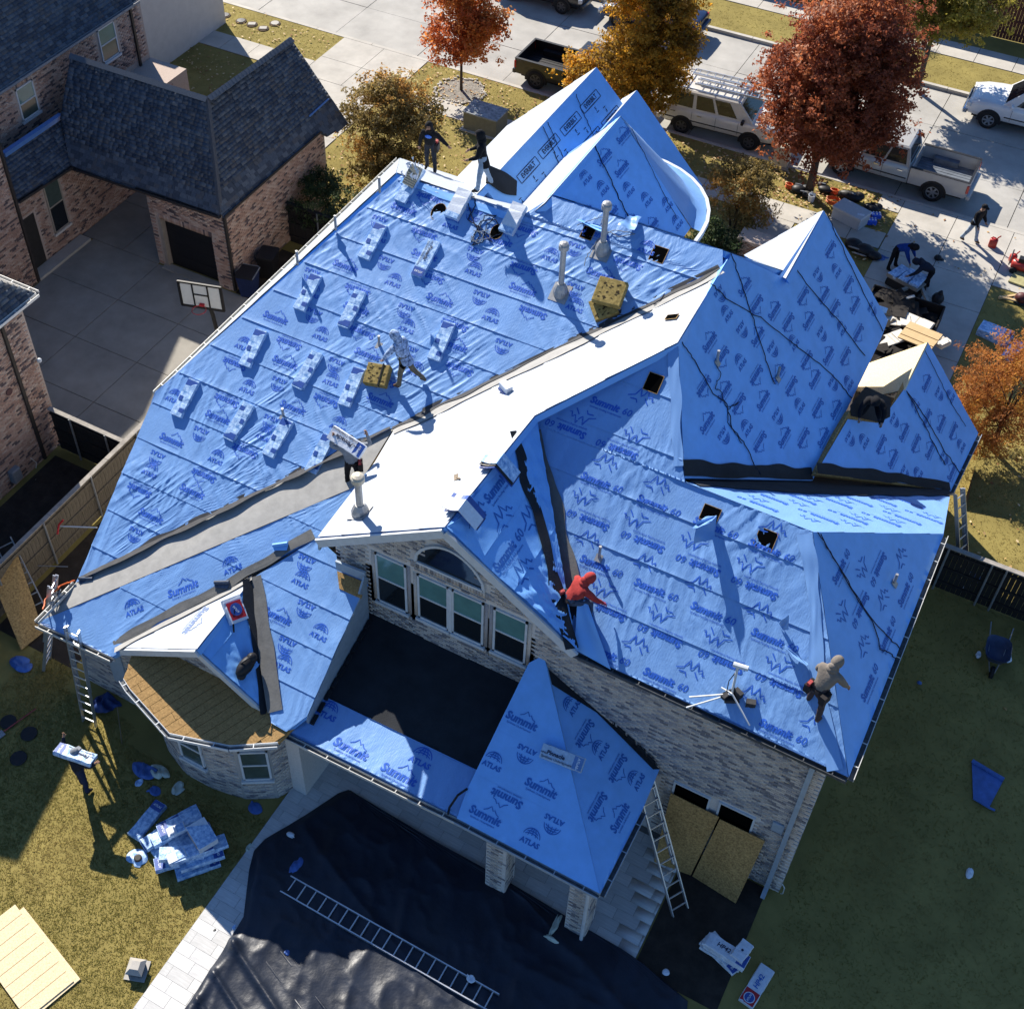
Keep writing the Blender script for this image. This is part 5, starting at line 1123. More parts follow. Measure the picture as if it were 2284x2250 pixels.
tree('crape_myrtle', 'brownish olive multi-stemmed shrub tree behind the two roofers in black', (-23.2, 36.3, 0), [(0, 0, 2.3, 2.0, 1.8, 1.4), (.6, 0, 3.6, 1.6, 1.6, 1.1), (-.8, .2, 3.3, 1.5, 1.5, 1.2), (.2, -.5, 1.3, 1.7, 1.4, 1.0), (.1, .1, 4.4, 1.1, 1.1, .8)], 40000, OLIVE, .07, (.05, 1.2), 11, cat='shrub', stems=5, hollow=.1)
tree('hedge_shrub', 'dark green clipped shrub behind the black fence by the neighbour garage', (-23.6, 32.3, 0), [(0, 0, 1.6, 1.6, 1.3, 1.0), (1.4, -.6, 1.3, 1.2, 1.0, .9), (-.7, .7, 1.9, .9, .9, .7), (2.3, -1.2, 1.0, 1.1, .9, .8)], 20000, GREEN, .055, (.05, .8), 13, cat='shrub', stems=3, droop=.5)
ob_ = at((1620, 520), 0)
tree('olive_shrub', 'loose olive-brown shrub in front of the round turret roof', ob_ + V(.1, .6, 0), [(0, 0, 1.6, 1.1, 1.0, .9), (.5, .1, 2.3, .9, .9, .7), (-.6, .1, 2.0, .8, .8, .7), (.5, -.2, 1.0, 1.0, .8, .7)], 13000, OLIVE, .06, (.04, .9), 15, cat='shrub', stems=4, hollow=.1)
tree('green_shrub', 'dark green leafy bush below the olive shrub beside the turret', at((1590, 560), 0) + V(-.2, -.3, 0), [(0, 0, .8, .9, .8, .6), (.6, .1, .6, .7, .7, .5), (-.5, .1, 1.0, .6, .6, .5)], 8000, GREEN, .07, (.04, .4), 17, cat='shrub', stems=3)
tree('cypress_tree', 'feathery orange and rust cypress at the right edge of the photo', V(*at((2262, 880), 2.4)[:2], 0), [(0, 0, 1.8, 1.7, 1.6, 1.2), (-.4, .3, 3.0, 1.4, 1.4, 1.1), (.5, .2, 3.9, 1.2, 1.2, 1.2), (-1.0, -.3, 2.0, .9, .9, .8), (.4, .3, 5.0, .9, .9, 1.0), (-.4, -.9, 1.2, 1.0, .9, .7)], 36000, RUST, .06, (.1, 1.2), 19, hollow=.1, aspect=.3, droop=.6)
tree('ornamental_grass', 'pale tuft of tall ornamental grass on the far verge', at(c3(1310, 235), 0), [(0, 0, .5, .5, .45, .45)], 2200, leafset('straw', [(.18, .15, .06), (.3, .25, .1), (.42, .36, .17), (.5, .44, .25)]), .09, (.02, .2), 21, cat='grass', limbs=4, aspect=.15)
# ------------------------------------------------------------------ vehicles
TYRE = mat('tyre', (.014, .014, .015), rough=.85, var=.2, scale=10); RIM = mat('wheel_rim', (.42, .43, .45), rough=.3, var=.1, metal=.8)
RIMD = mat('dark_rim', (.10, .10, .105), rough=.4, var=.1, metal=.6); CHROME = mat('chrome', (.6, .62, .64), rough=.18, var=.05, metal=.9)
LAMPR = mat('tail_lamp_red', (.42, .02, .015), rough=.25, var=.1, spec=.6); LAMPW = mat('head_lamp', (.55, .56, .56), rough=.15, var=.05, spec=.6)
GLASSV = mat('vehicle_glass', (.012, .014, .017), rough=.05, var=0, spec=.7)
def paint(n, c): return mat('paint_' + n, c, rough=.32, var=.05, scale=3, spec=.5, coat=.6)
def loft(sections, m, name, parent):
    """sections: (x, half width, z bottom, z top, shoulder) along the body"""
    q = MB(); R = []
    for x, w, zb, zt, s in sections:
        h = zt - zb
        half = [(w * .80, zb), (w * .97, zb + .08 * h), (w, zb + .38 * h), (w * .985, zb + .70 * h), (w * .95, zt - s * .25), (w * .88, zt - s * .04), (w * .5, zt + .012)]
        R.append([V(x, y, z) for y, z in half] + [V(x, -y, z) for y, z in reversed(half)])
    k = len(R[0]); vs = [v for r in R for v in r]
    fs = [(i * k + j, i * k + (j + 1) % k, (i + 1) * k + (j + 1) % k, (i + 1) * k + j) for i in range(len(R) - 1) for j in range(k)]
    fs += [tuple(range(k - 1, -1, -1)), tuple((len(R) - 1) * k + j for j in range(k))]
    q.add(vs, fs); o = q.build(name, m, parent, smooth=True)
    return o
def quadpane(b, a, c, d, e, s0, s1, t0, t1, m=0, off=.006, th=.012):
    """a pane set into the quad a,c,d,e (counter-clockwise from outside)"""
    P = lambda s, t: a * (1 - s) * (1 - t) + c * s * (1 - t) + d * s * t + e * (1 - s) * t
    n_ = nrm(np.cross(c - a, e - a)); b.prism([P(s0, t0) + n_ * (off - th), P(s1, t0) + n_ * (off - th), P(s1, t1) + n_ * (off - th), P(s0, t1) + n_ * (off - th)], n_ * th, m)
def vehicle(name, label, cat, loc, rz, pm, L=5.8, W=2.0, belt=1.18, hood=1.16, H=1.92, cab=(-.55, 1.55), wb=(-1.95, 1.7), bed=True, tr=.41, rim=RIM, group='vehicles parked along the street', suv=False, hw_top=.78, rake=(.18, .75), bed_m=None):
    t = thing(name, label, cat, loc, rz, group); w = W / 2; f, r = L / 2, -L / 2; x0, x1 = cab
    zb = .42
    if bed:
        loft([(x0 - .04, w * .99, zb, belt, .1), (x1 + .35, w * .99, zb, belt, .1), (x1 + .75, w * .98, zb, hood, .1), (f - .5, w * .96, zb, hood - .05, .14), (f - .14, w * .9, zb + .02, hood - .14, .2), (f, w * .8, zb + .1, hood - .3, .16)], pm, 'body', t)
        q = MB(); th = .09; bt = belt + .03
        for s_ in (-1, 1):
            ys = [s_ * w * .99, s_ * (w * .99 - th)]
            q.hexa([V(r + .06, min(ys), zb + .1), V(x0 - .08, min(ys), zb + .1), V(x0 - .08, max(ys), zb + .1), V(r + .06, max(ys), zb + .1)], [V(r + .06, min(ys), bt), V(x0 - .08, min(ys), bt), V(x0 - .08, max(ys), bt), V(r + .06, max(ys), bt)])
        q.lo(r + .0, r + .07, -w * .96, w * .96, zb + .16, bt - .01); q.lo(x0 - .14, x0 - .08, -w * .9, w * .9, zb + .2, bt)
        q.build('cargo_bed', pm, t)
        q = MB(); q.lo(r + .07, x0 - .14, -w * .9, w * .9, zb + .18, zb + .26)
        for s_ in (-1, 1): q.box((wb[0], s_ * w * .76, zb + .38), (.95, .24, .26)); 
        for i in range(9): q.lo(r + .1, x0 - .16, -w * .8 + i * .19, -w * .8 + i * .19 + .07, zb + .26, zb + .275)
        q.build('bed_liner', bed_m or BLACK, t)
        q = MB(); q.lo(r + .0, x0 - .08, w * .985 - .11, w * .995, bt, bt + .018); q.lo(r + .0, x0 - .08, -w * .995, -w * .985 + .11, bt, bt + .018); q.lo(r - .005, r + .08, -w * .96, w * .96, bt - .01, bt + .01); q.build('bed_rail', BLACK if bed_m else CHROME, t)
    else:
        loft([(r, w * .86, zb + .1, belt - .1, .1), (r + .12, w * .96, zb + .02, belt, .1), (x0, w * .99, zb, belt, .1), (x1 + .3, w * .99, zb, belt, .1), (x1 + .75, w * .97, zb, hood, .1), (f - .5, w * .95, zb, hood - .06, .14), (f - .14, w * .88, zb + .03, hood - .16, .18), (f, w * .78, zb + .1, hood - .3, .16)], pm, 'body', t)
    # cab
    zt = H; B0, B1 = x0 - .02, x1 + .42; T0, T1 = x0 + rake[0], x1 + .42 - rake[1]; wbm, wt = w * .93, w * hw_top
    cb = [V(B0, -wbm, belt - .05), V(B1, -wbm, belt - .05), V(B1, wbm, belt - .05), V(B0, wbm, belt - .05)]; ct = [V(T0, -wt, zt - .05), V(T1, -wt, zt - .05), V(T1, wt, zt - .05), V(T0, wt, zt - .05)]
    q = MB(); q.hexa(cb, ct); rf = [V(T0 + .08, -wt * .9, zt), V(T1 - .1, -wt * .9, zt), V(T1 - .1, wt * .9, zt), V(T0 + .08, wt * .9, zt)]; q.hexa(ct, rf)
    q.build('cab', pm, t)
    def panes(nm, quad, segs, m=GLASSV):
        for s0, s1 in segs:
            g_ = MB(); quadpane(g_, *quad, s0, s1, .14, .9); g_.build(nm, m, t)
    nwin = 3 if suv else (2 if (B1 - B0) > 2.2 else 1)
    segs = {1: [(.08, .7)], 2: [(.06, .42), (.46, .80)], 3: [(.04, .30), (.345, .575), (.61, .83)]}[nwin]
    panes('side_window', (cb[0], cb[1], ct[1], ct[0]), segs); panes('side_window', (cb[2], cb[3], ct[3], ct[2]), [(1 - b2, 1 - a2) for a2, b2 in segs])
    panes('windscreen', (cb[1], cb[2], ct[2], ct[1]), [(.06, .94)]); panes('rear_window', (cb[3], cb[0], ct[0], ct[3]), [(.1, .9)])
    # doors' shut lines, handles, mirrors
    for s_ in (-1, 1):
        q = MB()
        for a2, b2 in segs:
            xm = B0 + (B1 - B0) * b2 + .02; q.lo(xm - .006, xm + .006, min(s_ * w * .985, s_ * (w * .99 + .004)), max(s_ * w * .985, s_ * (w * .99 + .004)), zb + .15, belt - .08)
        q.lo(x0, x1 + .2, min(s_ * w * .98, s_ * (w * 1.0 + .01)), max(s_ * w * .98, s_ * (w * 1.0 + .01)), zb + .25, zb + .29); q.build('door_seam', BLACK, t)
        for a2, b2 in segs[:2]:
            q = MB(); xm = B0 + (B1 - B0) * a2 + .18; q.box((xm, s_ * (w + .005), belt - .2), (.2, .03, .035)); q.build('door_handle', CHROME, t)
        q = MB(); q.box((B1 - .42, s_ * (w + .13), belt + .08), (.12, .24, .19)); q.bevel(.03); q.build('wing_mirror', BLACK if suv else pm, t)
        for xw in wb:
            q = MB(); A = [V(xw + (tr + .1) * math.cos(a2), s_ * (w * .99 - .05), tr - .02 + (tr + .1) * math.sin(a2)) for a2 in np.linspace(-.15, PI + .15, 15)]; q.prism(A, V(0, s_ * .062, 0)); q.build('wheel_arch', BLACK, t)
            wheel = MB(); wheel.lathe([(tr * .55, -.12), (tr * .95, -.13), (tr, -.08), (tr, .08), (tr * .95, .13), (tr * .62, .135), (tr * .6, .1)], 22)
            wo = wheel.build('tyre', TYRE, t, smooth=True); wo.location = (xw, s_ * (w - .10), tr); wo.rotation_euler = (-s_ * PI / 2, 0, 0)
            rm = MB(); rm.lathe([(tr * .6, .07), (tr * .61, .12), (tr * .55, .12), (tr * .52, .08), (.03, .085)], 20)
            for k in range(6): a2 = k * PI / 3; rm.box((tr * .3 * math.cos(a2), tr * .3 * math.sin(a2), .1), (tr * .5, .075, .03), a2)
            rm.lathe([(.07, .08), (.07, .13), (.0, .13)], 10); rm.build('rim', rim, wo)
        q = MB(); q.box((f - .13, s_ * w * .74, hood - .3), (.2, .34, .2), s_ * -.25); q.bevel(.03); q.build('headlight', LAMPW, t)
        q = MB(); q.box((r + (.03 if bed else .06), s_ * w * (.935 if bed else .88), belt - .25), (.1, .16 if bed else .2, .34)); q.bevel(.02); q.build('tail_light', LAMPR, t)
    q = MB(); q.box((r - .06, 0, zb + .12), (.16, W * .94, .2)); q.bevel(.03); q.build('rear_bumper', CHROME if bed and not bed_m else pm, t)
    q = MB(); q.box((f + .0, 0, zb + .1), (.2, W * .9, .24)); q.bevel(.04); q.build('front_bumper', CHROME if not suv else pm, t)
    q = MB(); q.box((f - .02, 0, hood - .33), (.08, W * .5, .2)); q.build('grille', BLACK, t)
    q = MB(); q.lo(r + .2, f - .3, -w * .7, w * .7, .28, zb + .02); q.build('chassis', BLACK, t)
    return t
ST = -.128
vehicle('pickup_truck', 'silver crew-cab pickup parked at the near kerb with an empty open bed', 'pickup', (-6.2, 47.2, ST), PI, paint('silver', (.36, .36, .355)), L=5.95, cab=(-.6, 1.35), wb=(-1.72, 1.95), bed_m=mat('bed_grey', (.12, .14, .17), rough=.6, var=.25, scale=4), tr=.42, group='pickups along the street')
vehicle('pickup_truck', 'black pickup with a black open bed behind the slim red tree', 'pickup', (-19.95, 47.05, ST), .0, paint('black', (.012, .012, .013)), L=5.9, cab=(-.5, 1.4), wb=(-1.9, 1.75), bed_m=BLACK, rim=RIMD, tr=.43, group='pickups along the street')
vehicle('pickup_truck', 'white pickup across the street with its bonnet in dappled shade', 'pickup', (-2.0, 53.62, ST), PI + .03, paint('white', (.60, .61, .62)), L=5.8, cab=(-.9, 1.1), wb=(-1.85, 1.86), tr=.4, group='pickups along the street')
suv = vehicle('estate_van', 'white long-roofed van with roof bars carrying two ladders', 'van', (-13.45, 47.0, ST), .06, paint('cream', (.60, .57, .52)), L=5.1, cab=(-2.3, 1.0), wb=(-1.55, 1.37), bed=False, suv=True, rim=RIMD, tr=.38, group='vehicles parked along the street', rake=(.22, .7), hw_top=.80)
q = MB()
for s_ in (-1, 1):
    q.tube([V(-2.0, s_ * .74, 1.9), V(-1.9, s_ * .74, 2.0), V(.6, s_ * .74, 2.0), V(.75, s_ * .74, 1.9)], .025, 6)
for x in (-1.7, -.5, .5): q.tube([V(x, -.8, 2.03), V(x, .8, 2.03)], .022, 6); 
q.build('roof_rack', CHROME, suv)
q = MB()
for i in range(9): q.box((-2.0 + i * .28, -.64, 1.935), (.16, .05, .02))
q.build('roof_clip', CHROME, suv)
pbl = at((1578, 70), 0)
vehicle('saloon_car', 'dark blue car half hidden behind the yellow tree at the far kerb', 'car', (pbl[0] - 2.5, 53.7, ST), PI, paint('blue', (.012, .02, .06)), L=4.8, W=1.85, belt=1.0, hood=.98, H=1.48, cab=(-1.55, .75), wb=(-1.4, 1.4), bed=False, tr=.34, rim=RIMD)
ptop = at((1255, 18), 0)
vehicle('off_road_car', 'black car cut off by the top edge above the black pickup', 'car', (ptop[0] - 1.3, 53.6, ST), 0, paint('jet', (.01, .01, .011)), L=4.8, W=1.9, belt=1.1, hood=1.08, H=1.75, cab=(-1.9, .8), wb=(-1.45, 1.4), bed=False, suv=True, tr=.38, rim=RIMD)

# ------------------------------------------------------------------ ladders
def ladder(name, label, a, b_, side, w=.42, step=.31, m=ALU, ext=False, group='aluminium ladders'):
    """rails run from a to b, rungs along side"""
    a, b_ = np.asarray(a, float), np.asarray(b_, float); L = np.linalg.norm(b_ - a); d = (b_ - a) / L; s = nrm(np.asarray(side, float) - d * np.dot(side, d)); n_ = np.cross(d, s)
    t = thing(name, label, 'ladder', a, 0, group)
    for k in (-1, 1):
        q = MB(); q.beam(s * k * w / 2, d * L + s * k * w / 2, .028, .085, n_)
        if ext: q.beam(s * k * (w / 2 - .035) + d * L * .35 + n_ * .06, d * L + s * k * (w / 2 - .035) + d * .0 + n_ * .06, .026, .07, n_)
        q.build('rail', m, t)
    n = int(L / step); me = None
    ang = None
    for i in range(n):
        p = d * (i + .5) * L / n; q = MB(); q.tube([p - s * w / 2, p + s * w / 2], .02, 6); q.build('rung', m, t)
    return t
la = at(c7(475, 390), 0); lt = V(la[0] - .12, 12.02, 3.5)
ladder('ladder', 'tall ladder with a man at its foot rising above the low left eave', V(la[0] + .02, la[1], .02), lt, V(1, .05, 0), ext=True)
lb0, lb1 = V(-19.9, 12.35, .02), V(-18.85, 12.75, 3.95)
ladder('ladder', 'ladder standing against the far left roof corner next to the orange hose', lb0, lb1, V(-.35, 1, 0), ext=True)
wl0 = at(c8(1825, 1390), 0); wl1 = at(c8(1640, 730), 2.75)
ladder('ladder', 'ladder leaning on the hipped porch roof next to the boarded windows', V(wl0[0], wl0[1], .02), wl1 + V(0, 0, .15), V(.55, 1, 0), w=.44, ext=True)
rr = crop(2000, 1050, .2889)
rl0, rl1 = at(rr(528, 930), 0), at(rr(488, 160), 3.05)
ladder('ladder', 'ladder standing in the right yard against the low garage eave', V(rl0[0], rl0[1], .02), rl1, V(.3, 1, 0), ext=True)
t0, t1, t2, t3 = at(c7(1517, 1245), .1), at(c8(840, 1878), .1), at(c7(1490, 1280), .1), at(c7(1545, 1210), .1)
ladder('ladder', 'long ladder lying flat on the black tarpaulin', V(t0[0], t0[1], .16), V(t1[0], t1[1], .16), t2 - t3, w=.44, step=.3)
for k, (lab, y, z) in enumerate((('upper of two ladders tied on the white van roof, beyond its rack', .35, 2.16), ('lower ladder lying on the near side of the white van roof', -.30, 2.12))):
    cs_, sn_ = math.cos(.06), math.sin(.06); Q = lambda x, yy: V(-13.45 + x * cs_ - yy * sn_, 47.0 + x * sn_ + yy * cs_, ST + z)
    ladder('ladder', lab, Q(-1.6 + .25 * k, y), Q(3.0, y), V(-sn_, cs_, 0), w=.4, group='ladders on the van roof')
ld0, ld1 = at(c4(25, 1180), 1.5), at(c4(235, 1490), .25)
ladder('ladder', 'ladder lying on the leaning wooden sheet by the left fence', at(c4(20, 1095), 1.62) + V(0, 0, .1), at(c4(205, 1470), .3) + V(0, 0, .14), V(.8, .75, 0), w=.46, group='aluminium ladders', m=mat('ladder_dull', (.36, .35, .33), rough=.5, var=.2, metal=.5))
# ------------------------------------------------------------------ loose things
def place(o, pl, px_, ang=0.0, h=0.02):
    """lay a thing on a slope: its local x along U turned by ang, z along the slope's normal"""
    P = pl.px(px_) + pl.n * h; c, s = math.cos(ang), math.sin(ang); X = pl.U * c + pl.Vv * s; Y = -pl.U * s + pl.Vv * c
    o.location = tuple(P); o.rotation_euler = Matrix(np.stack([X, Y, pl.n], 1).tolist()).to_euler(); return o
def glyph_obj(parent, key, scale, loc, ink, rot=0.0, ry=1.0):
    v, f = GLY[key]; c, s = math.cos(rot), math.sin(rot); v = v * scale * np.array([1, ry]); v = v @ np.array([[c, s], [-s, c]])
    me = bpy.data.meshes.new('printed_mark'); me.from_pydata([(x, y, 0) for x, y in v], [], f); me.materials.append(ink); return obj('printed_mark', me, parent, loc)
def bundle_mesh(L, W, Hh, bend=0.0, seed=1):
    r = np.random.default_rng(seed); q = MB(); n = 9
    for i in range(n):
        for (y, z) in ((-W / 2, 0), (W / 2, 0), (W / 2 + .004, Hh * .5), (W / 2 - .012, Hh), (-W / 2 + .012, Hh), (-W / 2 - .004, Hh * .5)):
            x = -L / 2 + L * i / (n - 1); q.v.append((x + r.normal(0, .002), y + r.normal(0, .005), z + bend * (1 - (2 * x / L) ** 2) - bend * .0 + (r.normal(0, .005) if z > 0 else 0)))
    q.n = len(q.v); k = 6
    for i in range(n - 1):
        for j in range(k): q.f.append((i * k + j, (i + 1) * k + j, (i + 1) * k + (j + 1) % k, i * k + (j + 1) % k)); q.m.append(0)
    q.f += [tuple(range(k)), tuple((n - 1) * k + j for j in range(k - 1, -1, -1))]; q.m += [0, 0]
    return q
BG = 'wrapped shingle bundles'
def bundle(label, L=1.08, W=.36, Hh=.11, m=WRAP, seed=1, group=BG, end=True, printed=True, endm=None, text='pinnacle'):
    t = thing('shingle_bundle', label, 'shingle bundle', group=group); bundle_mesh(L, W, Hh, 0, seed).build('wrapper', m, t)
    if end:
        q = MB(); q.lo(L * .27, L * .49, -W / 2 + .02, W / 2 - .02, Hh, Hh + .006); q.build('end_label', endm or WRAPD, t)
        glyph_obj(t, 'atlas_small', .62, (L * .38, 0, Hh + .009), WRAPW, -PI / 2)
    if printed: glyph_obj(t, text, 1.0, (-L * .1, 0, Hh + .012), INKK, 0)
    return t
D = math.pi / 180
bl_ = [((705, 458), 'wrapped bundle on the left of the pair just below the ridge', 90), ((805, 491), 'wrapped bundle with a dark blue printed end, right of the pair below the ridge', -90), ((583, 554), 'wrapped bundle upper left on the slope, second row down', 90), ((666, 586), 'wrapped bundle second row down, nearest the middle of the slope', 90), ((835, 646), 'wrapped bundle lying alone right of the man in the patterned hoodie', 92),
       ((480, 659), 'wrapped bundle on the left of the third row on the slope', 90), ((582, 701), 'wrapped bundle in the third row between two others', 88), ((666, 732), 'wrapped bundle touching the left side of the yellow foam pad', 92), ((352, 753), 'wrapped bundle nearest the left edge of the big slope', 90), ((453, 798), 'wrapped bundle second from left in the lowest row', 86), ((527, 828), 'wrapped bundle just below the small leaning vent pipe', 88), ((606, 858), 'wrapped bundle lowest on the slope at the valley edge', 90)]
proto = None
for i, ((x, y), lab, a) in enumerate(bl_):
    full = i == 1
    if proto is None: proto = bundle(lab, seed=3, end=False, printed=False); q = MB(); q.lo(.34, .50, -.16, .16, .11, .116); q.lo(-.42, -.30, -.16, -.02, .11, .115); q.lo(-.1, .02, .04, .15, .11, .115); q.build('end_label', WRAPD, proto); o = proto
    elif full: o = bundle(lab, seed=5, m=WRAPW if False else WRAP)
    else:
        o = copy_tree(proto); o['label'] = lab
        if i % 3 == 0: a += 180
    place(o, PR1, (x * 1.18158, y * 1.18158), a * D + random.uniform(-.04, .04), .015)
o = bundle('half torn bundle with silver wrapping and grey shingles showing at the top left', seed=9, m=WRAP, end=False, printed=False); place(o, PR1, (775 * 1.1816, 352 * 1.1816), 1.5, .015)
q = MB()
for i in range(7): a = i * .9; q.prism([V(-.1 + .06 * i, -.2, .17 + .012 * i), V(.3 + .03 * i, -.19, .18 + .01 * i), V(.33 + .03 * i, .17, .185 + .012 * i), V(-.07 + .06 * i, .18, .175 + .012 * i)], V(0, 0, .008))
q.build('loose_shingle', mat('granule_grey', (.16, .17, .15), rough=.9, var=.5, scale=60), o)
q = MB()
for i in range(26):
    x, y = random.uniform(.05, .6), random.uniform(-.26, .24); q.prism([V(x, y, .26), V(x + random.uniform(.05, .16), y + .02, .30 + random.uniform(0, .08)), V(x + .06, y + random.uniform(.05, .14), .27)], V(.004, 0, .006))
q.build('torn_wrapper', WRAPW, o)
for (x, y), lab in (((867, 390), 'white-topped bundle laid over the ridge edge next to the round hole'), ((970, 417), 'white-topped bundle on the ridge edge right of the rope coil')):
    o = bundle(lab, L=.85, W=.42, Hh=.17, seed=11, m=WRAPW, end=False, printed=False); q = MB(); q.lo(-.43, -.28, -.2, .2, .005, .176); q.build('end_label', WRAP, o); place(o, PR1, (x * 1.1816, y * 1.1816), 88 * D, .03)
# shingle packs bent over the ridges
def bent_pack(label, pl_a, pl_b, ridge_px, n=5, W=.36, m=WRAP, seed=1, la=.45, lb=.55, skew=0.0, endm=None):
    R0 = pl_a.px(ridge_px); Y = V(0, 1, 0); t = thing('shingle_bundle', label, 'shingle bundle', R0, group='packs draped over the ridges')
    da, db = -pl_a.Vv, -pl_b.Vv
    for k in range(n):
        q = MB(); A = []
        for s in np.linspace(-1, 1, 11):
            base = (da * la * (-s) if s < 0 else db * lb * s); hh = .05 + .02 * k + .06 * (1 - abs(s)) + .10 * max(0, -s) ** 2 * (k + 2) / 4
            A.append(base + V(0, 0, hh))
        vs = [p + Y * (sg * W / 2 + .02 * k * math.sin(k * 2.1)) + V(0, 0, dz_) for p in A for sg in (-1, 1) for dz_ in (0, .016)]
        fs = []
        for i in range(10): a = i * 4; fs += [(a, a + 4, a + 6, a + 2), (a + 1, a + 3, a + 7, a + 5), (a, a + 1, a + 5, a + 4), (a + 2, a + 6, a + 7, a + 3)]
        fs += [(0, 2, 3, 1), (40, 41, 43, 42)]
        q.add(vs, fs); q.build('shingle', (m if k == n - 1 else (BLACK if k % 2 else WRAPD)), t)
    return t
bent_pack('shiny blue pack bent over the centre gable ridge, the one nearer the valley', PW, PCR, (1112, 1040), seed=1)
bent_pack('white-topped pack bent over the centre gable ridge close to the gable peak', PW, PCR, (1035, 1135), n=6, m=WRAPW)
o = bundle('red and white labelled package lying across the small bay gable ridge', L=.62, W=.5, Hh=.12, seed=21, m=WRAPW, end=False, printed=False, group='packs draped over the ridges')
q = MB(); q.lo(-.24, .2, -.2, .2, .118, .128); q.build('end_label', WRAPR, o); q = MB(); q.lathe([(.16, .125), (.16, .134), (0, .134)], 16); q.build('round_label', WRAPD, o); glyph_obj(o, 'atlas_small', .55, (0, 0, .137), WRAPW, .4); place(o, PBR, (519, 1363), 1.1, .08)
q = MB(); q.tube([V(-.5, .25, .06), V(-.25, .18, .1), V(0, .05, .12)], .025, 6); q.build('strap', BLACK, o)
o = bundle('pale wrapped bundle lying on the hipped porch roof', L=1.0, W=.33, Hh=.13, seed=23, m=mat('wrap_pale', (.36, .48, .62), rough=.4, var=.15, scale=12), endm=mat('label_blue', (.10, .2, .42), rough=.4)); place(o, PPL, (1256, 1690), .08, .02)
# yellow foam pads
FOAM = mat('foam_pad', (.23, .165, .045), rough=.95, var=.3, scale=9, bump=.6, bscale=14, col2=(.27, .20, .07)); FOAMD = mat('foam_dark', (.045, .03, .012), rough=.95, var=.3, scale=9)
def pad(label, pl, p, a, s=.62, th=.14, h=.02, tilt=None):
    t = thing('foam_pad', label, 'foam pad', group='yellow foam pads on the slope'); q = MB(); q.box((0, 0, th / 2), (s, s * .92, th)); q.bevel(.02, 2); q.build('foam_block', FOAM, t)
    q = MB()
    for i in range(20): x, y = random.uniform(-.24, .26), random.uniform(-.22, .26); q.box((x, y, th + .001), (random.uniform(.02, .11), random.uniform(.012, .05), .006), random.uniform(-.5, .5))
    q.build('gouge', FOAMD, t); return place(t, pl, p, a, h)
pad('greenish foam pad underneath the yellow one beside the tall pipe', PR1, (1348, 690), .75, .62); pad('scuffed yellow foam pad on top of another pad near the tall pipe', PR1, (1364, 663), .08, .74, .2, .17)
pd = pad('smooth yellow foam pad held beside the man in the patterned hoodie', PR1, (846, 842), .2, .62, .24, .02); q = MB(); q.box((.12, 0, .2), (.03, .6, .13)); q.build('strap', BLACK, pd)

# ropes
def rope(label, pts, m=ROPE, r=.013, group='safety ropes', name='rope'):
    pts = [np.asarray(p, float) for p in pts]; t = thing(name, label, 'rope', pts[0], 0, group); P = []
    for i in range(len(pts) - 1):
        for j in range(6): P.append(pts[i] + (pts[i + 1] - pts[i]) * j / 6 + rng.normal(0, .012, 3) * V(1, 1, .3))
    P.append(pts[-1]); q = MB(); q.tube([p - pts[0] for p in P], r, 5); q.build('strand', m, t); return t
on = lambda pl, ps, h=.035: [pl.px(p) + pl.n * h for p in ps]
rope('black rope running straight from the upper ridge down the tall shaded slope', on(PG, [c3(345, 1350), c3(400, 1510), c3(450, 1660), c3(520, 1890), c6(575, 255)])); rope('black rope from the short gable valley across the tall shaded slope', on(PG, [c3(670, 1400), c3(760, 1530), c3(900, 1690), c3(1055, 1890)]))
rope('black rope near the front edge of the tall shaded slope', on(PG, [c3(850, 1130), c3(930, 1310), c3(1030, 1520), c3(1150, 1760)])); rope('black rope starting at the left ridge end and slackening past the small pipes', on(PG, [c3(240, 1505), c3(320, 1590), c3(500, 1690), c3(640, 1800), c6(700, 60), c6(870, 195), c6(920, 250), c6(985, 330)]))
rope('slack doubled rope hanging from the hip down to the dark valley', on(PG, [c6(80, 35), c6(150, 130), c6(245, 305), c6(320, 360), c6(350, 490), c6(415, 575), c6(470, 690), c6(500, 735)])); rope('thin looped rope around the small pipe on the tall slope', on(PG, [c6(265, 160), c6(290, 200), c6(255, 280), c6(285, 290), c6(320, 380), c6(385, 355), c6(325, 390), c6(330, 460), c6(400, 570)]), r=.01)
rope('doubled black rope hanging down the right-hand shaded slope', on(PR3, [c6(800, 1040), c6(900, 1200), c6(990, 1350), c6(1095, 1510), c6(1180, 1600), c6(1245, 1660)])); rope('second strand beside the doubled rope, curling at the right eave', on(PR3, [c6(815, 1050), c6(1000, 1380), c6(1085, 1500), c6(1125, 1610), c6(1130, 1660), c6(1190, 1680), c6(1215, 1720)]))
rope('left strand of the rope pair on the garage roof', on(PI_, [c6(1275, 290), c6(1330, 400), c6(1420, 570), c6(1480, 685)])); rope('right strand of the rope pair on the garage roof', on(PI_, [c6(1280, 295), c6(1380, 440), c6(1470, 600), c6(1565, 735)])); rope('thin rope near the front edge of the garage roof', on(PI_, [c6(1370, 75), c6(1450, 230), c6(1520, 370), c6(1590, 480)]), r=.009)
for lab, ps in (('rope laid down the front gable slope, left of three', [c2(1095, 675), c2(1140, 780), c2(1178, 870)]), ('rope laid down the front gable slope, middle of three', [c2(1120, 650), c2(1165, 760), c2(1215, 865)]), ('rope laid down the front gable slope, right of three', [c2(1265, 500), c2(1310, 610), c2(1360, 715)])): rope(lab, on(PJR, ps, .03), r=.011, group='ropes on the front gable')
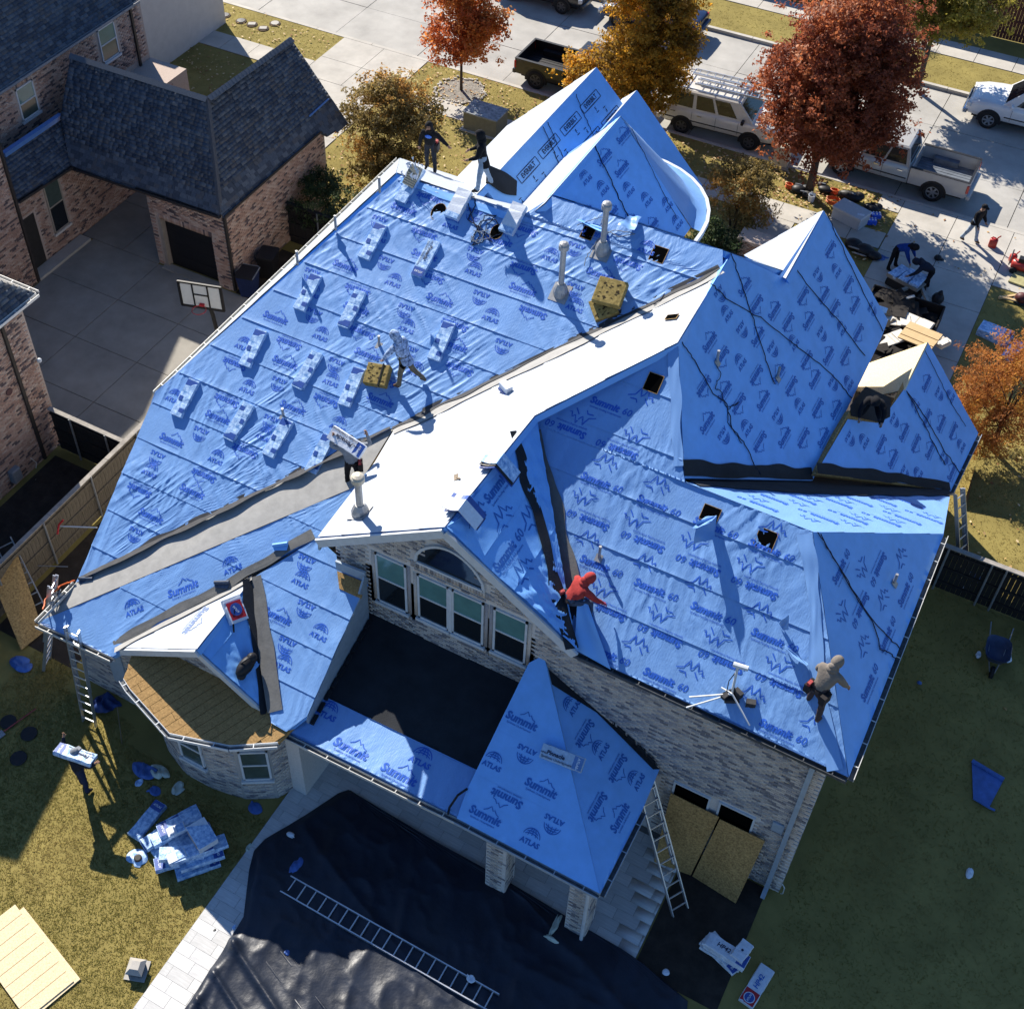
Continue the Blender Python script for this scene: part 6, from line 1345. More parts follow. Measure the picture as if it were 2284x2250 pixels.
rope('dark rope lying down the middle of the round turret slope', on(PMR, [c2(1370, 780), c2(1430, 910), c2(1500, 1060), c2(1548, 1155)]), r=.016); rope('thin dark seam rope on the right of the turret slope', on(PMR, [c2(1560, 680), c2(1640, 840), c2(1740, 1040), c2(1800, 1160)]), r=.008)
coil = [c2(720, 1290), c2(770, 1180), c2(850, 1170), c2(890, 1240), c2(830, 1265), c2(760, 1210), c2(700, 1170), c2(740, 1100), c2(735, 1050), c2(690, 1060), c2(740, 1200), c2(770, 1260), c2(720, 1310), c2(780, 1290), c2(800, 1200), c2(850, 1150), c2(790, 1150), c2(760, 1230), c2(830, 1290)]
rope('tangled dark rope coil around the round hole near the ridge', on(PR1, coil, .06), m=ROPE, r=.014); rope('tangle of pale cord beside the rope coil near the ridge', on(PR1, [c2(730, 1230), c2(790, 1250), c2(760, 1300), c2(715, 1280), c2(745, 1240), c2(810, 1230), c2(820, 1270), c2(740, 1290), c2(720, 1260)], .08), m=ROPEL, r=.012)
rope('pale cords knotted round the foot of the taller pipe', on(PR1, [c2(1280, 1205), c2(1350, 1180), c2(1420, 1160), c2(1400, 1230), c2(1450, 1240), c2(1500, 1265), c2(1590, 1250), c2(1480, 1230), c2(1390, 1280), c2(1340, 1360), c2(1320, 1420)], .09), m=ROPEL, r=.012)
rope('black cord along the valley lining at the top of the white slope', on(PW, [c2(1900, 1440), c2(1800, 1500), c2(1740, 1590), c2(1690, 1630)], .07), r=.012)
HOSE = mat('orange_hose', (.62, .12, .03), rough=.5, var=.1); t_ = on(PW, [(172, 1300), (140, 1312), (120, 1330), (105, 1345), (100, 1365)], .1)
rope('orange air hose looping over the low left roof corner', t_, m=HOSE, r=.022, group='hoses', name='air_hose'); rope('dark cable tangled at the low left roof corner', on(PW, [(150, 1330), (128, 1342), (112, 1352), (122, 1338), (140, 1320), (118, 1360)], .08), m=ROPEL, r=.012)

# things on the roof
t = thing('aerial_mast', 'white aerial mast with folded arms lying at the rear right eave', 'aerial', PR2.px(c9(345, 265)))
B = np.array(t.location); q = MB()
top_ = PR2.px(c9(395, 95)) + PR2.n * .6 - B
q.tube([V(0, 0, 0), top_], .03, 8); q.tube([top_ + V(-.1, 0, 0), top_ + V(.22, .02, .03)], .06, 8); q.build('mast', TRIM, t)
q = MB()
for p in ((130, 250), (115, 305), (300, 200), (450, 400)): q.tube([V(0, 0, .25), PR2.px(c9(*p)) + PR2.n * .12 - B], .022, 6)
q.build('arm', TRIM, t)
q = MB(); q.box((.0, .0, .1), (.3, .22, .1), .5); q.box((.1, .1, .2), (.14, .2, .16), 1.1); q.box((-.1, -.05, .2), (.1, .26, .08), -.4); q.box((.42, .06, .1), (.2, .13, .18), .3); q.tube([V(-.2, 0, .1), V(0, .1, .34), V(.2, -.05, .12)], .02, 6); q.build('mount', mat('mount_dark', (.03, .03, .032), rough=.7, var=.4, scale=8), t)
q = MB(); q.tube([top_ + V(.02, 0, -.1), V(-.15, .1, .5), V(-.12, 0, .2)], .012, 5); q.build('cable', BLACK, t)
t = thing('bucket_block', 'small pale block sitting at the edge of the white slope by the valley', 'block', PW.px((1128, 872))); q = MB(); q.box((0, 0, .12), (.34, .2, .2), -.5); q.bevel(.015); q.build('block_top', WRAPW, t); q = MB(); q.box((.01, -.03, .03), (.35, .21, .07), -.5); q.build('block_base', WRAPD, t)
t = thing('tool_bag', 'lumpy black bag lying on the small bay gable slope', 'bag', PBR.px(c4(1308, 1770))); q = MB(); q.ball((0, 0, .16), (.17, .34, .2), 12, 8); q.ball((.03, .22, .24), (.13, .15, .13), 10, 6); q.ball((.05, -.25, .12), (.12, .12, .1), 10, 6); q.build('bag', BLACK, t, smooth=True); q = MB(); q.tube([V(-.05, -.1, .34), V(.05, .0, .44), V(.05, .15, .38)], .02, 6); q.build('strap', BLACK, t)
for lab, pl, p, a in (('rolled scrap of blue felt on the strip slope near the valley', PS1, c4(1495, 1110), .5), ('dark felt scrap with a white edge by the bay valley', PS1, c4(1185, 1310), .4), ('dark torn felt strip at the lower end of the big slope', PR1, c4(465, 1290), .35)):
    t = thing('felt_scrap', lab, 'felt scrap', group='felt scraps on the roof'); q = MB(); q.tube([V(-.2, 0, .04), V(.2, .01, .05)], .05, 8); q.prism([V(-.2, -.02, .01), V(.2, -.02, .01), V(.17, -.16, .03), V(-.2, -.13, .02)], V(0, 0, .006)); q.build('roll', FELTSHADE if lab[0] == 'r' else mat('scrap_dark', (.05, .07, .11), rough=.6, var=.3), t); place(t, pl, p, a, .05)
for lab, p, a in (('small flat dark tool near the white slope ridge, the upper one', c5(640, 755), .6),): 
    t = thing('flat_tool', lab, 'tool'); q = MB(); q.box((0, 0, .02), (.24, .1, .02)); q.box((.1, .06, .03), (.12, .04, .03), .6); q.build('plate', mat('tool_brown', (.2, .15, .1), rough=.6, var=.3), t); place(t, PW, p, a, .02)

# ------------------------------------------------------------------ black tarpaulin over the pool
TARP = mat('black_tarpaulin', (.010, .015, .028), rough=.42, var=.3, scale=1.5, bump=.35, bscale=9, spec=.38)
lft = [(3.0, -11.35), (6.8, -10.78), (8.26, -10.86), (9.16, -10.92), (10.2, -11.5), (10.65, -11.68), (11.05, -11.62), (12.1, -11.1), (13.0, -10.72), (13.2, -10.55)]
rgt = [(3.0, -.9), (11.8, -.75), (12.5, -.95), (12.8, -2.2), (12.95, -4.5), (13.0, -6.6), (13.08, -8.6), (13.2, -10.4)]
ys = np.linspace(3.0, 13.2, 190); l_ = np.interp(ys, *zip(*lft)); r_ = np.interp(ys, *zip(*rgt)); NX = 190
s = np.linspace(0, 1, NX); X = l_[:, None] + (r_ - l_)[:, None] * s; Y = np.repeat(ys[:, None], NX, 1)
ph = X * .42 + Y; ridg = lambda f, sd: 1 - np.abs(2 * vnoise(*f, sd) - 1)
Z = .05 + .07 * ridg((ph * .9, (X - Y * .3) * .16), 5) ** 3 + .05 * ridg((X * 1.3 + Y * .4, Y * 1.1), 6) ** 2 + .022 * ridg((X * 3.1 + Y * 1.2, Y * 2.6), 7) ** 2 + .05 * vnoise(X * .5, Y * .5, 8)
Z += .13 * np.exp(-((ph + .35 * X * 0 - 3.2) / .07) ** 2) * (Y < 9.6) + .11 * np.exp(-((ph - 3.95) / .08) ** 2) * (Y < 9.6) + .10 * np.exp(-((ph - 2.55) / .06) ** 2) * (Y < 9.4)
edge = np.minimum(s, 1 - s)[None, :] * (r_ - l_)[:, None]; Z = .025 + (Z - .025) * np.clip(edge / .25 + .25, 0, 1); Z += .13 * np.exp(-((X + 10.7) / .18) ** 2) * ridg((Y * 1.7, X), 9) * (Y < 8.6)
tp = thing('tarpaulin', 'large creased black plastic tarpaulin spread over the patio and pool', 'tarpaulin', (-6, 8, 0))
idx = np.arange(NX * len(ys)).reshape(len(ys), NX); q4 = np.stack([idx[:-1, :-1], idx[:-1, 1:], idx[1:, 1:], idx[1:, :-1]], -1).reshape(-1, 4)
obj('sheet', np_mesh('sheet', np.stack([X, Y, Z], -1).reshape(-1, 3) - V(-6, 8, 0), q4, [TARP], smooth=True), tp)
for i in range(4):
    a, b_ = V(-10.4 + i * .35 + 6, 9.15 - i * .55 - 8, .1), V(-5.6 + i * .5 + 6, 7.3 - i * .6 - 8, .12); q = MB(); q.tube([a, (a + b_) / 2 + V(0, .05, .03), b_], .04, 6); q.build('fold', TARP, tp, smooth=True)

# ------------------------------------------------------------------ boards
def board(label, pts, th, m=OSB, group='wooden sheets', lines=0, name='wood_sheet', up=(0, 0, 1)):
    p = [np.asarray(x, float) for x in pts]; n_ = nrm(np.cross(p[1] - p[0], p[3] - p[0])); n_ = n_ if np.dot(n_, up) > 0 else -n_
    t = thing(name, label, 'board', p[0], 0, group); q = MB(); q.prism([x - p[0] for x in p], n_ * th); q.build('sheet', m, t)
    for i in range(lines):
        s_ = (i + 1) / (lines + 1); a = p[0] * (1 - s_) + p[3] * s_ - p[0]; b_ = p[1] * (1 - s_) + p[2] * s_ - p[0]; q = MB(); q.beam(a + n_ * (th + .001), b_ + n_ * (th + .001), .012, .003, n_); q.build('printed_line', mat('board_line', (.30, .20, .09), rough=.8, var=.2), t)
    return t
g0 = lambda p, z=0: at(p, z)
board('lower of two pale wooden sheets lying on the lawn at the left edge', [V(-13.33, 6.12, .02), V(-13.66, 4.95, .02), V(-16.0, 5.62, .02), V(-15.65, 6.78, .02)], .022, OSBL, lines=0); board('upper pale wooden sheet with printed lines on the lawn at the left edge', [V(-13.42, 6.0, .045), V(-13.78, 4.83, .045), V(-16.2, 5.55, .05), V(-15.86, 6.72, .05)], .022, OSBL, lines=7)
w0, w1_, w2_ = aty(c9(30, 755), 15.9), aty(c9(290, 885), 15.9), aty(c9(530, 1010), 15.9); b0, b1_, b2_ = at(c9(-60, 1120), .02), at(c9(135, 1190), .02), at(c9(375, 1340), .02)
board('left wooden sheet leaning on the brick wall below the left window', [b0, b1_, w1_ + V(-.02, 0, 0), w0], .02, OSB, up=(0, -1, 0)); board('right wooden sheet leaning on the brick wall below the right window', [b1_ + V(.05, 0, 0), b2_, w2_, w1_ + V(.02, -.04, 0)], .02, OSB, up=(0, -1, 0))
board('large wooden sheet leaning beside the left fence under a ladder', [at(c4(112, 1665), .05), at(c4(232, 1570), .12), at(c4(95, 1165), 1.5), at(c4(-60, 1245), 1.45)], .02, OSB, lines=5)
board('brown wooden sheet standing upright at the garage corner in the right yard', [at(rr(503, 300), .02), at(rr(530, 320), .02), at(rr(600, -10), .02) + V(0, 0, 0), at(rr(600, -10), .02) + V(-.1, -.2, 1.6)], .03, mat('brown_sheet', (.25, .11, .03), rough=.7, var=.2, scale=6), up=(1, 0, 0))
t = thing('pole', 'long pale pole with a red hooked end laid across the fence posts', 'pole', at(c4(515, 1015), 1.5)); B = np.array(t.location); q = MB(); q.tube([V(0, 0, 0), at(c4(320, 1008), 1.3) - B], .022, 6); q.build('shaft', TRIM, t); q = MB(); q.tube([at(c4(335, 975), 1.5) - B, at(c4(312, 1000), 1.32) - B, at(c4(305, 1050), 1.1) - B], .03, 6); q.build('hook', WRAPR, t)
t = thing('pole', 'thin dark pole low across the left fence below the pale one', 'pole', at(c4(360, 1222), .5)); B = np.array(t.location); q = MB(); q.tube([V(0, 0, 0), at(c4(130, 1216), .5) - B], .016, 6); q.build('shaft', STEEL, t)

# ------------------------------------------------------------------ bundle piles
pile = [(-14.5, 10.0, 0, 1.42, 0), (-13.95, 9.9, 0, 1.05, 0), (-13.55, 9.8, 0, 1.1, 0), (-13.1, 9.7, 0, .95, 0), (-12.65, 9.65, 0, .85, 0), (-13.7, 10.35, 1, 1.2, 1), (-13.2, 10.1, 1, 1.0, 1), (-12.7, 9.9, 1, .8, 1), (-13.85, 9.9, 1, 1.15, 1), (-13.1, 9.5, 1, .9, 1), (-12.55, 9.75, 2, .75, 2), (-13.05, 9.75, 2, .95, 2), (-13.6, 9.95, 2, 1.1, 2), (-12.6, 9.95, 3, .8, 3), (-13.0, 9.6, 3, .7, 3), (-13.55, 10.2, 3, 1.15, 3), (-12.75, 9.7, 4, .85, 4)]
lab0 = 'blue wrapped shingle bundle stacked in the pile on the shaded lawn'; pp = None
for i, (x, y, k, a, lv) in enumerate(pile):
    lab = lab0 if i else 'blue wrapped bundle lying apart on the left of the lawn pile'
    if pp is None: o = pp = bundle(lab, Hh=.13, seed=31, printed=False, group='shingle bundles in the lawn pile')
    else: o = copy_tree(pp); o['label'] = lab
    seq = ('leftmost', 'second from left', 'middle', 'second from right', 'rightmost'); lay = {0: (1, 4), 1: (5, 9), 2: (10, 12), 3: (13, 15)}
    if 0 < i < 16: j = i - lay[lv][0]; o['label'] = '%s blue bundle in the %s layer of the lawn pile' % ((seq if lv == 1 else (seq[0], seq[1], seq[3], seq[4]) if lv == 0 else (seq[0], seq[2], seq[4]))[j], ('bottom', 'second', 'third', 'fourth')[lv])
    if i == 5: o['label'] = 'blue bundle with a dark printed end at the back top of the lawn pile'
    if i == 16: o['label'] = 'uppermost wrapped bundle of the lawn pile below the white carton'
    o.location = (x + random.uniform(-.03, .03), y + random.uniform(-.03, .03), .004 + .137 * lv); o.rotation_euler = (random.uniform(-.02, .02), random.uniform(-.02, .02), a + random.uniform(-.14, .14) + (PI if i % 2 else 0))
t = thing('carton', 'white open-sided carton on top of the lawn pile', 'carton', (-12.72, 10.1, .70), -.45); q = MB(); q.box((0, 0, .11), (.72, .5, .2)); q.bevel(.008); q.build('box', WRAPW, t); q = MB(); q.box((-.02, -.255, .1), (.5, .012, .15)); q.build('label', mat('carton_label', (.32, .28, .27), rough=.7, var=.15), t); q = MB(); q.prism([V(-.36, -.25, .213), V(.36, -.25, .213), V(.36, .25, .213), V(-.1, .25, .213)], V(0, 0, .004)); q.build('lid_sheet', WRAP, t)
for (x, y, z, lab) in ((-13.42, 9.95, .56, 'small white packet on the left side of the lawn pile'), (-12.98, 9.4, .56, 'small white packet at the front of the lawn pile')):
    t = thing('packet', lab, 'packet', (x, y, z), 1.0, 'white packets on the lawn pile'); q = MB(); q.box((0, 0, .08), (.46, .26, .12)); q.bevel(.015); q.build('wrapper', WRAPW, t); q = MB(); q.box((.1, 0, .142), (.2, .22, .006)); q.build('label', WRAP, t)
pp = None
for i in range(6):
    o = bundle('blue-white bundle stacked in the small pile at the bottom right', L=1.0, Hh=.08, seed=41, m=WRAPW, group='bundles in the bottom right pile', text='hp42') if pp is None else copy_tree(pp); pp = pp or o
    o.location = (-.68 + .02 * i + random.uniform(-.03, .03), 13.88 - .01 * i, .004 + .085 * i); o.rotation_euler = (0, 0, -.28 + random.uniform(-.22, .2))
    if i < 5: o['label'] = ('bottom', 'second from bottom', 'third from bottom', 'third from top', 'second from top')[i] + ' blue-white bundle of the small pile at the bottom right'
    if i == 5: o['label'] = 'topmost blue-white bundle of the small pile at the bottom right'
o = bundle('short white packet on the corner of the small bottom right pile', L=.5, W=.3, Hh=.1, seed=43, m=WRAPW, end=False, printed=False, group='bundles in the bottom right pile'); o.location = (-.28, 13.95, .52); o.rotation_euler = (0, 0, 1.35); q = MB(); q.lathe([(.03, .1), (.03, .106), (0, .106)], 10); q.build('round_mark', INKK, o)
hp = at(c9(482, 1785), 0); o = bundle('white bundle with a red shield end lying beside the bottom right pile', L=1.05, W=.36, Hh=.1, seed=45, m=WRAPW, endm=WRAPR, text='hp42', end=False, printed=False, group='bundles in the bottom right pile'); o.location = (hp[0], hp[1], .004); o.rotation_euler = (0, 0, 1.42 + PI)
q = MB(); q.lo(.16, .51, -.165, .165, .1, .107); q.build('end_label', WRAPR, o); q = MB(); q.lathe([(.13, .105), (.13, .112), (0, .112)], 18, (.36, 0, 0)); q.build('round_label', WRAPW, o); q = MB(); q.lathe([(.11, .11), (.11, .115), (0, .115)], 18, (.36, 0, 0)); q.build('round_label', WRAPD, o); glyph_obj(o, 'atlas_small', .5, (.36, 0, .118), WRAPW, PI); glyph_obj(o, 'hp42', 1.1, (-.1, 0, .113), INKD, PI)
for i, (px_, z, a, lab) in enumerate(((c3(1745, 1790), 0, -.2, 'lower blue bundle on the right verge next to the driveway'), (c3(1750, 1770), .14, -.12, 'upper blue bundle with a red emblem on the right verge'), (c3(1840, 1870), 0, 1.35, 'blue bundle partly behind the orange cypress on the right verge'))):
    p = at(px_, z); o = bundle(lab, L=1.1, W=.62 if i < 2 else .4, Hh=.14, seed=51 + i, group='bundles on the right verge', printed=False, endm=WRAPR if i == 1 else None); o.location = (p[0], p[1], z + .004); o.rotation_euler = (0, 0, a)

# ------------------------------------------------------------------ litter in the gardens
BLUES = mat('blue_scrap', (.05, .12, .36), rough=.5, var=.25, scale=5, spec=.5); PLAS = mat('pale_plastic', (.50, .55, .47), rough=.4, var=.15, scale=6, spec=.5)
def scrap(name, label, p, size, m, cat, seed=1, n=7, hgt=.12, group=None, pl=None, z=0.0):
    """a crumpled sheet"""
    r = np.random.default_rng(seed); t = thing(name, label, cat, at(p, z), 0, group); ang = np.sort(r.uniform(0, 6.28, n)); rad = r.uniform(.55, 1.1, n); K = 14; vs = []
    for j in range(K + 1):
        for i in range(K + 1):
            u, v = 2 * i / K - 1, 2 * j / K - 1; a = math.atan2(v, u); rr_ = max(abs(u), abs(v)); k = np.interp(a % 6.283, np.r_[ang - 6.283, ang, ang + 6.283], np.r_[rad, rad, rad]) * rr_
            x, y = k * math.cos(a) * size[0] / 2, k * math.sin(a) * size[1] / 2; h = .015 + hgt * float(vnoise(x * 4.5 + seed * 3.1, y * 4.5, seed)) ** 2 + hgt * .5 * (1 - abs(2 * float(vnoise(x * 7 + y * 3, y * 6, seed + 2)) - 1)) ** 2
            vs.append((x, y, h * (1.05 - .75 * rr_ ** 4)))
    fs = [(j * (K + 1) + i, j * (K + 1) + i + 1, (j + 1) * (K + 1) + i + 1, (j + 1) * (K + 1) + i) for j in range(K) for i in range(K)]
    obj('sheet', np_mesh('sheet', np.array(vs), fs, [m], smooth=False), t); return t
GP = 'felt scraps in the gardens'
scrap('felt_scrap', 'folded blue felt scrap beside the pale plastic in front of the bay', c7(770, 640), (.95, .55), BLUES, 'felt scrap', 3, group=GP, hgt=.22); scrap('plastic_wrap', 'heap of pale twisted plastic wrapping in front of the bay', c7(855, 650), (.6, .4), PLAS, 'plastic', 4, 11, .25, group='pale plastic wrapping'); scrap('plastic_wrap', 'pale knotted plastic bag right of the plastic heap', c7(948, 735), (.3, .5), PLAS, 'plastic', 5, 9, .2, group='pale plastic wrapping')
scrap('felt_scrap', 'small dark blue scrap below the pale plastic heap', c7(815, 745), (.4, .34), BLUES, 'felt scrap', 6, group=GP); scrap('felt_scrap', 'small blue scrap with a pale tail left of the plastic heap', c7(735, 705), (.22, .3), WRAP, 'felt scrap', 7, group=GP); scrap('felt_scrap', 'rounded blue scrap between the bay and the tiles', c7(1355, 835), (.5, .42), BLUES, 'felt scrap', 8, 10, .07, group=GP)
ct = scrap('felt_scrap', 'blue scrap with a dark lid on it next to the lawn pile', c7(735, 1110), (.62, .5), WRAP, 'felt scrap', 9, 6, .05, group=GP); q = MB(); q.lathe([(.1, .05), (.1, .1), (.07, .11)], 14); q.build('lid', BLACK, ct)
scrap('felt_scrap', 'blue felt scrap on dark soil near the left ladder foot', c4(110, 1745), (.75, .5), BLUES, 'felt scrap', 10, group=GP); scrap('felt_scrap', 'large blue heap behind the tall ladder at the left corner', c7(560, 290), (.9, .8), mat('navy_scrap', (.02, .045, .16), rough=.5, var=.3), 'felt scrap', 11, hgt=.35, group=GP)
scrap('plastic_wrap', 'pale plastic scrap at the tile edge by the lawn pile', c7(1322, 1050), (.2, .36), PLAS, 'plastic', 12, group='pale plastic wrapping'); scrap('plastic_wrap', 'white plastic scrap at the top corner of the tarpaulin', c7(1548, 985), (.26, .16), WRAPW, 'plastic', 13, group='pale plastic wrapping', z=.1); scrap('felt_scrap', 'narrow blue scrap at the upper end of the flat ladder', c7(1570, 1150), (.3, .62), BLUES, 'felt scrap', 14, group=GP, z=.1)
scrap('plastic_wrap', 'twisted pale plastic strip on the tarpaulin by the right post', c8(1160, 1460), (.18, .7), PLAS, 'plastic', 15, 12, .12, group='pale plastic wrapping', z=.08); scrap('plastic_wrap', 'flat pale plastic strip below the twisted one on the tarpaulin', c8(1140, 1535), (.45, .14), PLAS, 'plastic', 16, group='pale plastic wrapping', z=.08); scrap('plastic_wrap', 'white plastic scrap hanging on the flat ladder', c8(710, 1740), (.26, .2), WRAPW, 'plastic', 17, group='pale plastic wrapping', z=.2)
scrap('plastic_wrap', 'small white plastic scrap near the right corner of the tarpaulin', c8(1748, 1705), (.2, .18), WRAPW, 'plastic', 18, group='pale plastic wrapping', z=.08); scrap('plastic_wrap', 'lone white plastic scrap out on the shaded right lawn', c9(1612, 1185), (.18, .38), WRAPW, 'plastic', 19, 10, .1, group='pale plastic wrapping'); scrap('felt_scrap', 'tiny dark blue scrap on the right lawn below the wheelbarrow', c9(1343, 178), (.16, .09), BLUES, 'felt scrap', 20, group=GP); scrap('felt_scrap', 'small tan scrap far out on the right lawn', c9(1805, 312), (.12, .1), OSB, 'scrap', 21)
scrap('felt_scrap', 'blue felt scrap hanging by the ladder in the right yard', rr(590, 830), (.5, .55), BLUES, 'felt scrap', 22, hgt=.2, group=GP); scrap('felt_scrap', 'small blue scrap lying on the tarpaulin folds at the bottom', c7(1525, 1605), (.2, .18), BLUES, 'felt scrap', 23, group=GP, z=.14); scrap('felt_scrap', 'small dark scrap on the tiles in the roof shadow', c7(1140, 1485), (.16, .14), BLACK, 'scrap', 24); scrap('felt_scrap', 'small blue scrap on the tiles beside the tarpaulin edge', c7(1243, 1470), (.13, .16), WRAP, 'felt scrap', 25, group=GP)
t = thing('felt_roll', 'part-unrolled length of blue felt lying on the shaded right lawn', 'felt roll', at(c9(1710, 650), 0)); B = np.array(t.location); P = [at(c9(*p), 0) - B for p in ((1625, 592), (1793, 692), (1715, 840), (1632, 790))]
q = MB(); q.prism([p + V(0, 0, .03) for p in P], V(0, 0, .008)); q.build('sheet', WRAP if False else BLUES, t); q = MB(); q.tube([P[0] + V(0, 0, .06), P[1] + V(0, 0, .06)], .055, 10); q.tube([P[3] + V(0, 0, .05), P[2] + V(0, 0, .05), P[2] + V(.15, 0, .05)], .03, 8); q.build('roll', BLUES, t)
# roof cowl left on the lawn
cp_ = at(c7(730, 1700), 0); t = thing('roof_cowl', 'square grey metal roof cowl standing on the sunny lawn', 'roof cowl', cp_, .35); COWL = mat('cowl_metal', (.36, .34, .31), rough=.5, var=.12, scale=6)
q = MB(); q.box((0, 0, .03), (.5, .5, .02)); q.build('base_plate', COWL, t); q = MB(); q.box((0, 0, .14), (.32, .32, .2)); q.build('neck', GUTIN, t); b_ = [V(x * .2, y * .2, .22) for x, y in ((-1, -1), (1, -1), (1, 1), (-1, 1))]; tt = [V(x * .1, y * .1, .32) for x, y in ((-1, -1), (1, -1), (1, 1), (-1, 1))]; q = MB(); q.hexa(b_, tt); q.build('hood', COWL, t)
# shovel, lids, wheelbarrow
s0, s1 = at(c7(20, 435), .03), at(c7(190, 310), .05); t = thing('shovel', 'shovel with a reddish handle lying on the shaded left lawn', 'shovel', s0); q = MB(); q.tube([V(0, 0, .03), s1 - s0], .018, 6); q.build('handle', mat('red_handle', (.30, .05, .05), rough=.6), t); q = MB(); d = nrm(s0 - s1); e2 = np.cross(d, V(0, 0, 1)); q.prism([-e2 * .1, e2 * .1, e2 * .1 + d * .22, d * .32, -e2 * .1 + d * .22], V(0, 0, .02)); q.build('blade', STEEL, t)
for p, lab in ((c7(45, 382), 'flat dark disc at the left edge of the shaded lawn'), (c7(155, 445), 'flat dark disc in the middle of the shaded left lawn'), (c7(100, 575), 'flat dark disc lowest on the shaded left lawn')):
    t = thing('dark_disc', lab, 'disc', at(p), 0, 'dark discs on the left lawn'); q = MB(); q.lathe([(.2, 0), (.21, .02), (.19, .04), (.0, .035)], 16); q.build('disc', mat('lid_dark', (.012, .013, .018), rough=.6, var=.2), t); q = MB(); q.lathe([(.21, .015), (.225, .03), (.21, .045)], 16); q.build('rim', BLACK, t)
t = thing('pole', 'thin stick standing by the bay near the tall ladder', 'pole', at(c7(648, 495))); q = MB(); q.tube([V(0, 0, 0), at(c7(622, 300), 1.2) - np.array(t.location)], .012, 5); q.build('shaft', WOODF, t)
wb_ = at(c6(1735, 1725), 0); t = thing('wheelbarrow', 'dark wheelbarrow with a dished tray parked in the right yard', 'wheelbarrow', wb_, .12); q = MB(); rim_ = []
for i in range(20):
    a = 2 * PI * i / 20; k = (abs(math.cos(a)) ** 4 + abs(math.sin(a)) ** 4) ** -.25; rim_.append((.34 * k * math.cos(a), .44 * k * math.sin(a)))
vs = [V(x, y, .62) for x, y in rim_] + [V(x * .92, y * .92, .6) for x, y in rim_] + [V(x * .6, y * .6, .36) for x, y in rim_] + [V(x * .68, y * .68, .32) for x, y in rim_] ; n_ = 20
fs = [(a * n_ + i, a * n_ + (i + 1) % n_, b2 * n_ + (i + 1) % n_, b2 * n_ + i) for a, b2 in ((0, 1), (1, 2), (0, 3)) for i in range(n_)] + [tuple(range(2 * n_, 3 * n_))]
q.add(vs, fs); q.build('tray', mat('barrow_navy', (.035, .05, .10), rough=.45, var=.25, scale=5), t, smooth=True)
q = MB(); q.lathe([(.1, -.04), (.18, -.04), (.18, .04), (.1, .04)], 16); w_ = q.build('wheel', TYRE, t); w_.location = (0, -.52, .18); w_.rotation_euler = (0, PI / 2, 0)
q = MB()
for s_ in (-1, 1): q.tube([V(s_ * .06, -.52, .18), V(s_ * .2, 0, .34), V(s_ * .3, .85, .62)], .018, 6); q.tube([V(s_ * .24, .3, .4), V(s_ * .26, .35, .0)], .016, 6)
q.build('frame', STEEL, t)
scrap('plastic_wrap', 'pale plastic bag on the left side of the wheelbarrow', c6(1662, 1690), (.2, .3), WRAPW, 'plastic', 26, group='pale plastic wrapping', z=.1); scrap('plastic_wrap', 'white plastic bag on the right side of the wheelbarrow', c6(1815, 1700), (.3, .45), WRAPW, 'plastic', 27, group='pale plastic wrapping', z=.1)

# ------------------------------------------------------------------ court: basketball stand, wheeled bins
hb = at((436, 672), 3.05); t = thing('basketball_stand', 'black portable basketball stand with a clear backboard in the court', 'basketball stand', (hb[0], hb[1] + .3, 0), .28)
q = MB(); q.tube([V(.25, .35, 0), V(.15, .3, 2.0), V(.1, .15, 2.9)], .07, 10); q.build('pole', BLACK, t); q = MB(); q.box((.25, .5, .12), (.8, 1.0, .24)); q.bevel(.06); q.build('base', BLACK, t)
fr_ = MB(); W2, H2 = .72, .48
for (x, z, w_, h_) in ((0, H2, 1.5, .07), (0, -H2, 1.5, .09), (-W2, 0, .09, 1.0), (W2, 0, .09, 1.0), (-.26, 0, .05, .96), (.26, 0, .05, .96), (0, .05, .55, .05)): fr_.box((x, 0, 3.05 + z), (w_, .06, h_))
fr_.beam((-.25, .02, 3.0), (0, .05, 2.62), .03, .03); fr_.beam((.25, .02, 3.0), (0, .05, 2.62), .03, .03); fr_.build('backboard_frame', BLACK, t)
q = MB(); q.box((0, 0, 3.05), (1.4, .02, .92)); q.build('backboard', mat('clear_board', (.62, .64, .62), rough=.25, var=.05, spec=.5), t)
q = MB(); q.tube([V(.0 + .23 * math.cos(a), -.32 + .23 * math.sin(a), 2.72) for a in np.linspace(0, 2 * PI, 19)], .012, 6, caps=False); q.box((0, -.05, 2.72), (.16, .1, .08)); q.build('hoop', WRAPR, t)
for p, lab, m in ((c1(1320, 1500), 'dark blue wheeled bin with an open dark lid by the garage corner', mat('bin_blue', (.012, .022, .075), rough=.5, var=.2)), (c1(1425, 1400), 'black wheeled bin behind the blue one beside the garage', BLACK)):
    b0_ = at(p, .55); t = thing('wheeled_bin', lab, 'bin', (b0_[0], b0_[1], 0), .25, 'bins beside the garage'); q = MB(); f4 = lambda s_, z: [V(x * s_, y * s_ * 1.1, z) for x, y in ((-1, -1), (1, -1), (1, 1), (-1, 1))]; q.hexa(f4(.24, .06), f4(.32, .98)); q.build('body', m, t)
    q = MB(); q.hexa(f4(.34, .98), f4(.33, 1.05)); q.build('lid', BLACK, t); q = MB(); q.beam((.345, -.36, 1.03), (.345, .36, 1.03), .03, .04); q.beam((-.3, .39, 1.03), (.3, .39, 1.03), .03, .04); q.build('handle', STEEL if 'blue wh' in lab else BLACK, t)
    for s_ in (-1, 1): q = MB(); q.lathe([(.1, -.03), (.1, .03), (.0, .03)], 12); w_ = q.build('wheel', TYRE, t); w_.location = (s_ * .24, .26, .1); w_.rotation_euler = (0, PI / 2, 0)

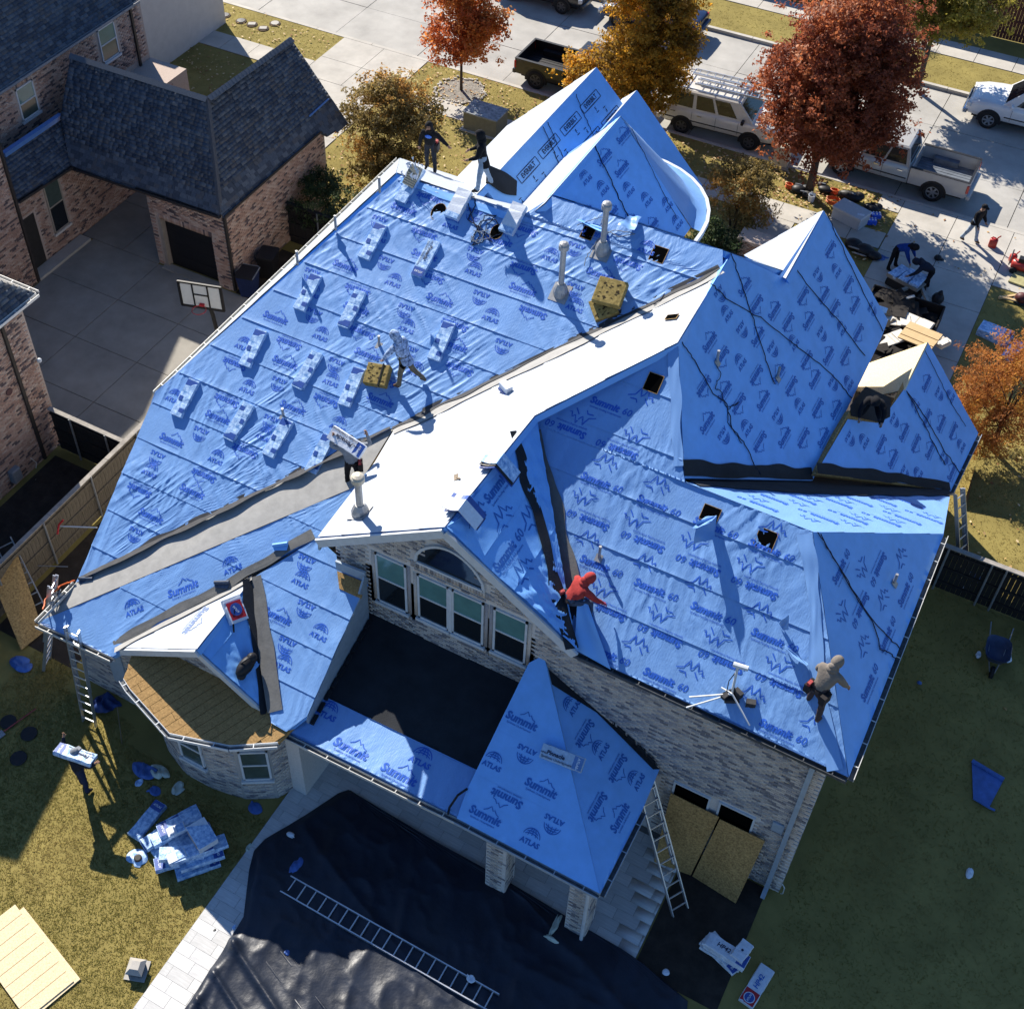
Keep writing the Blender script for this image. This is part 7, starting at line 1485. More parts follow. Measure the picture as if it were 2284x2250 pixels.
# ------------------------------------------------------------------ the drive: trailer of waste, cart, cans, boxes
def tr_(p, z): return at(p, z)
ta, tb, tc_, td = tr_(c3(1120, 1600), .6), tr_(c3(1470, 1680), .6), tr_(c3(1440, 1860), .6), tr_(c3(1110, 1880), .6)
t = thing('trailer', 'flat waste trailer loaded with torn felt, cartons and boards on the drive', 'trailer', (-3.3, 35.6, 0)); B = V(-3.3, 35.6, 0)
tz = .75; cx0, cx1, cy0, cy1 = -4.6, -2.15, 32.9, 38.2
q = MB(); q.lo(cx0 + 3.3, cx1 + 3.3, cy0 - 35.6, cy1 - 35.6, .5, .58); q.build('bed', WOODD, t)
for a, b2 in (((cx0, cy0), (cx0, cy1)), ((cx1, cy0), (cx1, cy1)), ((cx0, cy1), (cx1, cy1)), ((cx0, cy0), (cx1, cy0))):
    q = MB(); q.beam(V(*a, tz + .2) - B, V(*b2, tz + .2) - B, .05, .65); q.build('side_board', WOODD, t)
for s_ in (-1, 1):
    for y in (34.9, 35.8): q = MB(); q.lathe([(.16, -.1), (.36, -.1), (.36, .1), (.16, .1)], 16); w_ = q.build('wheel', TYRE, t); w_.location = ((-3.37 + s_ * 1.4) + 3.3, y - 35.6, .36); w_.rotation_euler = (0, PI / 2, 0)
q = MB(); tip = V(-3.35, 40.1, .5); q.beam(V(cx0 + .1, cy1, .52) - B, tip - B, .1, .12); q.beam(V(cx1 - .1, cy1, .52) - B, tip - B, .1, .12); q.beam(V(cx0 + .45, cy1 + .7, .52) - B, V(cx1 - .45, cy1 + .7, .52) - B, .08, .08); q.build('drawbar', mat('drawbar_grey', (.26, .25, .22), rough=.6, var=.25), t)
FELTK = mat('waste_felt', (.018, .015, .013), rough=.9, var=.4, scale=8)
q = MB()
for i in range(170):
    x, y = random.uniform(cx0 + .15, cx1 - .1), random.uniform(cy0 + .1, cy1 - .1); z = 1.0 + .25 * math.sin(x * 3) + random.uniform(-.15, .2); s_ = random.uniform(.15, .5); a = random.uniform(0, 3.1); d1 = V(math.cos(a), math.sin(a), random.uniform(-.4, .4)) * s_; d2 = V(-math.sin(a), math.cos(a), random.uniform(-.5, .5)) * s_ * random.uniform(.3, .8)
    p = V(x, y, z) - B; q.prism([p - d1 - d2, p + d1 - d2, p + d1 + d2 * .8, p - d1 * .8 + d2], V(0, 0, .012))
o = q.build('torn_felt', FELTK, t); o['kind'] = 'stuff'
q = MB(); q.lo(cx0 + 3.4, cx1 + 3.2, cy0 - 35.5, cy1 - 35.7, .58, .95); q.build('waste_heap', FELTK, t)
CARD = mat('carton_white', (.62, .58, .50), rough=.8, var=.08, scale=4); PLANK = mat('pale_plank', (.52, .37, .19), rough=.7, var=.15, scale=5, stretch=(1, 8, 1))
for i, (p, sz, a, lab) in enumerate(((c3(1225, 1700), (1.0, .55, .04), .35, 'flattened white carton at the front of the trailer load'), (c3(1330, 1710), (1.1, .6, .04), -.15, 'wide white carton lying across the trailer load'), (c3(1200, 1800), (1.2, .5, .05), .95, 'long white carton sloping at the left of the trailer load'), (c3(1455, 1810), (.6, .45, .12), -.5, 'white carton poking out at the right of the trailer load'))):
    b0_ = at(p, 1.35); o = thing('carton', lab, 'carton', b0_, a, 'cartons on the trailer'); q = MB(); q.box((0, 0, 0), sz); q.box((sz[0] * .3, 0, sz[2]), (sz[0] * .35, sz[1] * .96, .01)); q.build('panel', CARD, o); q = MB(); q.beam((0, -sz[1] / 2, sz[2] / 2 + .003), (0, sz[1] / 2, sz[2] / 2 + .003), .02, .005); q.build('crease', mat('crease_tan', (.40, .34, .26), rough=.8), o)
pb = at(c3(1345, 1775), 1.45)
for i in range(5):
    o = thing('plank', ('nearest pale plank of the row on the trailer load', 'second pale plank of the row on the trailer load', 'middle pale plank of the row on the trailer load', 'fourth pale plank of the row on the trailer load', 'furthest pale plank of the row, next to the cartons')[i], 'plank', (pb[0] + .03 * i, pb[1] - .42 + .2 * i, 1.42 + .02 * (i % 2)), -.12, 'pale planks on the trailer'); q = MB(); q.box((0, 0, 0), (1.15, .185, .035)); q.build('board', PLANK, o)
bd = at(c3(1240, 1610), 1.2)
o = thing('plank', 'single pale plank sticking up at the head of the trailer', 'plank', bd, .5, 'pale planks on the trailer'); q = MB(); q.beam((-.4, 0, 0), (.5, .1, .25), .1, .03); q.build('board', CARD, o)
# hand cart with bundles between the two stooping men
ca = at(c3(1285, 1470), .7); t = thing('work_cart', 'low dark cart loaded with shingles between two stooping men', 'cart', (ca[0], ca[1], 0), -.3)
q = MB(); q.box((0, 0, .55), (1.25, .6, .06)); q.box((0, -.3, .62), (1.28, .04, .12)); q.build('deck', mat('cart_grey', (.25, .23, .2), rough=.6, var=.2), t); q = MB(); q.box((0, -.05, .35), (1.1, .5, .34)); q.build('chest', BLACK, t)
for s_ in (-1, 1): q = MB(); q.lathe([(.08, -.05), (.2, -.05), (.2, .05), (.08, .05)], 14); w_ = q.build('wheel', TYRE, t); w_.location = (s_ * .62, 0, .2); w_.rotation_euler = (0, PI / 2, 0)
for i in range(3):
    o = bundle(('left blue bundle on the cart between the stooping men', 'middle blue bundle on the cart between the stooping men', 'right blue bundle on the cart between the stooping men')[i], L=.8, W=.36, Hh=.1, seed=61 + i, end=False, printed=False, group='bundles on the cart'); o.location = (ca[0] - .4 + .38 * i + .03, ca[1] + .2 - .1 * i, .6 + .03 * i); o.rotation_euler = (0, 0, 1.2 + .1 * i)
def lump(name, label, p, parts, m, cat, group=None, z=0):
    t = thing(name, label, cat, at(p, z), 0, group)
    for nm, mm, balls in parts:
        q = MB()
        for c_, r_ in balls: q.ball(c_, r_, 10, 7)
        q.build(nm, mm or m, t, smooth=True)
    return t
RF = mat('red_can', (.40, .03, .02), rough=.4, var=.12, spec=.5)
def can(label, p, s=1.0, rz=0):
    t = thing('fuel_can', label, 'fuel can', at(p), rz, 'red fuel cans'); q = MB(); q.box((0, 0, .17 * s), (.26 * s, .2 * s, .32 * s)); q.bevel(.05 * s, 2); q.build('tank', RF, t, smooth=True); q = MB(); q.tube([V(.06, 0, .32) * s, V(.1, 0, .42) * s, V(.16, 0, .5) * s], .022 * s, 8); q.build('spout', RF, t); q = MB(); q.tube([V(-.1, 0, .32) * s, V(-.06, 0, .39) * s, V(.03, 0, .38) * s, V(.05, 0, .32) * s], .018 * s, 6); q.build('handle', RF, t)
can('red fuel can standing alone on the sunlit drive', c3(1732, 1312), 1.15); can('red can behind the upright post at the right edge', c3(1838, 1390), 1.0, .4)
cm_ = at(c3(1885, 1420), .2); t = thing('compressor', 'red air compressor cut by the right edge of the photo', 'compressor', (cm_[0], cm_[1], 0)); q = MB(); q.tube([V(-.35, 0, .28), V(-.3, 0, .28), V(.4, 0, .28)], [.12, .2, .2], 14); q.build('tank', RF, t, smooth=True); q = MB(); q.box((0, 0, .55), (.3, .22, .16)); q.build('motor', BLACK, t); q = MB(); q.lathe([(.13, -.04), (.13, .04)], 12); w_ = q.build('wheel', TYRE, t); w_.location = (-.2, -.22, .13); w_.rotation_euler = (PI / 2, 0, 0); q = MB(); q.tube([V(-.42, .1, .1), V(-.42, .1, .8)], .025, 8); q.build('handle', WOODC, t)
gp = at(c3(1880, 1490), 0); board('green-edged wooden sheets lying at the right edge by the drive', [V(gp[0] - .35, gp[1] - .35, .04), V(gp[0] + 1.2, gp[1] - .5, .04), V(gp[0] + 1.3, gp[1] + .5, .04), V(gp[0] - .25, gp[1] + .45, .04)], .07, mat('green_sheet', (.34, .31, .15), rough=.7, var=.2, scale=8), group=None)
for i, (p, a, lab) in enumerate(((c3(1815, 1580), .75, 'upper pale timber offcut on the verge at the right'), (c3(1825, 1600), .1, 'lower pale timber offcut on the verge at the right'))):
    o = thing('timber_offcut', lab, 'timber', at(p), a, 'timber offcuts'); q = MB(); q.box((0, 0, .05 + .05 * i), (.75, .09, .06)); q.build('board', PLANK, o)
lump('engine', 'dark rounded machine at the right edge beyond the timber offcuts', c3(1885, 1605), [('housing', mat('dark_red_mach', (.08, .02, .02), rough=.5, var=.4), [((0, 0, .2), (.26, .22, .2)), ((.2, .1, .3), (.16, .15, .12))]), ('base', BLACK, [((0, 0, .06), (.32, .26, .07))])], BLACK, 'machine')
# under the red tree: tools, bags, hoses
lump('tool_bag', 'black bags and tools heaped at the foot of the red tree', c3(730, 1030), [('bag', BLACK, [((-.2, 0, .15), (.3, .25, .17)), ((.25, -.12, .12), (.28, .2, .14)), ((.05, .25, .12), (.25, .2, .13))]), ('strap', ROPEL, [((-.25, .1, .3), (.16, .03, .03)), ((.05, -.2, .25), (.14, .03, .03))])], BLACK, 'bag', 'bags near the drive')
lump('tool_bag', 'black and grey bag right of the red tree trunk', c3(845, 1020), [('bag', BLACK, [((0, 0, .12), (.3, .2, .13)), ((-.2, .2, .14), (.2, .15, .12))]), ('strap', ROPEL, [((-.15, .15, .26), (.12, .03, .02))])], BLACK, 'bag', 'bags near the drive')
def coil_of(label, p, m, r=.25, turns=5, group='orange hoses'):
    t = thing('hose_coil', label, 'hose', at(p), 0, group); q = MB(); q.tube([V(r * (1 + .12 * math.sin(a * .7)) * math.cos(a), r * .8 * math.sin(a + .1 * math.sin(a)), .03 + .012 * a / 2) for a in np.linspace(0, 2 * PI * turns, 22 * turns)], .018, 5); q.build('coil', m, t)
    q = MB(); q.tube([V(r, 0, .05), V(r + .15, .06, .03), V(r + .22, .02, .03)], .02, 6); q.build('fitting', STEEL, t)
coil_of('orange hose coil left of the red tree trunk', c3(655, 1000), HOSE, .14); coil_of('large orange hose coil behind the white cool box', c3(890, 1080), HOSE, .26); coil_of('orange hose coil beside the bag right of the red tree', c3(895, 1030), HOSE, .15)
t = thing('bucket', 'small white bucket near the red tree trunk', 'bucket', at(c3(772, 1068))); q = MB(); q.lathe([(.11, 0), (.14, .3), (.125, .3), (.1, .05)], 16); q.build('pail', WRAPW, t); q = MB(); q.tube([V(.14 * math.cos(a), .05, .3 + .1 * math.sin(a)) for a in np.linspace(0, PI, 9)], .008, 5); q.build('handle', STEEL, t)
cb_ = at(c3(985, 1140), .3); t = thing('cool_box', 'large pale grey cool box standing on the verge by the drive', 'cool box', (cb_[0], cb_[1], 0), -.3); q = MB(); q.box((0, 0, .25), (1.25, .72, .46)); q.bevel(.04, 2); q.build('tub', mat('coolbox_grey', (.40, .42, .45), rough=.5, var=.06), t); q = MB(); q.box((0, 0, .53), (1.3, .78, .1)); q.bevel(.03, 2); q.build('lid', mat('coolbox_lid', (.46, .48, .51), rough=.5, var=.08, scale=12), t); q = MB(); q.box((.45, -.1, .585), (.26, .12, .01), .5); q.build('paper', WRAPW, t)
lump('tool_bag', 'black sack lying on the far side of the cool box', c3(975, 1065), [('bag', BLACK, [((0, 0, .2), (.5, .22, .22)), ((.3, .1, .25), (.25, .2, .16))]), ('strap', ROPEL, [((.1, -.1, .42), (.12, .03, .02))])], BLACK, 'bag', 'bags near the drive'); lump('tool_bag', 'black sack between the cool box and the blue packs', c3(1090, 1120), [('bag', BLACK, [((0, 0, .14), (.34, .26, .15)), ((.2, .15, .16), (.2, .2, .12))]), ('strap', BLACK, [((0, .1, .3), (.1, .03, .03))])], BLACK, 'bag', 'bags near the drive')
for p, lab in ((c3(1115, 1160), 'shiny blue pack of drinks beside the cool box'), (c3(1092, 1190), 'smaller dark blue pack nearest the drive edge')):
    t = thing('drinks_pack', lab, 'pack', at(p), .4, 'blue packs by the cool box'); q = MB(); q.box((0, 0, .12), (.36, .26, .22)); q.bevel(.03); q.build('wrap', mat('bright_blue', (.03, .09, .55), rough=.25, var=.3, scale=9, spec=.6), t); q = MB()
    for i in range(6): q.tube([V(-.12 + .12 * (i % 3), -.06 + .12 * (i // 3), .22), V(-.12 + .12 * (i % 3), -.06 + .12 * (i // 3), .26)], .03, 8)
    q.build('bottle_top', WRAPW, t)
lump('waste_sack', 'black waste sack left on the drive below the dark stooping man', c3(1438, 1610), [('sack', BLACK, [((0, 0, .22), (.22, .22, .24)), ((.03, .02, .42), (.1, .1, .14))]), ('tie', BLACK, [((.04, .03, .52), (.06, .06, .06))])], BLACK, 'sack'); lump('tool_bag', 'heap of black bags beside the drive left of the stooping man', c3(1050, 1350), [('bag', BLACK, [((0, 0, .2), (.4, .3, .22)), ((-.45, .15, .2), (.35, .3, .2)), ((.4, -.1, .16), (.3, .22, .16))]), ('strap', WOODC, [((-.35, -.2, .3), (.25, .04, .03)), ((-.1, -.35, .2), (.3, .04, .03))])], BLACK, 'bag', 'bags near the drive'); scrap('felt_scrap', 'blue felt scrap at the feet of the man in the blue hoodie', c3(1140, 1370), (.7, .5), BLUES, 'felt scrap', 31, hgt=.2, group=GP)
lump('hat', 'dark cap lying on the drive above the dark stooping man', c3(1443, 1380), [('crown', BLACK, [((0, 0, .1), (.14, .13, .12))]), ('peak', BLACK, [((.12, .05, .04), (.12, .1, .02))])], BLACK, 'cap')
# street cabinets
e0 = at(c2(760, 740), 0); t = thing('transformer_box', 'grey-green metal transformer cabinet with a speckled flat top', 'transformer', (-22.15, 42.0, 0), 0); q = MB(); q.box((0, 0, .42), (1.55, 1.0, .84)); q.build('cabinet', mat('cabinet_olive', (.17, .17, .13), rough=.6, var=.15), t); q = MB(); q.box((0, 0, .87), (1.62, 1.08, .06)); q.build('lid', mat('cabinet_lid', (.15, .20, .25), rough=.6, var=.5, scale=7, col2=(.30, .32, .33)), t); q = MB(); q.box((0, 0, .03), (1.8, 1.25, .06)); q.build('plinth', CONC, t)
k0 = at(c3(595, 900), 0); t = thing('cable_cabinet', 'small pale tan cable cabinet left of the red tree', 'cabinet', (k0[0], k0[1] + .3, 0), .1); q = MB(); q.box((0, 0, .5), (.62, .6, 1.0)); q.bevel(.02); q.build('cabinet', mat('cabinet_tan', (.42, .38, .30), rough=.6, var=.08), t); q = MB(); q.box((0, 0, .07), (.74, .7, .14)); q.build('base', mat('cabinet_base', (.30, .27, .22), rough=.7), t)
pl0 = at(c3(385, 1330), 0); t = thing('brick_pier', 'low brick pier partly hidden behind the short white gable', 'pier', (pl0[0] + .6, pl0[1], 0)); wall(t, [(pl0[0], pl0[1] - .5), (pl0[0] + 1.6, pl0[1] - .5), (pl0[0] + 1.6, pl0[1] + .3), (pl0[0], pl0[1] + .3)], 0, .9, MORTR, 'core'); brickwork(t, (pl0[0], pl0[1] - .5, 0), (1, 0, 0), [(0, 0), (1.6, 0), (1.6, .9), (0, .9)], mats=BRKR)
# ------------------------------------------------------------------ people
SKIN = mat('skin', (.30, .17, .11), rough=.6, var=.06); HAIR = mat('hair_black', (.012, .010, .009), rough=.7, var=.2)
def cloth(n, c, **k): return mat('cloth_' + n, c, rough=.9, bump=.35, bscale=18, spec=.15, **{'var': .18, 'scale': 9, **k})
KB = cloth('black', (.012, .012, .014)); JEAN = cloth('jeans', (.055, .075, .12)); JEANL = cloth('pale_jeans', (.26, .33, .42)); DKJ = cloth('dark_jeans', (.022, .026, .036)); REDC = cloth('red', (.36, .045, .04)); TAN = cloth('taupe', (.185, .16, .135)); BRN = cloth('brown', (.055, .042, .045)); KHA = cloth('khaki', (.14, .12, .085)); BLUC = cloth('royal', (.012, .045, .22)); NAVY = cloth('navy', (.014, .018, .032)); GREYC = cloth('grey', (.20, .22, .25)); PAT = cloth('pattern', (.02, .045, .13), var=.5, scale=13, col2=(.34, .44, .62)); BOOT = mat('boot_brown', (.10, .055, .03), rough=.8, var=.2); BOOTK = mat('boot_black', (.012, .011, .011), rough=.8, var=.2); GLOV = mat('glove_pink', (.40, .06, .10), rough=.7, var=.1); BELT = mat('belt_leather', (.014, .011, .012), rough=.7, var=.3); BELTR = mat('belt_red', (.34, .05, .05), rough=.7, var=.2)
def rotx(v, a): c, s = math.cos(a), math.sin(a); return V(v[0], v[1] * c - v[2] * s, v[1] * s + v[2] * c)
def rotz_(v, a): c, s = math.cos(a), math.sin(a); return V(v[0] * c - v[1] * s, v[0] * s + v[1] * c, v[2])
def person(label, loc, rz, shirt, pants, shoes, lean=0.0, side=0.0, twist=0.0, legs=((0, 0, .06), (0, 0, .06)), arms=None, head=(0, 0), hood=None, hair=True, skin=None, hands=None, height=1.75, belt=None, hem=0.0, sink=0.0, cap=None, shirtless_forearm=False):
    """legs: (thigh forward, knee bend, splay) left then right; arms: (upper direction, forearm direction) left then right, in the body frame x right, y forward, z up"""
    k = height / 1.75; skin = skin or SKIN
    t = thing('person', label, 'person', loc, rz, 'roofing crew at work')
    sp = lambda v: rotz_(rotx(V(*v), -lean), twist * .6) + V(side * v[2], 0, 0)
    P = {}; pel = V(0, 0, .95)
    P['pel'] = pel; P['wai'] = pel + sp((0, .01, .15)); P['che'] = pel + sp((0, .015, .34)); P['nec'] = pel + sp((0, 0, .53))
    hd = nrm(sp((head[1] * .5, .02 + head[0], .22))); P['hea'] = P['nec'] + hd * .13; P['cro'] = P['nec'] + hd * .235
    E_ = []; lowest = 9
    for i, s in enumerate((-1, 1)):
        a, kb, sp_ = legs[i]; hip = pel + V(s * .095, 0, -.03); th = nrm(V(s * sp_, math.sin(a), -math.cos(a))); kn = hip + th * .44
        shd = nrm(V(s * sp_ * .5, math.sin(a - kb), -math.cos(a - kb))); an = kn + shd * .42; fd = nrm(V(s * .12, math.cos(max(0, kb - a - 1.0)), -math.sin(max(0, kb - a - 1.0)) * .8)); to = an + fd * .17 + V(0, 0, -.045)
        P['hip%d' % i], P['kne%d' % i], P['ank%d' % i], P['toe%d' % i] = hip, kn, an, to; P['heel%d' % i] = an + V(0, -.03, -.06)
        lowest = min(lowest, an[2] - .085, to[2] - .03)
        sh = P['nec'] + sp((s * .2, 0, -.08)); ud, fo = (arms or (((-.25, .1, -1), (-.1, .3, -1)), ((.25, .1, -1), (.1, .3, -1))))[i]
        el = sh + nrm(V(*ud)) * .285; wr = el + nrm(V(*fo)) * .245; P['sho%d' % i], P['elb%d' % i], P['wri%d' % i] = sh, el, wr; P['pal%d' % i] = wr + nrm(V(*fo)) * .045
    off = V(0, 0, -lowest - sink)
    names = list(P); vi = {n_: i for i, n_ in enumerate(names)}
    rad = {'pel': .145, 'wai': .145, 'che': .172, 'nec': .062, 'hea': .088, 'cro': .072}
    rb = {'hip': .096, 'kne': .07, 'ank': .054, 'toe': .036, 'heel': .036, 'sho': .082, 'elb': .06, 'wri': .032, 'pal': .034}
    bulky = 1.14 if not hem else 1.22
    ed = [('pel', 'wai'), ('wai', 'che'), ('che', 'nec'), ('nec', 'hea'), ('hea', 'cro')]
    for i in '01': ed += [('pel', 'hip' + i), ('hip' + i, 'kne' + i), ('kne' + i, 'ank' + i), ('ank' + i, 'toe' + i), ('ank' + i, 'heel' + i), ('che', 'sho' + i), ('sho' + i, 'elb' + i), ('elb' + i, 'wri' + i), ('wri' + i, 'pal' + i)]
    me = bpy.data.meshes.new('b'); me.from_pydata([tuple((P[n_] + off) * k) for n_ in names], [(vi[a], vi[b2]) for a, b2 in ed], []); o = bpy.data.objects.new('b', me); C.objects.link(o)
    md = o.modifiers.new('s', 'SKIN'); md.branch_smoothing = .3
    if not me.skin_vertices: 
        bm = bmesh.new(); bm.from_mesh(me); bm.verts.layers.skin.verify(); bm.to_mesh(me); bm.free()
    sv = me.skin_vertices[0].data
    for n_ in names:
        r = rad.get(n_) or rb[n_[:-1]]; r *= k * (bulky if n_ in ('pel', 'wai', 'che') or n_[:3] in ('sho', 'elb') else 1)
        sv[vi[n_]].radius = (r * (1.18 if n_ in ('pel', 'wai', 'che') else 1), r * (.82 if n_ in ('pel', 'wai', 'che') else 1)); sv[vi[n_]].use_root = n_ == 'pel'
    s2 = o.modifiers.new('u', 'SUBSURF'); s2.levels = 2; s2.render_levels = 2
    dg = bpy.context.evaluated_depsgraph_get(); dg.update(); bme = bpy.data.meshes.new_from_object(o.evaluated_get(dg)); bpy.data.objects.remove(o)
    bme.name = 'body'
    for mm in (shirt, pants, shoes, skin, hands or skin): bme.materials.append(mm)
    seg = []
    for a, b2 in ed:
        ma = 0
        if a[:3] in ('hip', 'kne') or (a, b2[:3]) == ('pel', 'hip'): ma = 1
        if a[:3] == 'ank': ma = 2
        if a in ('nec', 'hea'): ma = 3
        if a[:3] == 'wri': ma = 4
        if shirtless_forearm and a[:3] == 'elb': ma = 3
        seg.append(((P[a] + off) * k, (P[b2] + off) * k, ma))
    nf = len(bme.polygons); cen = np.empty(nf * 3); bme.polygons.foreach_get('center', cen); cen = cen.reshape(-1, 3); D_ = []
    for a, b2, m_ in seg:
        ab = b2 - a; tt = np.clip(((cen - a) @ ab) / (ab @ ab), 0, 1); D_.append(np.linalg.norm(cen - a - tt[:, None] * ab, axis=1))
    mi = np.array([s_[2] for s_ in seg])[np.argmin(np.array(D_), 0)]
    pz = (P['pel'] + off) * k; up_ = nrm(P['wai'] - P['pel']); below = (cen - pz) @ up_ < (-.02 - hem * k); mi = np.where((mi == 0) & below & (np.linalg.norm(cen - pz, axis=1) < .3), 1, mi)
    bme.polygons.foreach_set('material_index', mi.astype(np.int32))
    nv = len(bme.vertices); co = np.empty(nv * 3); bme.vertices.foreach_get('co', co); co = co.reshape(-1, 3); no = np.empty(nv * 3); bme.vertices.foreach_get('normal', no); no = no.reshape(-1, 3)
    vm = np.zeros(nv); vm2 = np.zeros(nv)
    for pg in bme.polygons:
        if mi[pg.index] < 2: vm[list(pg.vertices)] = 1
    fold = 1 - np.abs(2 * vnoise(co[:, 2] * 13 + co[:, 0] * 5, co[:, 0] * 4 + co[:, 1] * 6, 17) - 1); co += no * (vm * k * (.010 * fold ** 2 - .003 + .008 * vnoise(co[:, 2] * 6, co[:, 0] * 7 + co[:, 1] * 5, 18)))[:, None]; bme.vertices.foreach_set('co', co.ravel())
    bme.polygons.foreach_set('use_smooth', np.ones(nf, bool)); bme.update(); obj('body', bme, t)
    # hands with fingers
    for i, s in enumerate((-1, 1)):
        w_ = (P['wri%d' % i] + off) * k; f = nrm(P['pal%d' % i] - P['wri%d' % i]); x = np.cross(f, V(0, 0, 1)); x = nrm(x) if np.linalg.norm(x) > .2 else V(1, 0, 0); x = x * s; z = np.cross(x, f); q = MB()
        q.ball(w_ + f * .05 * k, .036 * k, 8, 6)
        for j in range(4):
            b_ = w_ + (f * .075 + x * (-.024 + .016 * j)) * k; L = (.055, .065, .06, .045)[j] * k; q.tube([b_, b_ + f * L * .5 - z * .006, b_ + f * L * .85 - z * .028 * k, b_ + f * L * .75 - z * .048 * k], [.0095 * k, .009 * k, .008 * k, .006 * k], 6)
        b_ = w_ + (f * .035 - x * .032) * k; q.tube([b_, b_ + (f * .025 - x * .022) * k, b_ + (f * .055 - x * .026 - z * .01) * k], [.011 * k, .0105 * k, .008 * k], 6); q.build('hand', hands or skin, t, smooth=True)
    hc = (P['hea'] + off) * k + hd * .03; fwd = nrm(rotz_(V(0, 1, 0), twist + head[1]) - hd * np.dot(rotz_(V(0, 1, 0), twist + head[1]), hd)); rt = np.cross(fwd, hd); R = np.stack([rt, fwd, hd], 1)
    q = MB(); q.ball(hc + fwd * .088 - hd * .012, (.016, .02, .022), 6, 5)
    for s in (-1, 1): q.ball(hc + fwd * .078 + rt * .032 * s + hd * .018, .011, 6, 5, m=1); q.ball(hc + rt * .088 * s - hd * .004, (.014, .022, .03), 6, 5)
    q.beam(hc + fwd * .083 - rt * .022 - hd * .048, hc + fwd * .083 + rt * .022 - hd * .048, .012, .008, m=2); q.build('face', [skin, HAIR, mat('lips', (.25, .09, .07), rough=.6)], t)
    def cover(nm, m, r, sc_, lim, cc):
        n1, n2 = 16, 10; vs = []; fs = []
        for a in range(n2 + 1):
            for b2 in range(n1):
                d = V(math.sin(PI * a / n2) * math.cos(2 * PI * b2 / n1), math.sin(PI * a / n2) * math.sin(2 * PI * b2 / n1), math.cos(PI * a / n2)); vs.append(cc + R @ (d * np.array(sc_) * r))
        for a in range(n2):
            for b2 in range(n1):
                i4 = (a * n1 + b2, (a + 1) * n1 + b2, (a + 1) * n1 + (b2 + 1) % n1, a * n1 + (b2 + 1) % n1); ce = R.T @ (np.mean([vs[j] for j in i4], 0) - cc) / r
                if lim(ce): fs.append(i4)
        q = MB(); q.add(vs, fs); q.build(nm, m, t, smooth=True)
    if hood: cover('hood', hood, .13 * k, (.95, 1.1, 1.18), lambda c_: not (c_[1] > .62 and abs(c_[2]) < .75), hc - fwd * .014); q = MB(); q.ball((P['nec'] + off) * k - fwd * .03, (.135 * k, .125 * k, .085 * k), 12, 7); q.ball((P['nec'] + off) * k - fwd * .075 + hd * .03, (.10 * k, .075 * k, .11 * k), 10, 6); q.build('collar', hood, t, smooth=True)
    elif hair: cover('hair', HAIR, .104 * k, (.98, 1.08, 1.05), lambda c_: c_[2] > .25 or c_[1] < .1 and c_[2] > -.55, hc)
    if cap: cover('cap', cap, .108 * k, (1, 1.08, 1.0), lambda c_: c_[2] > .15, hc); q = MB(); q.prism([hc + R @ V(*v) for v in ((-.07, .08, .02), (.07, .08, .02), (.05, .19, .01), (-.05, .19, .01))], hd * .012); q.build('cap_peak', cap, t)
    if hem:
        q = MB(); n1 = 14; rings = []
        for r, dz_ in ((.158, .10), (.172, .0), (.185, -hem)): rings.append([pz + k * (V(r * 1.05 * math.cos(a), r * .82 * math.sin(a), 0) + up_ * dz_) for a in np.linspace(0, 2 * PI, n1 + 1)[:-1]])
        q.add([v for r in rings for v in r], [(i * n1 + j, i * n1 + (j + 1) % n1, (i + 1) * n1 + (j + 1) % n1, (i + 1) * n1 + j) for i in range(2) for j in range(n1)]); q.build('jacket_hem', shirt, t, smooth=True)
    if belt:
        q = MB(); n1 = 16; rr_ = [[pz + up_ * (.03 + dz_) + k * V(.168 * math.cos(a), .132 * math.sin(a), 0) for a in np.linspace(0, 2 * PI, n1 + 1)[:-1]] for dz_ in (-.03, .03)]; q.add(rr_[0] + rr_[1], [(j, (j + 1) % n1, n1 + (j + 1) % n1, n1 + j) for j in range(n1)])
        for s in belt:
            q.box(pz + V(s * .2, -.03, -.08), (.13, .24, .24)); q.box(pz + V(s * .21, .05, -.02), (.05, .06, .2))
        q.build('tool_belt', BELT, t); q = MB(); q.box(pz + V(belt[0] * .19, -.08, .07), (.07, .12, .12)); q.build('belt_pouch', BELTR, t)
    return t
fx = lambda pl, p: pl.px((p[0] * 1.18158, p[1] * 1.18158))
person('man in a black hooded top with a blue chest print pointing along the front ridge', fx(PF0, (813, 324)), PI + .2, KB, DKJ, BOOTK, lean=.12, twist=0, legs=((.1, .12, .1), (-.12, .1, .1)), arms=(((-1, .25, -.75), (-1, .35, -.5)), ((.3, 0, -1), (.15, .1, -1))), hood=KB, belt=(-1,), height=1.78)
ch = [o for o in bpy.data.objects if o.get('category') == 'person'][-1]
q = MB(); q.ball((0, .175, 1.36), (.11, .03, .06), 10, 6); q.build('chest_print', mat('print_blue', (.05, .16, .6), rough=.5, var=.3, scale=30), ch)
person('man in a black jacket and pale jeans walking on the front ridge', PR1.px((1066, 424)) + V(0, .25, -.12), PI * .5 + .5, KB, JEANL, BOOTK, lean=.12, legs=((.2, .1, .1), (-.2, .2, .1)), arms=(((-.2, .3, -1), (0, 1, -.3)), ((.2, .2, -1), (-.1, .9, -.3))), hood=KB, hem=.22, height=1.76)
person('man in a blue and white patterned hoodie stepping across the big slope', fx(PR1, (768, 728)), PI * .5 + .1, PAT, KHA, BOOT, lean=.45, twist=-.2, legs=((.25, .15, .08), (-.25, .75, .08)), arms=(((-.2, .6, -.8), (0, .5, -.9)), ((.2, .1, -1), (.1, .3, -1))), hood=PAT, hem=.12, height=1.74)
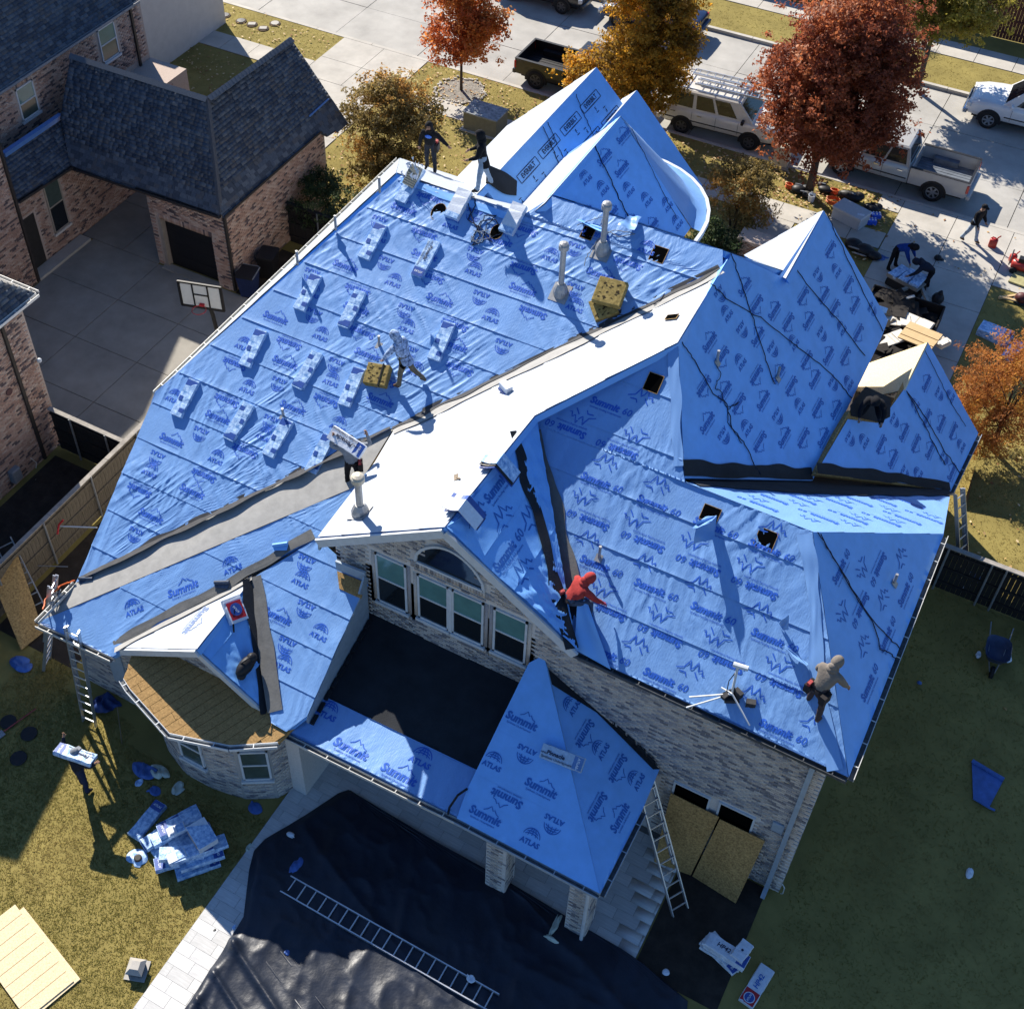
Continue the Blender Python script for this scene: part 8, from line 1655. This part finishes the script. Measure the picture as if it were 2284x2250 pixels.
pc = person('man in grey shirt and black trousers carrying a white bundle at the valley', PR1.px((790, 1090)), .6, GREYC, KB, BOOT, lean=.18, legs=((.3, .4, .1), (-.15, .3, .1)), arms=(((-.8, .2, .1), (.25, .3, .9)), ((.8, .2, .1), (-.25, .3, .9))), hair=True, height=1.76, belt=(1,))
Bp = np.array(pc.location); o = bundle('white printed bundle carried on the shoulder of the man at the valley', L=1.0, W=.36, Hh=.1, seed=71, m=WRAPW, printed=False, group='bundles being carried')
o.location = tuple(Bp + V(-.08, .0, 1.62)); o.rotation_euler = (.62, .12, -.12); glyph_obj(o, 'pinnacle', 1.15, (-.12, .0, .11), INKK, PI)
person('crouching man in a red hooded top and jeans beside the centre gable', fx(PR2, (1072, 1158)), -.55, REDC, JEAN, BOOTK, lean=.75, twist=-.15, legs=((1.2, 1.9, .3), (1.5, 1.7, .45)), arms=(((-.55, .25, -.7), (.15, .75, -.6)), ((.45, .5, -.75), (.35, .7, -.6))), hood=REDC, hands=GLOV, belt=(-1,), height=1.76, sink=.05)
person('man in a taupe hooded top and tool belt bending over the right-hand hip', fx(PR2, (1528, 1350)), -.35, TAN, BRN, BOOT, lean=.62, legs=((.5, .55, .2), (.1, .25, .15)), arms=(((-.35, .2, -1), (.15, .6, -.7)), ((.35, .45, -.85), (.1, .6, -.8))), hood=TAN, belt=(-1, 1), height=1.8)
person('man in black kneeling at the edge of the bare garage roof panel', fx(PI_, (1640, 785)), PI + .2, KB, KB, BOOTK, lean=.85, legs=((1.3, 2.0, .3), (1.3, 2.0, .3)), arms=(((-.4, .8, -.6), (.1, .7, -.8)), ((.4, .8, -.6), (-.1, .7, -.8))), hood=KB, height=1.78)
person('man in a black jacket and pale jeans walking on the drive by the street', at(c3(1612, 1285), .03), -PI * .5 - .35, KB, JEANL, BOOT, lean=.16, legs=((.25, .1, .06), (-.25, .2, .06)), arms=(((-.15, .15, -1), (0, .5, -.8)), ((.15, .15, -1), (0, .5, -.8))), hair=True, hem=.12, height=1.8, cap=KB)
person('man in a royal blue hoodie stooping at the cart on the drive', at(c3(1195, 1425), .03), -PI * .5 - .1, BLUC, KB, BOOTK, lean=1.15, legs=((.15, .1, .12), (-.05, .05, .12)), arms=(((-.2, .5, -.9), (0, .5, -.9)), ((.2, .5, -.9), (0, .5, -.9))), hood=KB, height=1.75)
person('man in dark navy clothes stooping on the right side of the cart', at(c3(1385, 1545), .03), PI * .5 + .25, NAVY, KB, BOOTK, lean=1.2, legs=((.35, .45, .15), (.1, .3, .15)), arms=(((-.5, .6, -.6), (-.2, .9, -.5)), ((.9, .1, -.45), (1, -.2, -.5))), hood=NAVY, height=1.76)
pm_ = person('man in navy clothes stepping up to the tall ladder with a shingle bundle', at(c7(455, 735), .02), -.1, NAVY, cloth('navy_trousers', (.02, .03, .07)), BOOTK, lean=.1, legs=((.1, .1, .08), (-.05, .05, .08)), arms=(((-.9, .2, .1), (-.2, .5, .85)), ((1, .1, .1), (.6, .4, .7))), hair=False, cap=GREYC, height=1.78)
Bp = np.array(pm_.location); o = bundle('blue bundle with a dark printed end carried by the man at the ladder', L=1.02, W=.36, Hh=.12, seed=73, printed=True, group='bundles being carried'); o.location = tuple(Bp + V(.05, .04, 1.58)); o.rotation_euler = (.25, -.06, .2 + PI)
